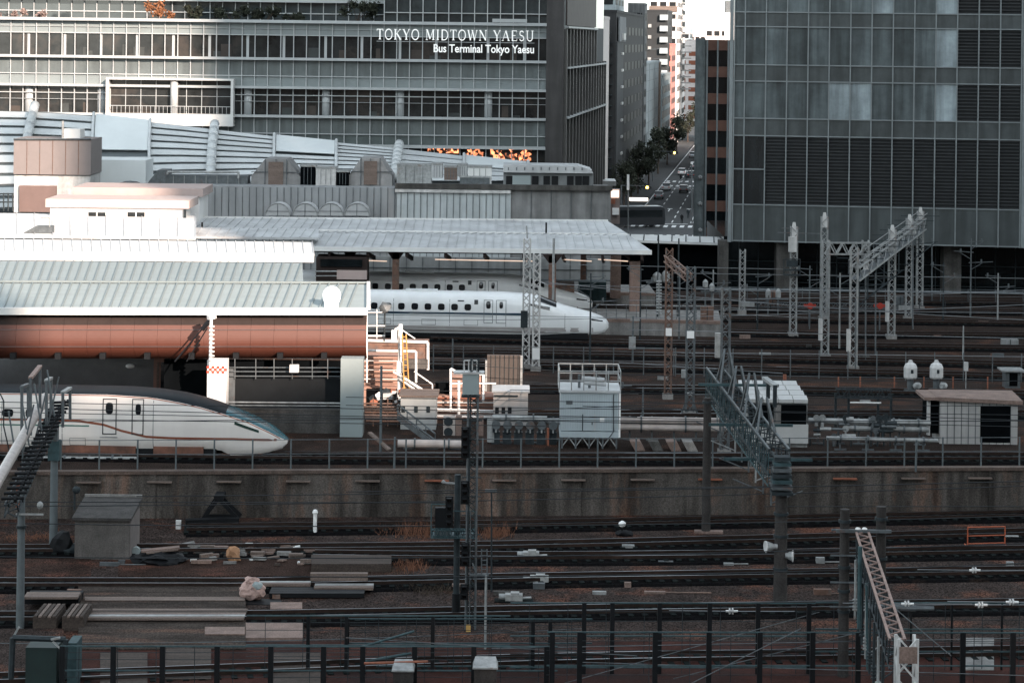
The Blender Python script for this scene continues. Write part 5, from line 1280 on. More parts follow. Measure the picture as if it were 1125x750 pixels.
# ---- second train
tip = V(668.5, 358, 186)
N = Loft([(0, 1.2), (.15, 1.45), (.57, 1.72), (1.28, 1.98), (2, 2.15), (3.4, 2.5), (4.5, 2.88), (5.5, 3.28), (6.6, 3.42), (8.4, 3.5), (60, 3.5)],
         [(0, 1.12), (.15, 1.25), (.5, 1.42), (1.3, 1.62), (3.4, 2.12), (5.5, 2.7), (8, 3.0), (10, 3.05), (60, 3.05)],
         [(0, .35), (.12, .62), (.35, .88), (.8, 1.12), (1.6, 1.33), (3, 1.5), (5, 1.62), (8, 1.68), (60, 1.68)],
         [(0, .85), (.3, .55), (1, .38), (3, .34), (60, .42)], 30)
t = Thing('bullet_train', 'white bullet train with dark blue stripe and long duck-bill nose in the middle', 'train', (tip.x, 186, .25), 'white bullet trains', world=False)
t.e.rotation_euler = (0, 0, R(-2.0))
t.part('body', E and N.mesh(0, 20), white_t, smooth=True)
t.part('nose_cap', N.mesh(0, 20, t0=0, t1=.02, closed=True), white_t)
t.part('skirt', N.patch(1.2, 29.8, .46, .92, .012, 20, zf0=.46, zf1=.92), mat('n_skirt', (.36, .34, .335), .5, var=.2))
t.part('stripe', N.strip([(6.2, 1.95), (8, 1.92), (29.8, 1.92)], .17), blue_t)
t.part('stripe', N.strip([(9, 1.73), (29.8, 1.73)], .04), blue_t)
for px in (412, 427, 441.7, 456.4, 470.8, 485.5, 500, 514.5): t.part('window', N.rwin((668.5 - px) / 14.0, 2.42, .52, .50), winm)
for k in range(7): t.part('window', N.rwin((668.5 - 397 + k * 14.6) / 14.0, 2.42, .52, .50), winm)
for px, w, h in ((537, .36, .56), (551, .28, .52)): t.part('window', N.rwin((668.5 - px) / 14.0, 2.62, w, h), winm)
for a, b in ((532, 542), (545.5, 556.5)):
    d_ = t.part('door', N.patch((668.5 - b) / 14.0, (668.5 - a) / 14.0, 1.2, 3.0, .006, 3, m=8), white_t)
    t.part('door_frame', N.frame((668.5 - b) / 14.0, (668.5 - a) / 14.0, 1.2, 3.0, .04), 'steel_mid', d_)
t.part('car_number', N.patch(10.2, 10.5, 2.65, 3.0, .02, 1), gapm); t.part('roof_mark', N.patch(11.3, 11.8, 2.85, 2.95, .02, 1), gapm)
t.part('headlight', N.patch(.45, 1.35, 1.38, 1.46, .02, 5, zf0=1.5, zf1=1.62), winm)
t.part('windshield', N.mesh(7, 13, t0=4.1, t1=5.5, off=.03), winm, smooth=True)
t.part('side_window', N.patch(4.6, 6.2, 2.25, 2.5, .02, 4, zf0=2.62, zf1=2.78), winm)
for tt in (8.0, 12.4, 16.8, 21.2, 25.6): t.part('seam', N.patch(tt, tt + .035, .95, 3.0, .008, 1, m=6), 'steel_mid')
for tt in (10.2, 13.5, 17, 20.4): t.part('hatch', N.frame(tt, tt + 1.1, 1.0, 1.45, .03, .014), 'steel_mid')
t.part('seam', N.patch(3.4, 3.43, .5, 2.0, .015, 1, m=4), 'steel_mid')
t.part('underframe', MB().box(-30, -1.4, .02, -1.6, 1.4, .5), 'black')
for x in (-6.4, -8.9, -23, -25.5): t.part('wheel', MB().tube((x, -1.2, .4), (x, -1.06, .4), .4, 16), 'steel_dark')
t.part('roof_box', MB().box(-16, -.6, 3.46, -13.5, .6, 3.58), white_t)
base = t
c = V(651, 331, 200.5); copy_tree(base.e, loc=(c.x, 200.5, .25), label='bullet train in shade directly behind the middle one, its roof and slim nose showing')
# ---- copper-brown train behind the front one
tip = V(232, 404, 149.5)
B = Loft([(0, 3.3), (.4, 3.55), (3, 3.85), (60, 3.9)], [(0, 2.8), (.4, 3.1), (3, 3.35), (60, 3.4)], [(0, 1.15), (.2, 1.4), (1, 1.6), (60, 1.65)], [(0, .6), (60, .5)], 30)
t = Thing('railcar', 'copper-brown rail car end with dark door behind the front train', 'train', (tip.x, 149.5, .2), world=False)
brn = mat('railcar_brown', (.26, .13, .10), .5, .1, var=.2)
t.part('body', B.mesh(0, 20, t1=3.4), brn, smooth=True); t.part('front', B.mesh(0, 20, t0=0, t1=.03, closed=True), brn)
t.part('rear_body', B.mesh(0, 20, t0=3.4), mat('railcar_grey', (.12, .12, .125), .4), smooth=True)
t.part('door', B.patch(2.3, 2.95, 1.3, 3.0, .02, 2), winm); t.part('window', B.patch(.2, .5, 2.1, 3.0, .02, 2), winm); t.part('window', B.patch(1.5, 1.7, 2.3, 2.9, .02, 2), winm); t.part('handle', B.patch(3.05, 3.2, 1.3, 3.0, .03, 2), 'wood')
t.part('roof_rim', MB().box(-3.4, -1.2, 3.86, -.6, 1.2, 4.0), 'brown_dark')
# ================================================================ YARD: lattice masts, gantries, huts, pipes
def mast(px, ytop, ybase, w, label, z=0.0, m='steel_mid', cap=None, group=None, name='lattice_mast', ch=.075, lc=.05, seg=None):
    b = G(px, ybase, z); tp = V(px + (ybase - ytop) * -0.0, ytop, b.y); 
    b = Vector((tp.x, b.y, z)) if False else b
    H = tp.z - z
    t = Thing(name, label, 'mast', b, group)
    t.part('foundation', MB().box(b.x - w * .8, b.y - w * .8, z - .1, b.x + w * .8, b.y + w * .8, z + .35), 'concrete')
    t.part('lattice', MB().lattice(b + Vector((0, 0, .3)), b + Vector((0, 0, H)), w, ch=ch, lc=lc, seg=seg), m)
    if cap: t.part('cap', MB().hexa([(b.x - w * .55, b.y - w * .55, z + H - .9), (b.x + w * .55, b.y - w * .55, z + H - .9), (b.x + w * .55, b.y + w * .55, z + H - .9), (b.x - w * .55, b.y + w * .55, z + H - .9)] + [(b.x + sx * w * .2, b.y + sy * w * .2, z + H + .35) for sx, sy in ((-1, -1), (1, -1), (1, 1), (-1, 1))]), cap)
    return t, b, H
far = [(904.5, 238, 352, .52, 'tallest white-capped lattice mast of the right-hand far group', 'white_paint'), (906, 264, 394, .5, 'lattice mast carrying the left end of the short cross truss', 'steel_light'), (937, 272, 407, .5, 'nearest pale lattice mast at the low end of the inclined beam', 'steel_light'),
       (979, 252, 372, .5, 'white-capped lattice mast halfway along the inclined beam', 'white_paint'), (998, 240, 352, .5, 'white-capped lattice mast, second from the far end of the beam', 'white_paint'), (1010, 232, 340, .5, 'farthest white-capped lattice mast at the high end of the beam', 'white_paint'),
       (871, 249, 370, .5, 'lattice mast with white cap and transformer left of the far group', 'white_paint'), (815, 274, 345, .45, 'short pale lattice mast standing alone under the glass tower corner', 'steel_light')]
mm = {}
for i, (px, yt, yb_, w, lb, capm) in enumerate(far):
    tt, b, H = mast(px, yt, yb_, w, lb, m='steel_light', cap=capm if 'white-capped' in lb or 'white cap' in lb else None, group='pale lattice masts in the far yard', ch=.085, lc=.055)
    mm[i] = (tt, b, H)
    if i in (2, 1, 3): tt.part('equipment_box', MB().box(b.x - .5, b.y - .35, 1.4, b.x - .22, b.y, 3.0), 'white_paint')
# transformer on mast 6
tt, b, H = mm[6]; k = V(871, 268, b.y)
tt.part('transformer', MB().box(k.x - .38, b.y - .6, k.z - .6, k.x + .26, b.y - .2, k.z + .6), 'white_paint')
k = V(870, 295, b.y); tt.part('bracket_cage', MB().box(k.x - .75, b.y - .8, k.z - .5, k.x + .6, b.y - .3, k.z - .4).box(k.x - .7, b.y - .8, k.z - .1, k.x + .6, b.y - .3, k.z).path([k + Vector((-.7, -.5, -.5)), k + Vector((-.7, -.5, .8)), k + Vector((.6, -.5, .8)), k + Vector((.6, -.5, -.5))], .04, 5).box(k.x - .5, b.y - .6, k.z + .2, k.x + .4, b.y - .3, k.z + .7), 'steel_dark')
k = V(871, 253, b.y); tt.part('crossarm', MB().beam(k + Vector((-1.2, 0, -.2)), k + Vector((2.2, 0, -.25)), .07, .07).beam(k + Vector((-.9, 0, .15)), k + Vector((.6, 0, .15)), .06, .06), 'steel_mid')
# short cross truss
a = V(909, 273, 175); c = V(955, 273, 176.5)
t = Thing('cross_truss', 'short pale horizontal lattice truss between two far masts', 'truss', a); t.part('truss', MB().lattice(a, c, .55, h=.85, seg=7, ch=.08, lc=.07), 'steel_light'); 
b2 = V(951, 264, 176.5); t.part('post', MB().lattice((b2.x, 176.5, V(951, 286, 176.5).z), b2, .45, ch=.08, lc=.05), 'steel_light')
# inclined beam between the masts, running away from us
c, g = mm[2][1], mm[5][1]; a = V(939, 301, c.y); e = V(1013, 246, g.y)
t = Thing('beam_gantry', 'long pale walkway beam running away between the far lattice masts', 'gantry', (a.x, a.y, 0))
n_ = 22
t.part('box_beam', MB().lattice(a, e, .7, h=.95, seg=n_, ch=.11, lc=.05), 'steel_light')
t.part('deck', MB().beam(a + Vector((0, 0, -.42)), e + Vector((0, 0, -.42)), .62, .06), 'steel_mid')
t.part('handrail', MB().beam(a + Vector((-.45, 0, 1.0)), e + Vector((-.45, 0, 1.0)), .05).beam(a + Vector((.45, 0, .95)), e + Vector((.45, 0, .95)), .05), 'steel_light')
for k in range(n_ + 1): q = a.lerp(e, k / n_); t.part('baluster', MB().beam(q + Vector((-.45, 0, 0)), q + Vector((-.45, 0, 1)), .035), 'steel_mid')
for k in (.15, .5, .86): q = a.lerp(e, k); t.part('junction_box', MB().box(q.x - .3, q.y - .5, q.z - .3, q.x + .1, q.y - .35, q.z + .5), 'white_paint')
rn = random.Random(9)
for k in range(9):     # cantilevers and insulators hanging from the beam
    q = a.lerp(e, (k + .5) / 9.0); mb = MB(); s_ = rn.choice((-1, 1))
    mb.tube(q, q + Vector((0, 0, -2.6)), .05, 5).tube(q + Vector((0, 0, -1.2)), q + Vector((2.2 * s_, 0, -.9)), .035, 5).tube(q + Vector((0, 0, -2.5)), q + Vector((2.0 * s_, 0, -.95)), .035, 5).tube(q + Vector((-1.6, 0, .9)), q + Vector((1.8, 0, .9)), .03, 5)
    t.part('cantilever', mb, 'steel_dark')
for px, y0, y1, d in ((1003, 265, 345, 196), (1024, 262, 318, 216), (962, 300, 372, 180), (951, 300, 395, 176), (940, 330, 405, 170)):
    b = V(px, y1, d); one('strain_pole', MB().tube((b.x, d, 0), V(px, y0, d), .06, 6), 'steel_mid', {1003: 'thin dark pole between the last two far masts', 1024: 'thin grey pole right of the farthest lattice mast', 962: 'thin pole under the middle of the far walkway beam', 951: 'thin pole just right of the short cross truss', 940: 'thin pole hugging the nearest pale lattice mast'}[px], 'pole')
# far clutter: white tank units, cable trough, red markers
for px, py, d, lb in ((707 + 22, 0, 0, ''),): pass
for i, (px0, py0, px1, py1, d, lb) in enumerate([(841, 318, 847, 328, 205, 'left white transformer can under the glass tower'), (852, 318, 858, 328, 205, 'right white transformer can under the glass tower'), (717, 300, 727, 310, 200, 'left white canister on the mast frame by the canopy end'), (727, 298, 736, 310, 200, 'right white canister on the mast frame by the canopy end'), (772, 308, 778, 316, 200, 'left white insulator drum beside the thin mast'), (779, 312, 785, 320, 200, 'right white insulator drum beside the thin mast')]):
    x0, x1, z0, z1 = F(px0, py0, px1, py1, d); t = Thing('transformer_can', lb, 'transformer', ((x0 + x1) / 2, d, z0), 'small white transformer cans')
    r = (x1 - x0) / 2; cx = (x0 + x1) / 2; t.part('can', MB().lathe((cx, d, z0), [(r * .8, 0), (r, .1), (r, (z1 - z0) * .8), (r * .6, z1 - z0), (r * .15, z1 - z0 + .1)], 12), 'steel_light'); t.part('bracket', MB().box(cx - .9, d + .2, z0 - .12, cx + .9, d + .35, z0), 'steel_mid').parent = t.e
    t.part('stand', MB().box(cx - .06, d - .06, 0, cx + .06, d + .06, z0), 'steel_mid')
for px, lb in ((890, 'red signal disc low between the lattice masts, left of two'), (967, 'red signal disc low behind the inclined beam, right of two')):
    c = V(px, 336, 195); t = Thing('signal_disc', lb, 'signal', (c.x, 195, 0)); t.part('disc', MB().lathe((0, 0, 0), [(.02, 0), (.26, 0), (.26, .08), (.02, .08)], 14), mat('sig_red', (.38, .035, .02), .6)).matrix_world = Matrix.Translation(c) @ Matrix.Rotation(pi / 2, 4, 'X')
    o = t.e.children[0]; o.parent = None; 
    me = o.data; me.transform(Matrix.Translation(c - t.loc) @ Matrix.Rotation(pi / 2, 4, 'X') @ Matrix.Translation(t.loc)); o.matrix_world = Matrix.Identity(4); o.parent = t.e
    t.part('bars', MB().box(c.x - .5, 195.1, c.z - .1, c.x + .5, 195.2, c.z + .12), mat('sig_red', (.38, .035, .02), .6)); t.part('post', MB().tube((c.x, 195.2, 0), (c.x, 195.2, c.z), .06, 6), 'steel_mid')
t = Thing('low_truss', 'low horizontal lattice cable truss behind the far masts', 'truss', V(815, 336, 208)); t.part('truss', MB().lattice(V(815, 334, 208), V(1002, 337, 208), .4, h=.45, seg=40, ch=.05, lc=.04), 'steel_mid'); t.part('white_box', pbox(MB(), 813, 332, 829, 337, 207.5, .4), 'steel_light'); t.part('end_box', pbox(MB(), 986, 336, 1002, 343, 207.5, .4), 'steel_light')
t = Thing('cable_trough', 'long thin pipe run beneath the undercroft of the glass tower', 'pipe', V(780, 318, 215)); t.part('pipe', MB().tube(V(764, 317, 216), V(1124, 322, 214), .12, 6), 'steel_mid')
for i, (px0, py0, px1, py1, d, m, lb) in enumerate([(985, 326, 993, 335, 203, 'steel_mid', 'small grey cabinet under the far masts'), (1101, 373, 1119, 384, 185, 'steel_light', 'pair of pale signal boxes at the far right by the tracks'), (845, 320, 853, 333, 206, 'steel_rust', 'brown post cabinet between the white transformer cans'), (770, 337, 784, 352, 190, 'steel_rust', 'brownish cabinet at the tip of the middle platform')]):
    t = Thing('trackside_cabinet', lb, 'cabinet', V((px0 + px1) / 2, py1, d)); t.part('body', pbox(MB(), px0, py0, px1, py1, d, .6), m); t.part('door_line', pbox(MB(), (px0 + px1) / 2 - .4, py0, (px0 + px1) / 2 + .4, py1, d - .02, .1), 'steel_dark'); t.part('leg', pbox(MB(), px0 + 1, py1, px0 + 2, py1 + 6, d, .1), 'steel_dark')
# railing stack near platform tip
t = Thing('insulator_stack', 'tall ribbed white insulator column left of the brown lattice mast', 'insulator', V(724, 350, 185)); mb = MB()
for k in range(12): mb.tube(V(724, 345 - k * 3.2, 185), V(724, 343.6 - k * 3.2, 185), .22, 10)
mb.tube(V(724, 350, 185), V(724, 300, 185), .06, 6); t.part('discs', mb, 'steel_light')
# ---- middle masts
mA, b, H = mast(577.5, 262, 405, .46, 'left pale lattice mast of the pair standing in front of the white train nose', m='white_paint', ch=.11, lc=.075); mA.part('top_pole', MB().tube((b.x, b.y, H), V(578.5, 248, b.y), .05, 6), 'steel_light')
mA.part('equipment', MB().box(b.x - .4, b.y - .5, 3.0, b.x + .1, b.y - .25, 4.2), 'steel_dark'); k0 = V(577, 281, b.y); bA = b
mB, b, H = mast(588.5, 279, 407, .46, 'right pale lattice mast of the pair standing in front of the white train nose', m='white_paint', ch=.12, lc=.085)
mB.part('link', MB().beam(k0, V(588, 300, b.y), .12, .12).beam(k0 + Vector((0, 0, -.9)), V(588, 290, b.y), .12, .12), 'steel_light'); mB.part('sign_plate', MB().box(b.x - .25, b.y - .4, .8, b.x + .25, b.y - .3, 1.7), 'white_clean')
mC, b, H = mast(733.5, 273, 438, .42, 'brownish lattice mast with short inclined truss, right of the platform end', m='steel_rust', ch=.085, lc=.06)
mC.part('white_plate', MB().box(b.x - .2, b.y - .35, 4.2, b.x + .2, b.y - .25, 4.7), 'white_clean')
q = V(733, 284, b.y); r_ = V(757, 305, 149); mC.part('inclined_truss', MB().lattice(q, r_, .4, seg=8, ch=.08, lc=.06), 'steel_rust')
mD, b, H = mast(757.5, 293, 458, .48, 'grey-blue lattice mast with white plate between the brown mast and the long truss', m='steel_mid', ch=.10, lc=.06)
mD.part('white_plate', MB().box(b.x - .25, b.y - .4, 5.0, b.x + .2, b.y - .3, 5.45), 'white_clean'); mD.part('lamp_box', MB().box(b.x - .55, b.y - .3, 2.5, b.x - .3, b.y, 3.0), 'steel_light')
mD.part('base_brace', MB().beam((b.x - .6, b.y, 0), (b.x - .1, b.y, 1.3), .1).beam((b.x + .6, b.y, 0), (b.x + .1, b.y, 1.3), .1), 'steel_mid')
mE, b, H = mast(795.5, 316, 500, .46, 'thick grey lattice mast rising behind the long dark truss', m='steel_mid', ch=.10, lc=.06); bE = b
mE.part('equipment', MB().box(b.x - .6, b.y - .2, 5.6, b.x - .3, b.y + .1, 7.0), 'steel_light')
for i, (px, y0, y1, m, lb, w) in enumerate([(695, 347, 398, 'steel_mid', 'thin post with pale box right of the white train nose', .07), (745, 262, 330, 'steel_dark', 'thin dark pole behind the brown lattice mast', .06), (723, 258, 300, 'steel_dark', 'thin post at the end of the canopy', .06), (608, 262, 300, 'steel_light', 'curved pale pipe post at the striped column', .1)]):
    b = G(px, y1, 0) if i == 0 else V(px, y1, 192); t = Thing('post', lb, 'post', (b.x, b.y, 0)); tp = V(px, y0, b.y); t.part('pole', MB().tube((b.x, b.y, 0), (b.x, b.y, tp.z), w, 6), m)
    if i == 0: t.part('box', MB().box(b.x - .3, b.y - .2, 1.0, b.x + .2, b.y, 1.9), 'steel_light'); t.part('arm', MB().beam((b.x - .2, b.y, tp.z - .3), (b.x + .5, b.y, tp.z - .3), .12), 'steel_light')

# ---- the long truss beam coming towards us
P0 = V(785, 411, 137.5); P1 = V(856, 508, 110.5)
P0 = Vector((P0.x, P0.y, 4.1)); P1 = Vector((P1.x, P1.y, 4.05))
t = Thing('truss_gantry', 'long dark lattice truss beam spanning from the thick mast towards the viewer', 'gantry', (P0.x, P0.y, 0))
t.part('beam', MB().lattice(P0, P1, .95, h=1.15, seg=26, ch=.10, lc=.05), 'steel_dark')
dr = (P1 - P0).normalized(); sd_ = Vector((dr.y, -dr.x, 0))
t.part('top_chord', MB().beam(P0 + Vector((0, 0, .62)) + sd_ * .47, P1 + Vector((0, 0, .62)) + sd_ * .47, .09, .08).beam(P0 + Vector((0, 0, .62)) - sd_ * .47, P1 + Vector((0, 0, .62)) - sd_ * .47, .09, .08), 'steel_mid')
mb = MB()
for k in range(36):
    q = P0.lerp(P1, k / 35); mb.beam(q - sd_ * -.5 + Vector((0, 0, -1.1)), q - sd_ * -.5 + Vector((0, 0, .5)), .04); 
mb.beam(P0 + sd_ * .5 + Vector((0, 0, -1.1)), P1 + sd_ * .5 + Vector((0, 0, -1.1)), .06)
t.part('side_bars', mb, 'steel_green')
for k0_, hh in ((.22, 1.9), (.42, 1.7), (.62, 2.1), (.8, 1.6)):
    q = P0.lerp(P1, k0_) + Vector((0, 0, .6)); 
    for s2 in (-1, 1):
        t.part('a_frame', MB().beam(q + dr * -.9 + sd_ * s2 * .45, q + Vector((0, 0, hh)) + sd_ * s2 * .12, .09).beam(q + dr * .9 + sd_ * s2 * .45, q + Vector((0, 0, hh)) + sd_ * s2 * .12, .09), 'steel_mid')
q = P0.lerp(P1, .55)
for k, z in ((.3, 4.9), (.5, 3.6), (.75, 3.0)):
    q = P0.lerp(P1, k); q.z = z; t.part('cross_arm', MB().beam(q + Vector((-1.8, 0, 0)), q + Vector((2.6, 0, 0)), .12, .14), 'steel_green')
for k in range(9):
    q = P0.lerp(P1, (k + .6) / 9.5); mb = MB(); q = q + Vector((0, 0, -.6))
    mb.tube(q, q + Vector((0, 0, -1.9)), .045, 6)
    for j in range(4): mb.tube(q + Vector((0, 0, -.5 - j * .16)), q + Vector((0, 0, -.56 - j * .16)), .13, 8)
    mb.tube(q + Vector((0, 0, -1.8)), q + Vector((-1.5 if k % 2 else 1.5, 0, -1.2)), .035, 5)
    t.part('insulator_hanger', mb, 'steel_light' if k % 3 == 0 else 'steel_mid')
for px in (843, 850.5):
    b = V(px, 500, 128 if px < 845 else 125); tp = V(px, 417 if px < 845 else 423, b.y); t.part('goal_post', MB().beam((b.x, b.y, 4.4), (b.x, b.y, tp.z), .2, .2), 'steel_dark')
a = V(840, 415, 128); c = V(852, 424, 125); t.part('goal_bar', MB().beam(a, c, .3, .16), 'steel_light')
# poles carrying it
def conc_pole(px, ytop, ybase, r, label, z=ZL, m='pole_conc', name='utility_pole', bands=(), yb_out=None):
    b = G(px, ybase, z); tp = V(px, ytop, b.y)
    t = Thing(name, label, 'pole', b); t.part('shaft', MB().tube(b, (b.x, b.y, tp.z), r * 1.08, 18, r * .92), m, smooth=False)
    for k in bands: zz = lerp(z, tp.z, k); t.part('band', MB().tube((b.x, b.y, zz - .06), (b.x, b.y, zz + .06), r + .05, 18), 'steel_dark')
    return t, b, tp.z
t, b, h = conc_pole(775.5, 437, 585, .22, 'dark round concrete pole at the foot of the wall under the long truss', bands=(.97,)); t.part('base_plate', MB().box(b.x - .6, b.y - .25, ZL, b.x + .9, b.y + .25, ZL + .12), 'pink_conc')
t, b, h = conc_pole(857, 540, 660, .30, 'thick dark concrete pole carrying the near end of the long truss', bands=(.3, .6, .8))
for k in range(7): t.part('collar', MB().box(b.x - .5 + .02 * k, b.y - .5 + .02 * k, h - .1 + k * .27, b.x + .5 - .02 * k, b.y + .5 - .02 * k, h + .05 + k * .27), ['steel_dark', 'steel_mid', 'steel_green'][k % 3])
for i, (px, py, lb) in enumerate([(844, 600, 'pale loudspeaker horn on the left of the thick pole'), (868, 610, 'pale loudspeaker horn on the right of the thick pole')]):
    c = V(px, py, b.y - .2); s_ = -1 if i == 0 else 1; tt = Thing('loudspeaker', lb, 'loudspeaker', c, 'horn loudspeakers on the thick pole')
    bx = Vector((b.x + s_ * .2, c.y, c.z)); tt.part('horn', MB().tube(bx, c + Vector((s_ * .1, -.05, 0)), .08, 12, .27), 'steel_light'); tt.part('driver', MB().tube(bx - Vector((s_ * .02, 0, 0)), bx + Vector((s_ * .22, 0, 0)), .13, 10), 'steel_light'); tt.part('rim', MB().tube(c + Vector((s_ * .1, -.05, 0)), c + Vector((s_ * .14, -.06, 0)), .28, 12), 'white_paint')

# ---- huts and equipment along the near edge of the upper yard
def hut(name, label, px0, py0, px1, py1, d, depth, wallm, z0=0, roofm='concrete', over=.25, rt=.22, slope=0, door=None, doorm='void', joints=0, cat='hut'):
    x0, x1, zb_, zt_ = F(px0, py0, px1, py1, d); z0 = zb_ if z0 is None else z0
    t = Thing(name, label, cat, ((x0 + x1) / 2, d, z0)); t.part('wall', MB().box(x0, d, z0, x1, d + depth, zt_), wallm)
    t.part('roof', MB().hexa([(x0 - over, d - over, zt_), (x1 + over, d - over, zt_ - slope * .3), (x1 + over, d + depth + over, zt_), (x0 - over, d + depth + over, zt_), (x0 - over, d - over, zt_ + rt), (x1 + over, d - over, zt_ + rt - slope * .3), (x1 + over, d + depth + over, zt_ + rt), (x0 - over, d + depth + over, zt_ + rt)]), roofm)
    if door:
        for dd in door: t.part('door', pbox(MB(), *dd, d - .03, .1), doorm)
    if joints:
        mb = MB(); [mb.box(lerp(x0, x1, k / joints) - .02, d - .02, z0, lerp(x0, x1, k / joints) + .02, d + .05, zt_) for k in range(1, joints)]; t.part('panel_joint', mb, 'steel_mid')
    return t, (x0, x1, z0, zt_)
t, q = hut('equipment_hut', 'white panelled equipment hut with dark doorway at the far right', 1033, 440, 1118, 487, 140.2, 2.6, mat('hut_panel', (.44, .43, .42), .6, var=.15, streak=.25), roofm='pink_conc', slope=.6, door=[(1077, 446, 1110, 486)], joints=11)
t.part('side_opening', pbox(MB(), 1023, 441, 1033.5, 476, 140.6, 3), 'void'); t.part('side_post', pbox(MB(), 1019, 437, 1022, 478, 140.4, .3), 'white_paint')
t.part('roof_ext', MB().box(q[0] - 1.0, 140, q[3] + .02, q[0] - .24, 143.0, q[3] + .2), 'pink_conc')
ribm = mat('rib_white', (.48, .48, .475), .5, var=.12)
x0, x1, z0, z1 = F(822, 443, 888, 480, 138); t = Thing('ribbed_hut', 'white hut with rounded ribbed roof and wide dark opening behind the long truss', 'hut', (x0, 138, 0))
t.part('wall', MB().box(x0, 138.4, 0, x1, 141.5, z1), 'steel_light'); t.part('apron', pbox(MB(), 822, 466, 888, 481, 138.2, .2, z0=.25), ribm); t.part('door', pbox(MB(), 858, 445, 886, 466, 138.25, .2), 'void'); t.part('opening', pbox(MB(), 823, 445, 850, 466, 138.25, .2), 'void'); t.part('jamb', pbox(MB(), 852, 444, 858, 466, 138.2, .25), 'concrete')
for k in range(4):
    zz = z1 + .02 + .16 * k; yy = 138.1 + .85 * k
    for j in range(4): t.part('roof_rib', MB().hexa([(lerp(x0, x1, j / 4) + .02 - .3 * k / 3, yy, zz), (lerp(x0, x1, (j + 1) / 4) - .02 - .3 * k / 3, yy, zz), (lerp(x0, x1, (j + 1) / 4) - .02 - .3 * k / 3, yy + .8, zz + .12), (lerp(x0, x1, j / 4) + .02 - .3 * k / 3, yy + .8, zz + .12), (lerp(x0, x1, j / 4) + .02 - .3 * k / 3, yy, zz + .2), (lerp(x0, x1, (j + 1) / 4) - .02 - .3 * k / 3, yy, zz + .2), (lerp(x0, x1, (j + 1) / 4) - .02 - .3 * k / 3, yy + .8, zz + .34), (lerp(x0, x1, j / 4) + .02 - .3 * k / 3, yy + .8, zz + .34)]), ribm)
M.setdefault('rust_stain', mat('rust_stain', (.24, .15, .11), .85, var=.5, scale=3))
t.part('roof_vent', MB().tube((x0 + 1.2, 140, z1 + .7), (x0 + 1.2, 140, z1 + 1.1), .16, 10), 'steel_mid'); t.part('wall_box', pbox(MB(), 843, 469, 848, 475, 138.1, .15), 'steel_mid'); t.part('conduit', MB().path([V(846, 475, 138.1), V(846, 481, 138.1)], .03, 5), 'steel_dark')
# raised pale-blue cabin
d = 137.0
x0, x1, z0, z1 = F(616, 431, 679.5, 473, d); cab = mat('cabin_blue', (.42, .48, .51), .5, var=.1, streak=.12)
t = Thing('raised_cabin', 'pale blue-grey cabin on steel legs with railed roof in the middle of the yard', 'cabin', ((x0 + x1) / 2, d, 0))
t.part('wall', MB().box(x0, d, z0, x1, d + 3, z1), cab); t.part('base_frame', MB().box(x0 - .05, d - .06, z0 - .38, x1 + .05, d + 3.05, z0 - .05), cab); t.part('roof', MB().box(x0 - .12, d - .12, z1, x1 + .12, d + 3.1, z1 + .14), 'roof_grey')
dr_ = t.part('door', pbox(MB(), 640, 456, 653, 473, d - .03, .06), cab); t.part('door_gap', pbox(MB(), 639.6, 455, 640.6, 473, d - .05, .05), 'steel_dark', dr_); t.part('door_gap', pbox(MB(), 653, 455, 653.8, 473, d - .05, .05), 'white_paint', dr_)
mb = MB()
for k in range(24): mb.box(lerp(x0, x1, k / 24), d - .015, z0 + .1, lerp(x0, x1, k / 24) + .02, d + .02, z1 - .1)
t.part('siding', mb, mat('siding', (.34, .39, .42), .5)); t.part('white_corner', MB().box(x1 + .02, d - .1, z0 - .35, x1 + .12, d + .02, z1 + .1), 'white_clean')
for k in range(5):
    x = lerp(x0 + .1, x1 - .1, k / 4); t.part('leg', MB().beam((x, d + .1, 0), (x, d + .1, z0 - .35), .1), 'steel_mid'); t.part('leg', MB().beam((x, d + 2.8, 0), (x, d + 2.8, z0 - .35), .1), 'steel_mid')
    if k < 4: x2 = lerp(x0 + .1, x1 - .1, (k + 1) / 4); t.part('brace', MB().beam((x, d + .1, 0.1), ((x + x2) / 2, d + .1, z0 - .4), .06).beam((x2, d + .1, .1), ((x + x2) / 2, d + .1, z0 - .4), .06), 'steel_light')
def railbox(t, x0, x1, y0, y1, z, H=1.1, n=4, m='steel_light', r=.035):
    for y in (y0, y1):
        for i in range(n + 1): t.part('railing_post', MB().tube((lerp(x0, x1, i / n), y, z), (lerp(x0, x1, i / n), y, z + H), r, 5), m)
    for h in (H, H * .5): t.part('railing', MB().path([Vector((x0, y0, z + h)), Vector((x1, y0, z + h)), Vector((x1, y1, z + h)), Vector((x0, y1, z + h)), Vector((x0, y0, z + h))], r, 5), m)
t.part('wall_vent', pbox(MB(), 622, 440, 629, 444, d - .03, .05), 'steel_mid'); t.part('sign_plate', pbox(MB(), 659, 459, 664, 463, d - .03, .05), 'white_clean'); t.part('conduit', MB().path([V(674, 433, d - .08), V(674, 474, d - .08), V(668, 482, d - .08)], .035, 6), 'steel_mid'); t.part('door_handle', pbox(MB(), 650, 464, 651, 466.5, d - .08, .05), 'steel_dark')
railbox(t, x0 - .1, x1 + .1, d - .1, d + 3, z1 + .14, 1.1, 5)
for k, (px0, px1, y, dz) in enumerate(((639, 664, 415.5, 0), (642, 666, 420, 0))): t.part('roof_pipe', MB().tube(V(px0, y, d + .8), V(px1, y + 2, d + .8), .14, 10), 'roof_grey')
t.part('pipe_cradle', MB().box(x0 + 1, d + .8, z1 + .14, x0 + 1.15, d + 1, z1 + .9).box(x0 + 1.6, d + .8, z1 + .14, x0 + 1.75, d + 1, z1 + .8), 'steel_mid')
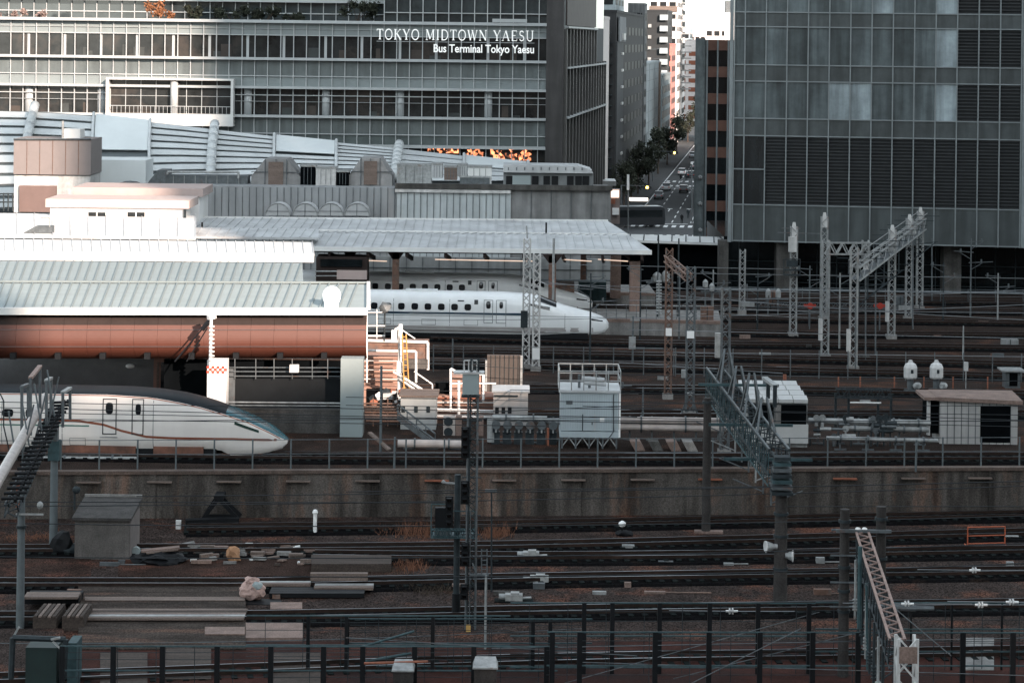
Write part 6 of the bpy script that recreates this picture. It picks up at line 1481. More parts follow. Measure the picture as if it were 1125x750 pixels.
# pale pipes along the yard
def pipe_run(label, runs, r, d, m='pink_pipe', stands=8, name='pipe_run', flanges=3):
    M.setdefault('pink_pipe', mat('pink_pipe', (.50, .43, .40), .5, var=.2, scale=1, streak=.2))
    t = Thing(name, label, 'pipe', V(runs[0][0], runs[0][1] + 12, d))
    for (xa, ya, xb, yb) in runs:
        a, b = V(xa, ya, d), V(xb, yb, d); t.part('pipe', MB().tube(a, b, r, 12), m, smooth=False)
        for k in range(flanges): q = a.lerp(b, (k + .5) / flanges); u = (b - a).normalized(); t.part('flange', MB().tube(q - u * .05, q + u * .05, r + .09, 12), 'steel_mid')
    a, b = V(runs[0][0], runs[0][1], d), V(runs[0][2], runs[0][3], d)
    for k in range(stands): q = a.lerp(b, (k + .5) / stands); t.part('stand', MB().beam((q.x, q.y + r, 0), (q.x, q.y + r, q.z + .2), .1).beam((q.x - .35, q.y, .06), (q.x + .35, q.y, .06), .1), 'steel_mid')
    return t
pipe_run('two long pinkish white pipes between the raised cabin and the dark truss', [(680, 461, 826, 463), (680, 469, 826, 471)], .2, 140, stands=6)
pipe_run('pair of pale pipes leading to the right-hand hut', [(888, 462, 1022, 464.5), (930, 470, 1020, 471.5)], .18, 139.5, stands=6, m='steel_light', flanges=5)
pipe_run('thin pale ground pipe in front of the right-hand pipe pair', [(908, 481, 1030, 484)], .12, 137.5, stands=4, m='steel_light', flanges=4)
pipe_run('single white pipe over the dark valve row', [(541, 459, 601, 460)], .2, 138.5, stands=2, m='steel_light', flanges=2)
pipe_run('grey pipe stub left of the raised cabin', [(599, 462, 617, 463)], .2, 139.5, stands=1, m='steel_light', flanges=0)
pipe_run('thick pale pipe lying on the ground below the small grey hut', [(437, 487, 512, 488)], .24, 136.2, stands=3, m='pink_pipe', flanges=2)
pipe_run('slim pale pipe low behind the front train fence at the left', [(45, 503, 150, 503.5)], .11, 131.5, stands=3, m='steel_light', flanges=2)
t = Thing('valve_row', 'row of dark valves and motors beneath the single white pipe', 'valves', V(575, 492, 138.4))
rn = random.Random(4)
for k in range(6):
    x = V(545 + k * 12.5, 475, 138.4).x; mb = MB(); mb.box(x - .28, 138.2, 0, x + .22, 138.7, .7); mb.box(x - .2, 138.1, .7, x + .15, 138.5, 1.0)
    t.part('valve_body', mb, 'steel_dark'); t.part('valve_wheel', MB().tube((x, 138.0, 1.15), (x, 138.08, 1.15), .26, 14), 'steel_mid'); t.part('stem', MB().tube((x, 138.05, .7), (x, 138.05, 1.4), .05, 6), 'steel_light')
t.part('elbow_pipe', MB().tube(V(540, 460, 138.4), V(540, 485, 138.4), .26, 12), 'steel_light'); t.part('rust_bracket', MB().beam(V(602, 470, 138), V(602, 490, 138), .12), 'rust_orange')
for gi, (x0p, x1p, y0p, y1p, lb, sd0) in enumerate([(890, 935, 458, 482, 'tangle of pale valves and pipe fittings left of the pipe pair', 3), (957, 978, 456, 474, 'dark valve cluster in the middle of the pipe pair', 5)]):
    t = Thing('valve_cluster', lb, 'valves', V((x0p + x1p) / 2, y1p + 5, 138.8)); rn = random.Random(sd0)
    for k in range(16):
        px, py = rn.uniform(x0p, x1p), rn.uniform(y0p, y1p); c = V(px, py, 138.8); mb = MB()
        if rn.random() < .6: mb.tube(c, c + Vector((rn.uniform(.3, .9), 0, 0)), rn.uniform(.06, .15), 8)
        else: mb.tube(c, c + Vector((0, 0, -rn.uniform(.3, .8))), rn.uniform(.05, .12), 8); mb.tube(c, c + Vector((0, -.06, 0)), .2, 10)
        t.part('fitting', mb, rn.choice(['steel_light', 'steel_mid', 'steel_dark', 'steel_light'] if gi == 0 else ['steel_dark', 'steel_mid']))
    for k in range(4): c = V(lerp(x0p, x1p, k / 3), y1p, 139); t.part('support', MB().beam((c.x, 139, 0), (c.x, 139, c.z), .08), 'steel_dark')
# concrete trough blocks right of the raised cabin
for i, px in enumerate((692, 712, 732, 750)):
    x0, x1, z0, z1 = F(px, 482, px + 17, 492, 136.5); mb = MB(); mb.prism([(x0 + .3, 0), (x1, 0), (x1 - .3, .55), (x0, .55)], 136.5, 137.6)
    one('trough_block', mb, ['pink_conc', 'conc_dark', 'pink_conc', 'concrete'][i], ['pinkish slanted concrete block nearest the raised cabin', 'dark slanted concrete block, second from the raised cabin', 'pinkish slanted concrete block, third from the raised cabin', 'grey slanted concrete block beside the dark pole'][i], 'block')
# twin white motors
for i, px in enumerate((1000, 1028.5)):
    c = G(px, 431, 0); t = Thing('insulator_tank', ['white domed tank on a valve stand, left of the pair', 'white domed tank on a valve stand, right of the pair'][i], 'tank', c, 'white domed tanks')
    t.part('tank', MB().lathe((c.x, c.y, .95), [(.40, 0), (.46, .1), (.46, .75), (.36, .98), (.16, 1.1), (.12, 1.25), (.03, 1.27)], 16), 'white_paint', smooth=False); t.part('label_plate', MB().box(c.x - .05, c.y - .49, 1.35, c.x + .12, c.y - .45, 1.6), 'steel_dark')
    t.part('stand', MB().tube(c, c + Vector((0, 0, .95)), .22, 10).box(c.x - .45, c.y - .3, .1, c.x + .45, c.y + .3, .25), 'steel_mid'); t.part('valve', MB().blob((c.x + .4, c.y - .3, .5), .28, .2, .25, i, .2, 2), 'steel_light'); t.part('base', MB().box(c.x - .5, c.y - .6, 0, c.x + 1.1, c.y + .5, .08), 'concrete')
for i, (px, m) in enumerate(((921, 0), (945, 0), (982.5, 0), (1015, 0), (1047, 0), (1085, 0), (862, 1))):
    b = G(px, 429, 0); one('marker_stake', MB().tube(b, b + Vector((0, 0, .95 if m == 0 else 1.1)), .05 if m == 0 else .12, 6), 'rust_orange', ['orange stake, leftmost of the right-hand row', 'orange stake, second of the right-hand row', 'orange stake just left of the white tanks', 'orange stake between the two white tanks', 'orange stake just right of the white tanks', 'orange stake nearest the small booth', 'thick orange post by the far fence above the ribbed hut'][i], 'stake')
t, q = hut('booth', 'small glazed grey booth behind the right-hand hut', 1105, 408, 1121, 427, 163, 1.2, 'steel_mid', roofm='steel_light', door=[(1109, 410, 1118, 424)], over=.3, rt=.1)
t = Thing('post_box', 'small white box on a thin post between the tanks and the booth', 'post', G(1061, 428)); b = G(1061, 428); t.part('post', MB().tube(b, b + Vector((0, 0, 1.8)), .04, 6), 'steel_light'); t.part('box', MB().box(b.x - .14, b.y - .1, 1.3, b.x + .14, b.y + .1, 1.9), 'white_paint')
t = Thing('cable_rack', 'low dark steel frame with white tube above the pipe pair', 'frame', V(949, 455, 145)); x0, x1, z0, z1 = F(918, 432, 979, 455, 146)
for x in (x0, x0 + .8, x1 - .8, x1): t.part('leg', MB().beam((x, 146, 0), (x, 146, z1), .14), 'steel_dark')
t.part('top_beam', MB().lattice((x0, 146, z1), (x1, 146, z1), .5, seg=10, ch=.06, lc=.05), 'steel_dark'); t.part('white_tube', MB().tube(V(934, 442, 145.8), V(968, 442.5, 145.8), .05, 8), 'white_clean')

# ---- the sunlit cluster in the middle
d = 151.0
lit = mat('lit_block', (.34, .20, .155), .8, var=.2, scale=1)
t = Thing('access_platform', 'stepped pinkish access platform with white pipe rails, ladder and braces', 'access platform', V(425, 452, d))
for (px0, py0, px1, py1, dd, m) in [(398, 392, 437, 452, d + 1.5, lit), (402, 377, 470, 395, d + 4.5, 'steel_rust'), (437, 395, 470, 405, d + 4, 'conc_dark'), (397, 425, 437, 452, d + .6, lit)]:
    t.part('block', pbox(MB(), px0, py0, px1, py1, dd, 2.5), m)
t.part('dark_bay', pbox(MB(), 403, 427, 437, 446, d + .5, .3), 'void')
for (pts, r, dd) in [([(403, 420), (403, 331), (407, 330)], .07, d), ([(404, 374), (470, 376), (470, 406)], .13, d + 4.4), ([(403, 385), (457, 386), (457, 420)], .11, d + 1.2), ([(403, 358), (423, 358)], .06, d), ([(403, 369), (423, 369)], .09, d),
                     ([(414, 340), (414, 372)], .04, d), ([(403, 343), (420, 343)], .05, d), ([(455, 408), (475, 422), (475, 433)], .06, d + 3), ([(441, 362), (456, 372)], .05, d + 3)]:
    t.part('pipe_rail', MB().path([V(a, b, dd) for a, b in pts], r * .72, 8), 'white_clean')
rn = random.Random(12)
for k in range(9): y = 391 + k * 5; t.part('rung', MB().beam(V(400, y, d + .9), V(437, y + .4, d + .9), .05), 'white_paint' if k % 2 else 'steel_rust')
for k in range(5): t.part('post', MB().tube(V(402 + 8 * k, 452, d + .7), V(402 + 8 * k, 425, d + .7), .05, 6), 'white_paint')
p_ = Thing('equipment_pole', 'white sunlit pole with box and diagonal braces beside a yellow ladder', 'pole', V(438.5, 447, 149)); 
p_.part('pole', MB().tube(V(438, 452, 149), V(440, 356, 149), .13, 10), 'white_clean'); p_.part('box', pbox(MB(), 430, 363, 436, 376, 148.8, .5), 'white_clean'); p_.part('box', pbox(MB(), 436, 398, 442, 410, 148.7, .5), 'white_clean')
p_.part('brace', MB().beam(V(439, 412, 148.8), V(470, 432, 147.5), .12).beam(V(439, 416, 148.8), V(463, 433, 147.5), .1).beam(V(439, 412, 148.8), V(432, 408, 148.8), .1), 'white_clean')
p_.part('shelf', MB().beam(V(434, 362, 148.9), V(442, 358, 148.9), .15), 'white_clean')
t = Thing('ladder', 'yellow steel ladder beside the white sunlit pole', 'ladder', V(447, 432, 148.5)); yl = mat('ladder_yellow', (.55, .30, .09), .5)
for a, b in ((442, 444), (446, 449.5)): t.part('stile', MB().tube(V(a, 367, 148.5), V(b, 432, 148.5), .045, 6), yl)
for k in range(10): t.part('rung', MB().tube(V(442.3, 370 + 6.2 * k, 148.5), V(447, 370 + 6.2 * k, 148.5), .03, 5), yl)
t = Thing('machinery', 'jumble of white and rusty valves below the white sunlit pole', 'machinery', V(430, 456, 147))
for k in range(26):
    px, py = rn.uniform(408, 446), rn.uniform(428, 446); c = V(px, py, 147 + rn.uniform(-.4, .4)); s_ = rn.uniform(.1, .35); mb = MB()
    if k % 3 == 0: mb.blob(c, s_, s_, s_, k, .2, 1)
    elif k % 3 == 1: mb.tube(c, c + Vector((rn.uniform(-.6, .6), 0, rn.uniform(-.5, .5))), s_ * .4, 7)
    else: mb.box(c.x - s_, c.y - s_, c.z - s_ * .6, c.x + s_, c.y + s_, c.z + s_ * .6)
    t.part('fitting', mb, rn.choice(['white_clean', 'white_paint', 'rust_orange', 'steel_rust', 'steel_dark', 'pink_conc']))
for k in range(4): t.part('support', MB().beam((V(412 + 9 * k, 440, 147).x, 147, 0), V(412 + 9 * k, 440, 147), .08), 'steel_rust')
t = Thing('rusty_rack', 'rust-coloured pipe rack in front of the machinery', 'pipe rack', V(420, 470, 144))
for k in range(7): t.part('shelf_pipe', MB().tube(V(396 + k, 443 + 3.2 * k, 144 - .2 * k), V(446, 443.5 + 3.2 * k, 144 - .2 * k), .06, 6), ['steel_rust', 'pink_conc', 'wood'][k % 3])
for px in (398, 410, 426, 437): t.part('upright', MB().beam(V(px, 474, 144), V(px, 436, 144), .07), 'steel_rust')
t, q = hut('vent_hut', 'small light grey hut with three square vents and flat roof', 440, 436, 479, 473, 143, 2.6, mat('vent_hut', (.36, .37, .37), .6, var=.15), roofm='wood', rt=.1, over=.12)
for px in (440, 454, 467.5): t.part('vent', pbox(MB(), px + 1, 446, px + 5, 453, 142.95, .1), 'steel_dark')
t = Thing('metal_stair', 'grey metal stair descending to the right in front of the small grey hut', 'stair', V(455, 484, 140)); 
for dy in (0, 9): t.part('handrail', MB().tube(V(437, 444 + dy, 139.5), V(478, 476 + dy * .8, 138.5), .05, 6), 'steel_mid')
for k in range(5): a = k / 4; t.part('baluster', MB().tube(V(lerp(437, 478, a), lerp(444, 476, a), 139), V(lerp(437, 478, a), lerp(458, 487, a), 139), .035, 5), 'steel_mid')
t.part('stringer', MB().beam(V(437, 458, 139.2), V(474, 486, 138.6), .1, .3), 'steel_mid')
t = Thing('ramp_board', 'short pale inclined board by the fence left of the small grey hut', 'board', V(418, 494, 134)); t.part('board', MB().beam(V(406, 475, 135), V(428, 494, 133.5), .25, .1), 'wood')
d = 146.5
t = Thing('lit_gallery', 'sunlit pinkish service gallery with white frame behind the signal mast', 'gallery', V(520, 482, d))
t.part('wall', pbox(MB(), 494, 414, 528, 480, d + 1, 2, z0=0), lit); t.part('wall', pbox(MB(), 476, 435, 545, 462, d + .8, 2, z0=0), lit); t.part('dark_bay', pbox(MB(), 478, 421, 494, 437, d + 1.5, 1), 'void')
for pts, r in ([(495, 452), (495, 405), (505, 410), (528, 411), (531, 411), (531, 440)], .1), ([(504, 482), (504, 418)], .12), ([(496, 421), (545, 421)], .06), ([(480, 450), (545, 452)], .14), ([(480, 457), (545, 458)], .08): t.part('pipe_frame', MB().path([V(a, b, d) for a, b in pts], r * .72, 8), 'white_clean')
for k in range(6): t.part('rust_beam', MB().beam(V(480, 437 + 4.6 * k, d + .6), V(548, 437.5 + 4.6 * k, d + .6), .09), ['rust_orange', 'white_paint', 'steel_rust'][k % 3])
t = Thing('air_conditioner', 'tall beige air conditioning unit with two fans', 'air conditioner', V(493, 482, 141)); t.part('casing', pbox(MB(), 487, 458, 500, 481, 141, .6), mat('ac_beige', (.40, .35, .32), .6, var=.1)); 
for y in (463, 474.5): c = V(492.5, y, 140.97); t.part('fan', MB().tube(c, c + Vector((0, .03, 0)), .27, 16), 'steel_dark')
t.part('side_cabinet', pbox(MB(), 500.5, 457, 507, 481, 141, .7), 'pink_conc'); t.part('end_cabinet', pbox(MB(), 526, 458, 531, 480, 141, .7), 'pink_conc')
t = Thing('brown_screen', 'tall flat brown cladding panel with pale edge frame', 'screen', V(554, 432, 152)); t.part('panel', pbox(MB(), 535, 390, 572, 433, 152, .3), mat('scr', (.07, .055, .048), .7, var=.15, streak=.3)); t.part('frame', pbox(MB(), 571.5, 391, 574, 433, 151.9, .3), 'steel_light'); t.part('frame', pbox(MB(), 533, 396, 535, 433, 151.9, .3), 'steel_light'); t.part('foot', MB().box(V(536, 1, 152).x, 152, 0, V(572, 1, 152).x, 152.3, V(550, 433, 152).z), 'conc_dark')
mb = MB(); [pbox(mb, px, 390, px + .5, 433, 151.95, .1) for px in range(539, 572, 5)]; t.part('joint', mb, 'steel_dark')
t, q = hut('grey_kiosk', 'low grey kiosk with three small windows under the brown screen', 542, 431, 580, 459, 145, 2.4, mat('kiosk_g', (.34, .32, .31), .65, var=.15), roofm='roof_grey', rt=.1, over=.1)
for px in (544, 551, 558): t.part('window', pbox(MB(), px, 447, px + 4, 454, 144.96, .1), 'black')
t.part('shade_bar', pbox(MB(), 543, 434, 569, 435.5, 144.9, .2), 'steel_dark')

# slender poles with cross arms and droppers among the tracks
for i, (px, y0, y1, lb) in enumerate([(703, 292, 374, 'slender pole with two short arms just past the platform tip'), (746, 300, 372, 'slender dark pole between the brown and blue-grey lattice masts'), (783, 296, 352, 'slender pole left of the thick mast, seen against the dark undercroft'), (832, 300, 362, 'slender pole between the short pale mast and the transformer mast'), (889, 292, 358, 'slender pole just right of the transformer mast'), (922, 300, 384, 'slender pole under the short cross truss'), (1036, 288, 356, 'slender pole right of the far walkway beam'), (1066, 262, 348, 'slender tall pole before the pale tower column'), (1096, 300, 352, 'slender pole near the right edge under the tower'),
        (648, 300, 398, 'slender pole in front of the platform nose area'), (497, 372, 408, 'short slender pole behind the brown screen'), (1058, 358, 398, 'short pole above the white tanks'), (668, 404, 452, 'short pole right of the raised cabin roof'), (706, 425, 470, 'short pole above the long pinkish pipes')]):
    b = G(px, y1, 0); tp = V(px, y0, b.y); t = Thing('slender_pole', lb, 'pole', b); mm_ = ['steel_dark', 'steel_mid', 'steel_light'][i % 3]
    t.part('shaft', MB().tube(b, (b.x, b.y, tp.z), .075, 6, .05), mm_)
    if y1 - y0 > 45:
        for k in range(2 + i % 2):
            z = tp.z - .3 - k * .9; s_ = 1 if (i + k) % 2 else -1
            t.part('cross_arm', MB().beam((b.x - .2 * s_, b.y, z), (b.x + (1.1 + .4 * k) * s_, b.y, z + .1), .06).tube((b.x + .9 * s_, b.y, z), (b.x + .9 * s_, b.y, z + .3), .07, 6), 'steel_mid')
            t.part('strut', MB().tube((b.x, b.y, z - .6), (b.x + 1.0 * s_, b.y, z), .03, 5), 'steel_mid')
# ================================================================ SIGNAL MASTS AND LOWER YARD
b = G(517, 690, ZL); H = V(521, 394, b.y).z
t = Thing('signal_tower', 'tall dark lattice signal mast with white boxed head in the centre foreground', 'mast', b)
t.part('lattice', MB().lattice(b, b + Vector((.05, 0, H - ZL)), .34, seg=42, ch=.06, lc=.035), 'steel_dark')
for dx in (-.22, .2): t.part('conduit', MB().tube(b + Vector((dx, -.2, 0)), b + Vector((dx, -.2, H - ZL - 1.0)), .05, 6), 'steel_mid')
hd = V(517, 421, b.y - .2)
t.part('head_box', MB().box(hd.x - .36, b.y - .3, hd.z - .48, hd.x + .36, b.y + .2, hd.z + .42), 'roof_near')
t.part('head_rail', MB().path([V(510, 411, b.y), V(510, 396, b.y), V(524, 396, b.y), V(524, 411, b.y)], .03, 6).path([V(515, 396, b.y), V(515, 425, b.y)], .03, 6).path([V(519, 396, b.y), V(519, 425, b.y)], .03, 6), 'white_paint')
t.part('head_deck', MB().box(hd.x - .75, b.y - .35, hd.z + .42, hd.x + .6, b.y + .35, hd.z + .50), 'white_paint')
t.part('hoop', MB().box(hd.x - .4, b.y - .3, hd.z - .62, hd.x + .4, b.y + .3, hd.z - .54), 'steel_dark')
for k in range(8):
    z = lerp(ZL + 4.2, hd.z - .8, k / 7); t.part('cross_arm', MB().beam((b.x - .45, b.y - .2, z), (b.x + .4, b.y - .2, z), .05), 'steel_dark')
def signal_head(c, label, n=3, w=.34, grp=None):
    tt = Thing('railway_signal', label, 'railway signal', c, grp); h = n * .34
    tt.part('back_plate', MB().box(c.x - w / 2, c.y, c.z - h / 2, c.x + w / 2, c.y + .12, c.z + h / 2), 'black')
    for k in range(n):
        z = c.z - h / 2 + .17 + .34 * k; tt.part('lens', MB().tube((c.x, c.y - .03, z), (c.x, c.y, z), .09, 10), 'glass_dark'); tt.part('hood', MB().box(c.x - .13, c.y - .3, z + .09, c.x + .13, c.y, z + .13).box(c.x - .13, c.y - .25, z - .04, c.x - .1, c.y, z + .13).box(c.x + .1, c.y - .25, z - .04, c.x + .13, c.y, z + .13), 'black')
    return tt
for px, py, n, lb in ((511, 486, 4, 'four-lamp black railway signal above the wall top'), (510.5, 541, 3, 'black three-lamp signal just left of the lattice mast at the wall'), (493.5, 562, 4, 'black four-lamp signal beside the dark relay box'), (511, 609, 3, 'black signal lamp head below the platform of the mast'), (510, 650, 2, 'lowest black two-lamp signal on the mast')):
    signal_head(V(px, py, b.y - .5), lb, n, grp='black signal heads on the central masts')
b2 = G(501, 678, ZL); H2 = V(501, 521, b2.y).z
t = Thing('signal_pole', 'grey round signal pole with lattice platform beside the central lattice mast', 'pole', b2)
t.part('shaft', MB().tube(b2, (b2.x, b2.y, H2), .14, 14), 'steel_dark'); t.part('base_sleeve', MB().tube(b2, b2 + Vector((0, 0, 1.1)), .19, 14), 'black')
z = V(500, 588, b2.y).z; x0 = V(474, 588, b2.y).x; x1 = V(522, 588, b2.y).x
t.part('platform', MB().box(x0, b2.y - .5, z, x1, b2.y + .5, z + .06), 'steel_green')
t.part('platform_rail', MB().path([Vector((x0, b2.y - .5, z)), Vector((x0, b2.y - .5, z + 1.5)), Vector((x0 + .7, b2.y - .5, z + 1.5))], .03, 5).path([Vector((x1, b2.y - .5, z)), Vector((x1, b2.y - .5, z + 1.2)), Vector((x1 - 1, b2.y - .5, z + 1.2))], .03, 5), 'steel_green')
t.part('platform_mesh', MB().lattice((x0, b2.y - .5, z + .2), (x1, b2.y - .5, z + .2), .35, seg=14, ch=.04, lc=.03), 'steel_green')
t.part('top_arm', MB().beam(V(488, 530, b2.y), V(503, 531, b2.y), .07).tube(V(488, 530, b2.y), V(486, 528, b2.y), .09, 8), 'steel_light')
k = V(486, 570, b2.y - .3); t.part('relay_box', MB().box(k.x - .33, k.y, k.z - .4, k.x + .35, k.y + .35, k.z + .5), 'black'); t.part('relay_panel', MB().box(k.x - .35, k.y - .03, k.z - .75, k.x + .35, k.y, k.z - .42), 'steel_mid')
l0 = V(526, 598, b2.y); t = Thing('small_ladder_frame', 'thin grey ladder bracket right of the central lattice mast', 'ladder', (l0.x, l0.y, ZL + 1)); 
t.part('stile', MB().path([V(529, 603, 104), V(529, 630, 104)], .03, 5).path([V(535, 603, 104), V(535, 630, 104)], .03, 5), 'steel_mid')
for k in range(5): t.part('rung', MB().tube(V(529, 605 + 5 * k, 104), V(535, 605 + 5 * k, 104), .02, 5), 'steel_mid')
t.part('bracket', MB().beam(V(516, 631, 104), V(537, 631, 104), .08).beam(V(519, 618, 104), V(524, 631, 104), .06), 'steel_mid')
t = Thing('rail_ladder', 'long thin service ladder hanging on the central lattice mast', 'ladder', V(512, 690, 104.4)); mb = MB(); mb.tube(V(513, 560, 104.4), V(511.5, 690, 104.4), .025, 5).tube(V(517, 560, 104.4), V(515.5, 690, 104.4), .025, 5); t.part('stiles', mb, 'steel_mid')
for i, (px, y0, y1, z, m, lb) in enumerate([(540, 538, 650, ZL, 'steel_dark', 'thin pole with small cross bar right of the central mast'), (418, 402, 500, 0, 'pole_grey', 'grey slim pole in front of the sunlit machinery'), (422, 338, 375, 0, 'steel_dark', 'dark short pole on the canopy edge near the train'), (433, 480, 517, 0, 'pole_grey', 'taller grey fence pole near the small grey hut'), (1006, 483, 518, 0, 'pole_grey', 'taller grey fence pole below the right-hand hut'), (533, 632, 715, ZL, 'steel_light', 'short pale post at the foot of the central mast')]):
    bb = G(px, y1, z) if i != 2 else V(px, y1, 152); tt = Thing('slim_pole', lb, 'pole', bb); tp = V(px + (1 if i else 0), y0, bb.y); tt.part('shaft', MB().tube(bb, tp, [.04, .07, .06, .06, .06, .05][i], 8), m)
    if i == 0: tt.part('cross_bar', MB().beam(V(533, 539, bb.y), V(546, 539, bb.y), .08, .14), 'steel_mid')
    if i == 2: tt.part('head', MB().blob(tp, .35, .25, .35, 3, .25, 2), 'steel_mid')

# ---- near right gantry
t, b, h = conc_pole(926, 559, 745, .21, 'thick dark concrete pole, left one of the near right gantry', bands=(.40, .52, .66, .93)); yA = b.y
t2, bb_, h2 = conc_pole(966, 556, 745, .22, 'thick dark concrete pole, right one of the near right gantry', bands=(.70, .93))
Q0 = V(947, 583, b.y - .1); Q0 = Vector((Q0.x, Q0.y, 3.68)); Q1 = V(986, 701, 79.6); Q1 = Vector((Q1.x, 79.6, Q0.z - .03))
t = Thing('near_gantry', 'rusty pink-topped lattice beam coming towards the viewer at the lower right', 'gantry', (Q0.x, Q0.y, ZL))
t.part('beam', MB().lattice(Q0 + Vector((0, 0, -.5)), Q1 + Vector((0, 0, -.5)), .5, h=1.0, seg=30, ch=.05, lc=.035), 'steel_dark')
dr = (Q1 - Q0).normalized(); sd_ = Vector((dr.y, -dr.x, 0)).normalized()
top = mat('truss_pink', (.30, .20, .17), .7, var=.4, scale=3)
mb = MB(); mb.beam(Q0 + sd_ * .25, Q1 + sd_ * .25, .09, .07).beam(Q0 - sd_ * .25, Q1 - sd_ * .25, .09, .07); 
for k in range(30):
    a, c = Q0.lerp(Q1, k / 30), Q0.lerp(Q1, (k + 1) / 30); s_ = 1 if k % 2 else -1; mb.beam(a + sd_ * .25 * s_, c - sd_ * .25 * s_, .045)
t.part('top_chords', mb, top)
t.part('cross_arm', MB().beam((b.x - .4, yA - .35, Q0.z + .05), (bb_.x + .35, yA - .35, Q0.z + .05), .12, .12).beam((b.x - .5, yA + .3, Q0.z - .05), (bb_.x + .35, yA + .3, Q0.z - .05), .08, .08), 'steel_mid')
for k in (.1, .7): q = Vector((lerp(b.x, bb_.x, .3 + k * .3), yA - .3, Q0.z + .12)); t.part('insulator_knob', MB().blob(q, .12, .1, .08, 1, 0, 2), 'white_clean')
for zz in (2.7, 1.6, .6, -.5): t.part('clamp_arm', MB().beam((b.x - .6, yA - .25, zz), (b.x + (1.0 if zz < 3 else .5), yA - .25, zz), .06), 'steel_mid')
for k in range(8):
    q = Q0.lerp(Q1, (k + .4) / 8.5) + Vector((-.3, 0, -1.0)); mb = MB(); mb.tube(q, q + Vector((0, 0, -2.4)), .05, 6)
    for j in range(4): mb.tube(q + Vector((0, 0, -1.6 - .13 * j)), q + Vector((0, 0, -1.66 - .13 * j)), .11, 9)
    mb.tube(q + Vector((0, 0, -2.3)), q + Vector((.9, .2, -1.7)), .03, 5); t.part('insulator_hanger', mb, 'steel_dark' if k % 3 else 'steel_light')
e0 = V(996, 699, 79.2)
t.part('end_mast', MB().lattice((e0.x, 79.2, ZL - .1), (e0.x, 79.2, e0.z), .62, seg=9, ch=.1, lc=.06), 'white_paint'); t.part('end_plate', MB().box(e0.x - .3, 78.82, e0.z - .8, e0.x + .3, 78.86, e0.z - .25), 'pink_conc')
t = Thing('vertical_hanger', 'pair of thin steel hangers dropping beneath the near right gantry', 'hanger', (V(945, 640, 92).x, 92, ZL)); t.part('hanger', MB().tube(V(945, 600, 92), V(944, 690, 92), .09, 8), 'steel_green'); t.part('hanger', MB().tube(V(952, 640, 90), V(953, 735, 90), .05, 8), 'steel_green')
# wires insulators around
for i, (px, py, d, lb) in enumerate([(1071, 626, 107, 'white wire insulator over the tracks at the right'), (997, 663, 95, 'white insulator on the wire right of the near gantry'), (1112, 661, 95, 'white insulator at the far right end of the wire'), (1078, 664, 95, 'white insulator between the others on the right wire'), (804, 671, 98, 'white ball insulator above the dark fences')]):
    c = V(px, py, d); tt = Thing('wire_insulator', lb, 'insulator', c, 'white wire insulators'); tt.part('core', MB().tube(c - Vector((.25, 0, 0)), c + Vector((.25, 0, 0)), .05, 8), 'white_clean')
    tt.part('sheds', MB().tube(c - Vector((.12, 0, 0)), c - Vector((.06, 0, 0)), .13, 12).tube(c + Vector((.0, 0, 0)), c + Vector((.06, 0, 0)), .14, 12), 'white_paint'); tt.part('suspension_wire', MB().tube(c - Vector((2.6, 0, 0)), c - Vector((.25, 0, 0)), .018, 4).tube(c + Vector((.25, 0, 0)), c + Vector((2.6, 0, .03)), .018, 4), 'wire_light')
c = V(690, 0, 0) if False else None
one('section_insulator', MB().tube(V(952, 666, 95), V(1006, 668, 95), .14, 10).tube(V(1006, 668, 95), V(1026, 668, 95), .10, 8), 'steel_mid', 'grey overhead tube with tapered end right of the near gantry', 'tube')
# ---- left gantry
t, b, h = conc_pole(22, 541, 690, .17, 'grey-blue round pole nearest the lower left corner', m='pole_grey', bands=(.75,)); bL = b
t.part('bracket', MB().beam((b.x - .2, b.y - .2, h - .9), (b.x + 1.0, b.y - .2, h - .9), .07).blob((b.x + .85, b.y - .2, h - .5), .14, .14, .18, 1, 0, 2), 'steel_light'); t.part('red_clamp', MB().box(b.x - .2, b.y - .22, h - .6, b.x - .05, b.y - .1, h + .4), 'rust_orange')
t, b, h = conc_pole(58.5, 505, 602, .20, 'grey-blue round pole behind the left gantry by the concrete hut', m='pole_grey'); bR = b
t.part('bulky_head', MB().box(b.x - .28, b.y - .28, h, b.x + .28, b.y + .28, h + 1.0), 'steel_green'); t.part('fuse_box', MB().box(b.x - .2, b.y - .3, h + 1.0, b.x + .2, b.y + .1, h + 1.9), 'steel_mid')
A0 = V(-12, 545, 98); A1 = V(50, 436, 126)
t = Thing('tube_gantry', 'pale tubular gantry beam with upright frames and insulators at the left edge', 'gantry', (A0.x, A0.y, 0))
t.part('main_tube', MB().tube(A0, A1, .24, 14), mat('tube_pink', (.42, .37, .35), .5, .1, var=.3, scale=2)); 
t.part('lattice', MB().lattice(A0 + Vector((.9, 0, -.6)), A1 + Vector((.6, 0, -.6)), .5, seg=26, ch=.06, lc=.045), 'steel_dark')
for k in range(24):
    mb = MB(); q = A0.lerp(A1, (k + .5) / 24) + Vector((.9, 0, -.2)); mb.tube(q + Vector((-.45, 0, 0)), q + Vector((.5, 0, .05)), .07, 8); mb.tube(q + Vector((.1, 0, 0)), q + Vector((.2, 0, 0)), .16, 8)
    t.part('insulator', mb, 'black')
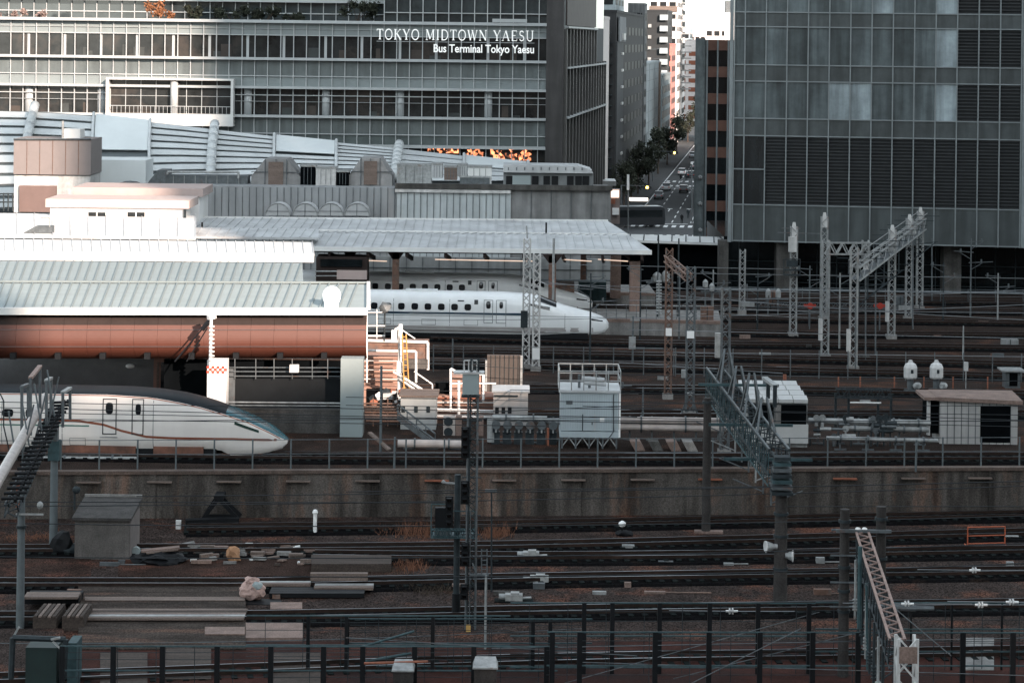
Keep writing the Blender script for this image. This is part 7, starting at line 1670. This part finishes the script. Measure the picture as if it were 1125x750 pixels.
for (xa, ya, xb, yb_, y2, m) in ((33.5, 415, 44, 402, 470, top), (51, 418, 56, 415, 460, 'steel_light'), (69, 431, 77, 426, 461, 'steel_light'), (24, 425, 31, 422, 480, 'steel_mid')):
    p, q = V(xa, ya, 118), V(xb, yb_, 121); fr = MB().beam(p, q, .22, .12); ff_ = t.part('upright_frame', fr, m)
    t.part('upright', MB().beam(p, V(xa, y2 + 8, 118), .13), 'steel_mid', ff_); t.part('upright', MB().beam(q, V(xb, y2, 121), .13), 'steel_mid', ff_)
for k in range(7): p = V(18 + k * 7, 505 - k * 8, 112 + k); t.part('strut', MB().beam(p, p + Vector((.5 if k % 2 else -.4, 0, 2.3)), .07), 'steel_mid' if k % 2 else 'pole_grey')
# cables hanging at the left
one('drop_cable', MB().path([V(0, 432, 118), V(4, 440, 118), V(4, 468, 118), V(9, 490, 118), V(12, 505, 118)], .035, 5), 'wire', 'thin black cable looping down at the left edge of the train', 'cable')

# ---- hut, buffer stop, debris
d = 117.5
x0, x1, z0, z1 = F(82, 571, 142, 616, d); hm = mat('hut_conc', (.135, .122, .115), .9, var=.35, scale=1.2, streak=.3, fine=.2)
t = Thing('concrete_hut', 'small weathered concrete hut with dark sloping roof at the lower left', 'hut', ((x0 + x1) / 2, d, ZL))
dp = 3.2; sh = -.0
t.part('wall', MB().hexa([(x0, d, ZL), (x1, d, ZL), (x1 + sh, d + dp, ZL), (x0 + sh, d + dp, ZL), (x0, d, z1), (x1, d, z1), (x1 + sh, d + dp, z1 + .35), (x0 + sh, d + dp, z1 + .35)]), hm)
t.part('roof', MB().hexa([(x0 - .12, d - .2, z1), (x1 + .12, d - .2, z1), (x1 + .12, d + dp + .1, z1 + .38), (x0 - .12, d + dp + .1, z1 + .38), (x0 - .12, d - .2, z1 + .14), (x1 + .12, d - .2, z1 + .14), (x1 + .12, d + dp + .1, z1 + .52), (x0 - .12, d + dp + .1, z1 + .52)]), mat('hut_roof', (.055, .05, .048), .9, var=.5, scale=2, fine=.3))
t.part('roof_edge', MB().beam((x0 - .1, d + dp + .1, z1 + .58), (x1 + .1, d + dp + .1, z1 + .58), .12), 'concrete')
t.part('side_light_wall', MB().box(x1 + .005, d + .1, ZL, x1 + .03, d + dp - .1, z1), mat('hut_side', (.22, .19, .18), .9, var=.3))
t = Thing('buffer_stop', 'black triangular steel buffer stop at the end of the track by the wall', 'buffer stop', G(235, 579, ZL)); 
for o in (0, 1.1):
    a, c, e = G(222, 577, ZL) + Vector((0, o, .3)), V(240, 553, G(240, 577, ZL).y + o), G(262, 577, ZL) + Vector((0, o, .3)); c.z = ZL + 1.45
    t.part('triangle', MB().beam(a, c, .13, .2).beam(c, e, .13, .2).beam(a, e, .12, .16), 'black')
q = V(240, 553, G(240, 577, ZL).y); t.part('head', MB().box(q.x - .24, q.y - .08, ZL + 1.36, q.x + .26, q.y + 1.2, ZL + 1.58), 'black'); a = G(204, 580, ZL); t.part('dark_rail', MB().beam(a + Vector((0, 0, .3)), G(262, 578, ZL) + Vector((0, 0, .3)), .5, .35), 'black')
for i, (px, y, r, H_, m, lb) in enumerate([(346, 586, .10, 1.05, 'white_clean', 'white bollard post beside the track below the wall'), (683.5, 588, .05, .5, 'black', ''), ]):
    b = G(px, y, ZL)
    if i == 0: tt = Thing('bollard', lb, 'post', b); tt.part('shaft', MB().tube(b, b + Vector((0, 0, H_)), r, 10), m); tt.part('knob', MB().lathe(b + Vector((0, 0, H_)), [(.13, 0), (.15, .08), (.1, .2), (.02, .23)], 10), m)
    else: tt = Thing('dwarf_signal', 'white round marker disc on a short post between tracks', 'marker', b); tt.part('post', MB().tube(b, b + Vector((0, 0, .45)), .05, 6), m); tt.part('ball', MB().lathe(b + Vector((0, 0, .42)), [(.04, 0), (.2, .12), (.2, .25), (.05, .36)], 12), 'white_clean'); tt.part('base', MB().blob(b + Vector((.1, 0, .1)), .5, .3, .18, 2, .2, 2), 'black')
one('white_box', MB().box(G(565 / 2.88, 580, ZL).x - .12, G(196, 581, ZL).y, ZL, G(196, 581, ZL).x + .12, G(196, 581, ZL).y + .2, ZL + .45), 'roof_white', 'small white box on the ground left of the buffer stop', 'box')
for i, (px, py, w, lb) in enumerate([(583.5, 613, 1.0, 'white point machine, farthest of the three in the middle'), (592.5, 640, 1.1, 'white point machine, middle one of the three'), (564.5, 660, 1.0, 'white point machine, nearest of the three')]):
    b = G(px, py, ZL); t = Thing('point_machine', lb, 'point machine', b, 'white point machines between the tracks')
    t.part('body', MB().box(b.x - w * .4, b.y - .25, ZL + .05, b.x + w * .4, b.y + .25, ZL + .34).box(b.x - w * .15, b.y - .2, ZL + .34, b.x + w * .25, b.y + .2, ZL + .42), mat('pm_paint', (.38, .38, .37), .7, var=.4, scale=4)); t.part('motor', MB().tube((b.x - w * .7, b.y, ZL + .2), (b.x - w * .4, b.y, ZL + .2), .14, 10), 'steel_light'); t.part('rod', MB().tube((b.x + w * .4, b.y, ZL + .15), (b.x + w * .8, b.y + .1, ZL + .15), .06, 6), 'steel_light'); t.part('base', MB().box(b.x - w * .9, b.y - .35, ZL, b.x + w * .9, b.y + .35, ZL + .06), 'sleeper')
t = Thing('orange_barrier', 'orange tubular barrier frame standing between the tracks at the right', 'barrier', G(1084, 599, ZL)); a, b = G(1063, 599, ZL), G(1104, 598, ZL); orr = mat('barrier_orange', (.45, .10, .04), .6)
t.part('frame', MB().path([a, a + Vector((0, 0, .95)), b + Vector((0, 0, .95)), b], .035, 6), orr); t.part('mid_rail', MB().tube(a + Vector((0, 0, .5)), b + Vector((0, 0, .5)), .03, 6).tube(a + Vector((0, 0, .1)), b + Vector((0, 0, .1)), .03, 6), orr); t.part('feet', MB().tube(a + Vector((-.1, -.3, .03)), a + Vector((-.1, .3, .03)), .03, 6).tube(b + Vector((0, -.3, .03)), b + Vector((0, .3, .03)), .03, 6), orr); t.part('pale_tube', MB().tube(b + Vector((0, 0, .45)), b + Vector((.7, 0, .45)), .05, 6), 'steel_light')
# storage deck and stacked material at the lower left
def gslab(px0, px1, py0, py1, z, th, m, name, label=None, cat=None, st=False, group=None):
    mb = MB(); mb.slab(G(px0, py1, z), G(px1, py1, z), G(px1, py0, z), G(px0, py0, z), th)
    return struct(name, mb, m) if st else one(name, mb, m, label, cat, group)
gslab(86, 270, 639, 712, ZL + .16, .3, mat('deck', (.065, .052, .045), .95, var=.6, scale=.8, fine=.5, c2=(.12, .072, .055), c2amt=.44, aniso=(.35, 1.8, 1), spec=.08), 'storage_deck', st=True)
gslab(-60, 100, 588, 632, ZL + .02, .06, 'soil_brown', 'soil_strip', st=True)
gslab(130, 420, 614, 632, ZL + .035, .06, 'soil_brown', 'soil_strip', st=True)
gslab(270, 333, 683, 700, ZL + .16, .2, 'pink_conc', 'concrete_pad', 'pinkish bare concrete pad right of the storage deck', 'pad')
gslab(225, 269, 688, 696, ZL + .22, .05, 'pink_conc', 'concrete_pad', 'worn pinkish strip of concrete on the right part of the storage deck', 'pad')
gslab(93, 269, 655, 659, ZL + .20, .03, 'wood', 'loose_board', 'long thin pale board lying along the back of the storage deck', 'board')
def beams(px0, px1, py, n, dz, w, m, name, label, cat, group=None, gapd=.02, z=ZL + .2):
    t = Thing(name, label, cat, G((px0 + px1) / 2, py, z), group)
    for k in range(n):
        a, b = G(px0, py, z), G(px1, py, z); off = Vector((0, k * (w + gapd), dz / 2)); t.part('beam', MB().beam(a + off, b + off, w, dz), m if isinstance(m, str) or not isinstance(m, list) else m[k % len(m)])
    return t
beams(92, 268, 680, 5, .10, .32, ['wood', 'steel_light', 'wood', 'wood_dark'], 'beam_stack', 'long pale beams laid side by side across the storage deck', 'beams', gapd=.04, z=ZL + .22)
beams(28, 87, 662, 3, .3, .45, ['black', 'wood_dark', 'black'], 'beam_stack', 'short dark beams stacked at the left of the deck', 'beams'); beams(28, 87, 655, 1, .1, 1.0, 'wood', 'loose_board', 'pale plank lid on the short dark beams at the left', 'board', z=ZL + .62)
for i, (a, c) in enumerate(((36, 62), (68, 92))):
    t = Thing('pallet', ['left wooden pallet stack by the grey-blue pole', 'right wooden pallet stack at the deck corner'][i], 'pallet', G((a + c) / 2, 692, ZL), 'pallet stacks'); q0, q1 = G(a, 692, ZL), G(c, 692, ZL)
    t.part('base', MB().box(q0.x, q0.y, ZL, q1.x, q0.y + 2.2, ZL + .55), 'wood_dark')
    for k in range(5): xx = lerp(q0.x, q1.x, k / 5); t.part('slat', MB().box(xx + .03, q0.y - .05, ZL + .56, xx + (q1.x - q0.x) / 5 - .03, q0.y + 2.25, ZL + .64), 'wood' if k % 2 else 'wood_dark')
beams(283, 341, 643, 2, .12, .3, ['wood', 'steel_light'], 'beam_stack', 'two short pale beams right of the pink sack', 'beams'); beams(341, 404, 637, 1, .35, .35, 'wood', 'steel_beam', 'thick pale beam at the top of the right-hand beam pile', 'beams', z=ZL + .4); beams(345, 410, 647, 2, .14, .4, ['wood', 'steel_light'], 'beam_stack', 'two pale beams below the thick one', 'beams'); beams(296, 400, 655, 3, .2, .4, 'black', 'beam_stack', 'dark beams on the ground under the pale ones', 'beams', z=ZL + .05)
gslab(297, 332, 661, 668, ZL + .2, .12, 'pink_conc', 'concrete_pad', 'small pinkish slab in front of the dark beams', 'pad')
b = G(277, 659, ZL); t = Thing('rubble_sack', 'crumpled pale pink sack tied with a light cloth', 'sack', b); t.part('sack', MB().blob(b + Vector((0, 0, .45)), .62, .45, .46, 8, .09, 3), mat('sack', (.50, .34, .30), .85, var=.4, scale=4, bump=.8, bscale=5)); t.part('cloth', MB().blob(b + Vector((.25, -.25, .72)), .24, .2, .2, 3, .2, 2), 'roof_near'); t.part('neck', MB().blob(b + Vector((-.05, .0, .9)), .35, .3, .18, 5, .3, 2), mat('sack', (.5, .34, .3))); t.part('mat', MB().slab(b + Vector((-.9, -.9, .03)), b + Vector((1.5, -.9, .03)), b + Vector((1.3, .2, .03)), b + Vector((-.7, .2, .03)), .03), 'black')
b = G(175, 618, ZL); t = Thing('tarp_pile', 'black tarpaulin heap with a brown plank on top beside the hut', 'tarpaulin heap', b); t.part('heap', MB().blob(b + Vector((0, 0, .15)), 1.35, .8, .42, 4, .18, 3), 'black'); t.part('plank', MB().beam(b + Vector((-.9, 0, .58)), b + Vector((.95, .3, .72)), .5, .08), 'pink_conc'); t.part('plank', MB().beam(b + Vector((-.6, -.3, .55)), b + Vector((.9, .1, .66)), .2, .08), 'wood')
c = G(149, 611, ZL); one('round_drum', MB().tube(c + Vector((0, 0, .25)), c + Vector((0, .25, .25)), .22, 14), 'roof_near', 'small pale round drum leaning at the hut corner', 'drum')
rn = random.Random(21)
rub = [(rn.uniform(203, 345), rn.uniform(599, 622)) for _ in range(44)]
mts = ['wood', 'pink_conc', 'concrete', 'wood_dark', 'soil_brown', 'roof_white', 'steel_rust']
for i, (px, py) in enumerate(rub):
    c = G(px, py, ZL); w = rn.uniform(.25, 1.1); h = rn.uniform(.06, .18)
    o = one('debris_board' , MB().beam(c + Vector((-w / 2, 0, h)), c + Vector((w / 2, rn.uniform(-.3, .3), h + rn.uniform(-.03, .08))), rn.uniform(.1, .3), h), mts[i % 7], 'scrap board or block in the rubble strip right of the concrete hut', 'scrap', 'scrap pieces in the rubble strip')
for i, (px, py) in enumerate([(214, 603), (228, 604), (243, 605), (262, 608), (283, 611), (295, 608), (312, 611), (325, 613)]):
    c = G(px, py, ZL); one('broken_block', MB().box(c.x - .35, c.y - .15, ZL, c.x + .35, c.y + .15, ZL + .25), ['concrete', 'wood', 'pink_conc'][i % 3], 'broken concrete block lying along the rubble strip', 'block', 'broken blocks in the rubble strip')
c = G(256, 616, ZL); one('orange_rag', MB().blob(c + Vector((0, 0, .3)), .35, .3, .4, 2, .35, 2), mat('rag', (.45, .24, .13), .9, var=.4), 'crumpled orange-brown cloth in the middle of the rubble', 'cloth')
gslab(342, 430, 609, 619, ZL + .42, .42, 'wood_dark', 'dark_platform_slab', 'dark low timber slab right of the rubble strip', 'slab')
t = Thing('machinery_lump', 'black machinery lump at the foot of the pole left of the hut', 'machinery', G(68, 610, ZL)); c = G(68, 608, ZL); t.part('lump', MB().blob(c + Vector((0, 0, .5)), .55, .4, .6, 6, .25, 2), 'black'); t.part('lump', MB().blob(c + Vector((.5, 0, .25)), .5, .4, .35, 7, .25, 2), 'steel_dark')  # dark lumps at the pole foot
one('box_lamp', MB().tube(V(82, 538, 118), V(82, 560, 118), .05, 6).blob(V(84, 538, 117.8), .2, .15, .2, 3, .1, 2), 'steel_dark', 'small lamp on a short post behind the concrete hut', 'lamp')
# small boxes and joints beside the rails
rn = random.Random(77)
for i in range(46):
    up = i % 2
    if up: px = rn.uniform(560, 1120); py = rn.choice((356, 371, 383, 392, 406, 417, 434, 441)) + rn.uniform(-1, 1); z = 0
    else: px = rn.uniform(30, 1120); py = rn.choice((586, 604, 619, 622, 646, 652, 656)) + rn.uniform(-1.5, 1.5); z = ZL
    c = G(px, py, z); w = rn.uniform(.15, .5); h = rn.uniform(.08, .3); mbx = MB().box(c.x - w, c.y - .12, z, c.x + w, c.y + .12, z + h)
    if i % 3 == 0: mbx.tube((c.x + w, c.y, z + .06), (c.x + w + rn.uniform(.5, 2.2), c.y + .1, z + .05), .035, 5)
    one('cable_box', mbx, ['steel_light', 'steel_rust', 'pink_conc', 'conc_dark', 'steel_mid'][i % 5], 'small box on the gravel between rails in the upper yard' if up else 'small box on the gravel between rails in the lower yard', 'cable box', 'small boxes in the upper yard' if up else 'small boxes in the lower yard')
# dry grass
def grass(px0, px1, py, seed, h=.6, n=500, wd=1.2, m='dry_grass'):
    M.setdefault('dry_grass', mat('dry_grass', (.22, .095, .055), .9, var=.5, scale=3)); M.setdefault('dark_grass', mat('dark_grass', (.07, .05, .035), .9, var=.5, scale=3))
    rn = random.Random(seed); mb = MB(); a, b = G(px0, py, ZL), G(px1, py, ZL)
    cl = [(rn.random(), rn.uniform(-wd / 2, wd / 2)) for _ in range(12)]
    for _ in range(n):
        k, y = rn.choice(cl); k += rn.gauss(0, .16); p = a.lerp(b, k) + Vector((0, y + rn.gauss(0, .45), 0)); t_ = p + Vector((rn.gauss(0, .22), rn.gauss(0, .15), h * rn.uniform(.4, 1.1))); w = Vector((rn.uniform(.008, .02), 0, 0))
        mb.add([p - w, p + w, t_], [(0, 1, 2)])
    o = mb.build('dry_grass', m); tag(o, kind='stuff')
grass(444, 474, 587, 1, .8, 200); grass(526, 558, 588, 2, .7, 220); grass(436, 466, 624, 3, .5, 200); grass(415, 445, 584, 4, .35, 90); grass(355, 440, 626, 5, .25, 300, m='dark_grass'); grass(445, 500, 650, 6, .3, 300, m='dark_grass'); grass(15, 70, 590, 7, .25, 300)
# ---- foreground dark fences
def frame_fence(label, px0, px1, ybase, H, posts, d=None, m='black', rails=(1.0, .55, .12), pw=.30, group=None, mesh=True):
    a, b = G(px0, ybase, ZL), G(px1, ybase, ZL); t = Thing('frame_fence', label, 'fence', a, group)
    for k in posts:
        q = G(k, ybase, ZL); q.y = lerp(a.y, b.y, (k - px0) / (px1 - px0)); t.part('post', MB().box(q.x - pw / 2, q.y - pw / 2, ZL, q.x + pw / 2, q.y + pw / 2, ZL + H), m)
    for r in rails: t.part('rail', MB().beam(a + Vector((0, -.05, H * r)), b + Vector((0, -.05, H * r)), .06, .05), 'steel_green')
    if mesh:
        mb = MB(); n = int((b - a).length / 1.5)
        for k in range(n): q = a.lerp(b, (k + .5) / n); mb.beam(q, q + Vector((0, 0, H)), .025)
        for k in (.3, .42, .75, .88): mb.beam(a + Vector((0, 0, H * k)), b + Vector((0, 0, H * k)), .02)
        t.part('mesh_bars', mb, 'steel_dark')
    return t
frame_fence('tall dark framed fence, rear row left of the near gantry', 560, 895, 742, 3.0, (641, 672, 724, 779, 832, 888), pw=.18)
frame_fence('dark framed fence running along the lower left foreground', 65, 612, 768, 2.1, (68, 124, 178, 238, 297, 355, 398, 455, 520, 600), pw=.2)
frame_fence('low dark framed fence at the bottom centre', 378, 650, 738, 2.2, (381, 475, 585, 604), pw=.16)
frame_fence('dark framed fence at the bottom right behind the near gantry', 600, 1180, 775, 2.9, (606, 636, 719, 778, 834, 892, 942, 1057, 1112, 1165), pw=.2)
frame_fence('rear thin mesh fence at the lower right', 895, 1180, 738, 2.9, (1000, 1045, 1100, 1150), pw=.08, rails=(1, .62, .3))
frame_fence('rear thin mesh fence at the lower left', 270, 560, 740, 2.4, (338, 380, 475), pw=.14, rails=(1, .5))
gslab(-80, 1200, 704, 800, ZL + .10, .3, 'red_ground', 'red_ballast_strip', st=True)
gslab(0, 70, 690, 800, ZL + .13, .2, 'ballast', 'ballast_patch', st=True)
gslab(1060, 1092, 700, 735, ZL + .14, .05, 'concrete', 'concrete_pad', 'pale concrete pad behind the fence at the lower right', 'pad')
for i, (a, c, e, f) in enumerate(((110, 162, 716, 756), (178, 232, 712, 745), (300, 352, 716, 750))):
    gslab(a, c, e, f, ZL + .16, .1, 'wood_dark', 'ground_slab', ['dark ground slab behind the lower left fence, leftmost', 'dark ground slab behind the lower left fence, middle', 'dark ground slab behind the lower left fence, rightmost'][i], 'slab')
t = Thing('green_cabinet', 'dark green cabinets with steel frame at the lower left corner', 'cabinet', V(55, 745, 94)); t.part('body', pbox(MB(), 28, 711, 62, 745, 94, 1.2, z0=ZL), mat('cab_green', (.010, .028, .027), .6, var=.3)); t.part('body', pbox(MB(), 74, 706, 84, 745, 94, 1.2, z0=ZL), 'steel_green'); t.part('frame', MB().path([V(12, 745, 93.5), V(14, 700, 93.5), V(72, 702, 93.5), V(70, 745, 93.5)], .12, 6), 'steel_dark'); t.part('brace', MB().beam(V(56, 702, 93.4), V(66, 700, 93.4), .08).beam(V(58, 704, 93.4), V(70, 716, 93.4), .06), 'steel_light')
t.part('brace', MB().beam(V(14, 700, 93.6), V(21, 688, 93.6), .08), 'steel_light')
for i, (a, c, y) in enumerate(((430, 455, 732), (519, 547, 729))):
    x0, x1, z0, z1 = F(a, y + 5, c, 760, 92); t = Thing('vent_box', ['pale metal ventilation box at the bottom edge, left one', 'pale metal ventilation box at the bottom edge, right one'][i], 'vent box', (x0, 92, ZL)); t.part('body', MB().box(x0 + .06, 92, ZL, x1 - .06, 92.8, z1), 'pole_conc'); t.part('lid', MB().hexa([(x0, 91.9, z1), (x1, 91.9, z1), (x1, 92.9, z1), (x0, 92.9, z1), (x0 + .02, 91.9, z1 + .06), (x1 - .02, 91.9, z1 + .06), (x1 - .1, 92.7, z1 + .3), (x0 + .1, 92.7, z1 + .3)]), 'steel_light')
one('yellow_tag', pbox(MB(), 512, 686, 517, 694, 104, .05), mat('tagy', (.55, .33, .10), .7), 'small yellow plate at the base of the central mast', 'plate')
t = Thing('platform_lamp_posts', 'dark inclined handrail crossing the fences at the lower left', 'handrail', V(440, 700, 95)); t.part('rail', MB().tube(V(398, 710, 95.5), V(455, 693, 95.5), .05, 6).tube(V(398, 727, 94), V(452, 717, 94), .06, 6), 'steel_green')
one('rust_rail', MB().beam(V(400, 728, 92.5), V(470, 726, 92.5), .1, .06), 'rust_orange', 'thin rusty rail low behind the bottom centre fence', 'rail')

# ================================================================ OVERHEAD WIRES
ORD = ['first', 'second', 'third', 'fourth', 'fifth', 'sixth', 'seventh', 'eighth']
def wires(lst, label, group, m='wire', r=.022):
    for wi, (pts, d0_, d1_) in enumerate(lst):
        P = []
        (xa, ya), (xb, yb_) = pts[0], pts[-1]
        a, b = V(xa, ya, d0_), V(xb, yb_, d1_)
        n = 10; sag = pts[1] if len(pts) == 3 else 0
        for k in range(n + 1):
            q = a.lerp(b, k / n); q.z -= 4 * (k / n) * (1 - k / n) * (sag if isinstance(sag, (int, float)) else 0); P.append(q)
        one('overhead_wire', MB().path(P, r, 5), m, label + (', %s from top' % ORD[wi]), 'wire', group)
wires([(((-20, 441), (560, 452)), 129, 129), (((-20, 447), (760, 466)), 129, 130), (((-20, 452), .2, (1140, 462)), 130, 131), (((-20, 459), (600, 468)), 129, 129), (((60, 463), (700, 458)), 128, 129)], 'dark overhead wire in front of the ivory train', 'wires in front of the near train')
wires([(((380, 436), .1, (1140, 446)), 133, 133), (((380, 445), (1140, 456)), 134, 133), (((540, 452), (820, 440)), 135, 135), (((540, 455), (1140, 469)), 134, 134), (((640, 446), (1140, 462)), 134, 133), (((500, 400), .4, (1140, 418)), 150, 150), (((560, 418), .3, (1140, 436)), 146, 144), (((560, 428), (1140, 443)), 142, 140)], 'thin overhead wire strung across the middle yard huts', 'wires over the middle yard', r=.02)
wires([(((150, 545), .1, (1140, 528)), 112, 108), (((-20, 551), (520, 552)), 112, 112), (((380, 540), (860, 534)), 110, 111), (((-20, 556), .2, (1140, 533)), 114, 112), (((840, 556), (1140, 556)), 120, 120), (((-20, 574), .3, (1140, 566)), 108, 106), (((-20, 611), .3, (1140, 596)), 104, 102), (((300, 633), .2, (1140, 618)), 100, 99)], 'dark overhead wire in front of the stained wall', 'wires in front of the retaining wall', r=.024)
wires([(((740, 300), (1140, 306)), 190, 190), (((740, 317), (1140, 323)), 188, 190), (((600, 290), (870, 296)), 185, 190), (((600, 272 + 40), (900, 322)), 185, 186), (((760, 340), (1140, 344)), 180, 180)], 'thin grey overhead wire under the glass tower', 'wires under the glass tower', m='wire_light', r=.022)
wires([(((690, 362), (1140, 372)), 172, 172), (((740, 387), (1140, 392)), 165, 165), (((420, 352), .3, (1140, 334)), 176, 182), (((690, 330), .2, (1140, 318)), 184, 186), (((600, 310), .3, (1140, 352)), 180, 180), (((680, 398), (860, 410)), 165, 160), (((450, 344), (720, 350)), 178, 178)], 'thin pale wire over tracks right of the white train', 'wires over the right-hand tracks', m='wire_light', r=.025)
wires([(((-20, 706), .2, (640, 690)), 98, 98), (((380, 700), (700, 720)), 96, 96), (((620, 750), (900, 672)), 94, 98), (((740, 745), (960, 690)), 93, 94), (((540, 712), (1140, 700)), 96, 95), (((640, 727), (1140, 742)), 93, 93), (((880, 690), (760, 750)), 90, 90), (((950, 640), (1045, 720)), 90, 88)], 'slack dark wire above the foreground fences', 'wires over the foreground fences', m='steel_mid', r=.02)
wires([(((420, 380), (600, 382)), 150, 150), (((400, 399), (540, 400)), 149, 149), (((395, 418), (610, 421)), 146, 146), (((395, 428), (610, 431)), 144, 144)], 'thin wire crossing the sunlit machinery', 'wires across the sunlit machinery', r=.015)

# ================================================================ UNSEEN TOWERS BEHIND THE VIEWPOINT (added and shaped to throw the shadows)
pv = Vector((cos(SUN_AZ), sin(SUN_AZ), 0)); hv = Vector((HX, HY, 0)); tE = tan(SUN_EL)
def shade_tower(q0, q1, w, D, depth, label, m):
    z = w + D * tE; t = Thing('shadow_caster', label, 'building', hv * D + pv * ((q0 + q1) / 2) + Vector((0, 0, -7)))
    a, b = hv * D + pv * q0, hv * D + pv * q1; e = hv * depth
    mb = MB(); mb.hexa([p + Vector((0, 0, -7)) for p in (a, b, b + e, a + e)] + [p + Vector((0, 0, z)) for p in (a, b, b + e, a + e)]); t.part('wall', mb, m)
    f = Face(b, a); mb = MB(); k = 0
    while -4 + k * 4.2 < z - 3:
        f.box(mb, .8, f.L - .8, -4 + k * 4.2, -1.6 + k * 4.2, 0, .06); k += 1
    t.part('window_bands', mb, 'glass_dark'); return t
tmat = mat('caster_stone', (.30, .28, .26), .8, var=.2)
shade_tower(-220, 45.7, 70, 170, 40, 'unseen shadow-casting tower behind the viewpoint, left of the gap', tmat)
shade_tower(45.8, 63.9, 54.6, 170, 14, 'lower unseen shadow-casting block behind the viewpoint', tmat)
shade_tower(64.0, 77.2, 52.9, 170, 14, 'lowest unseen shadow-casting block behind the viewpoint', tmat)
shade_tower(77.3, 106.3, 115, 170, 30, 'mid-height unseen shadow-casting tower behind the viewpoint', tmat)
shade_tower(106.4, 520, 222, 170, 50, 'tallest unseen shadow-casting tower behind the viewpoint', tmat)
shade_tower(-220, -60, 40, 120, 40, 'low unseen brick-coloured block far left behind the viewpoint', mat('caster_brick', (.28, .15, .11), .8))
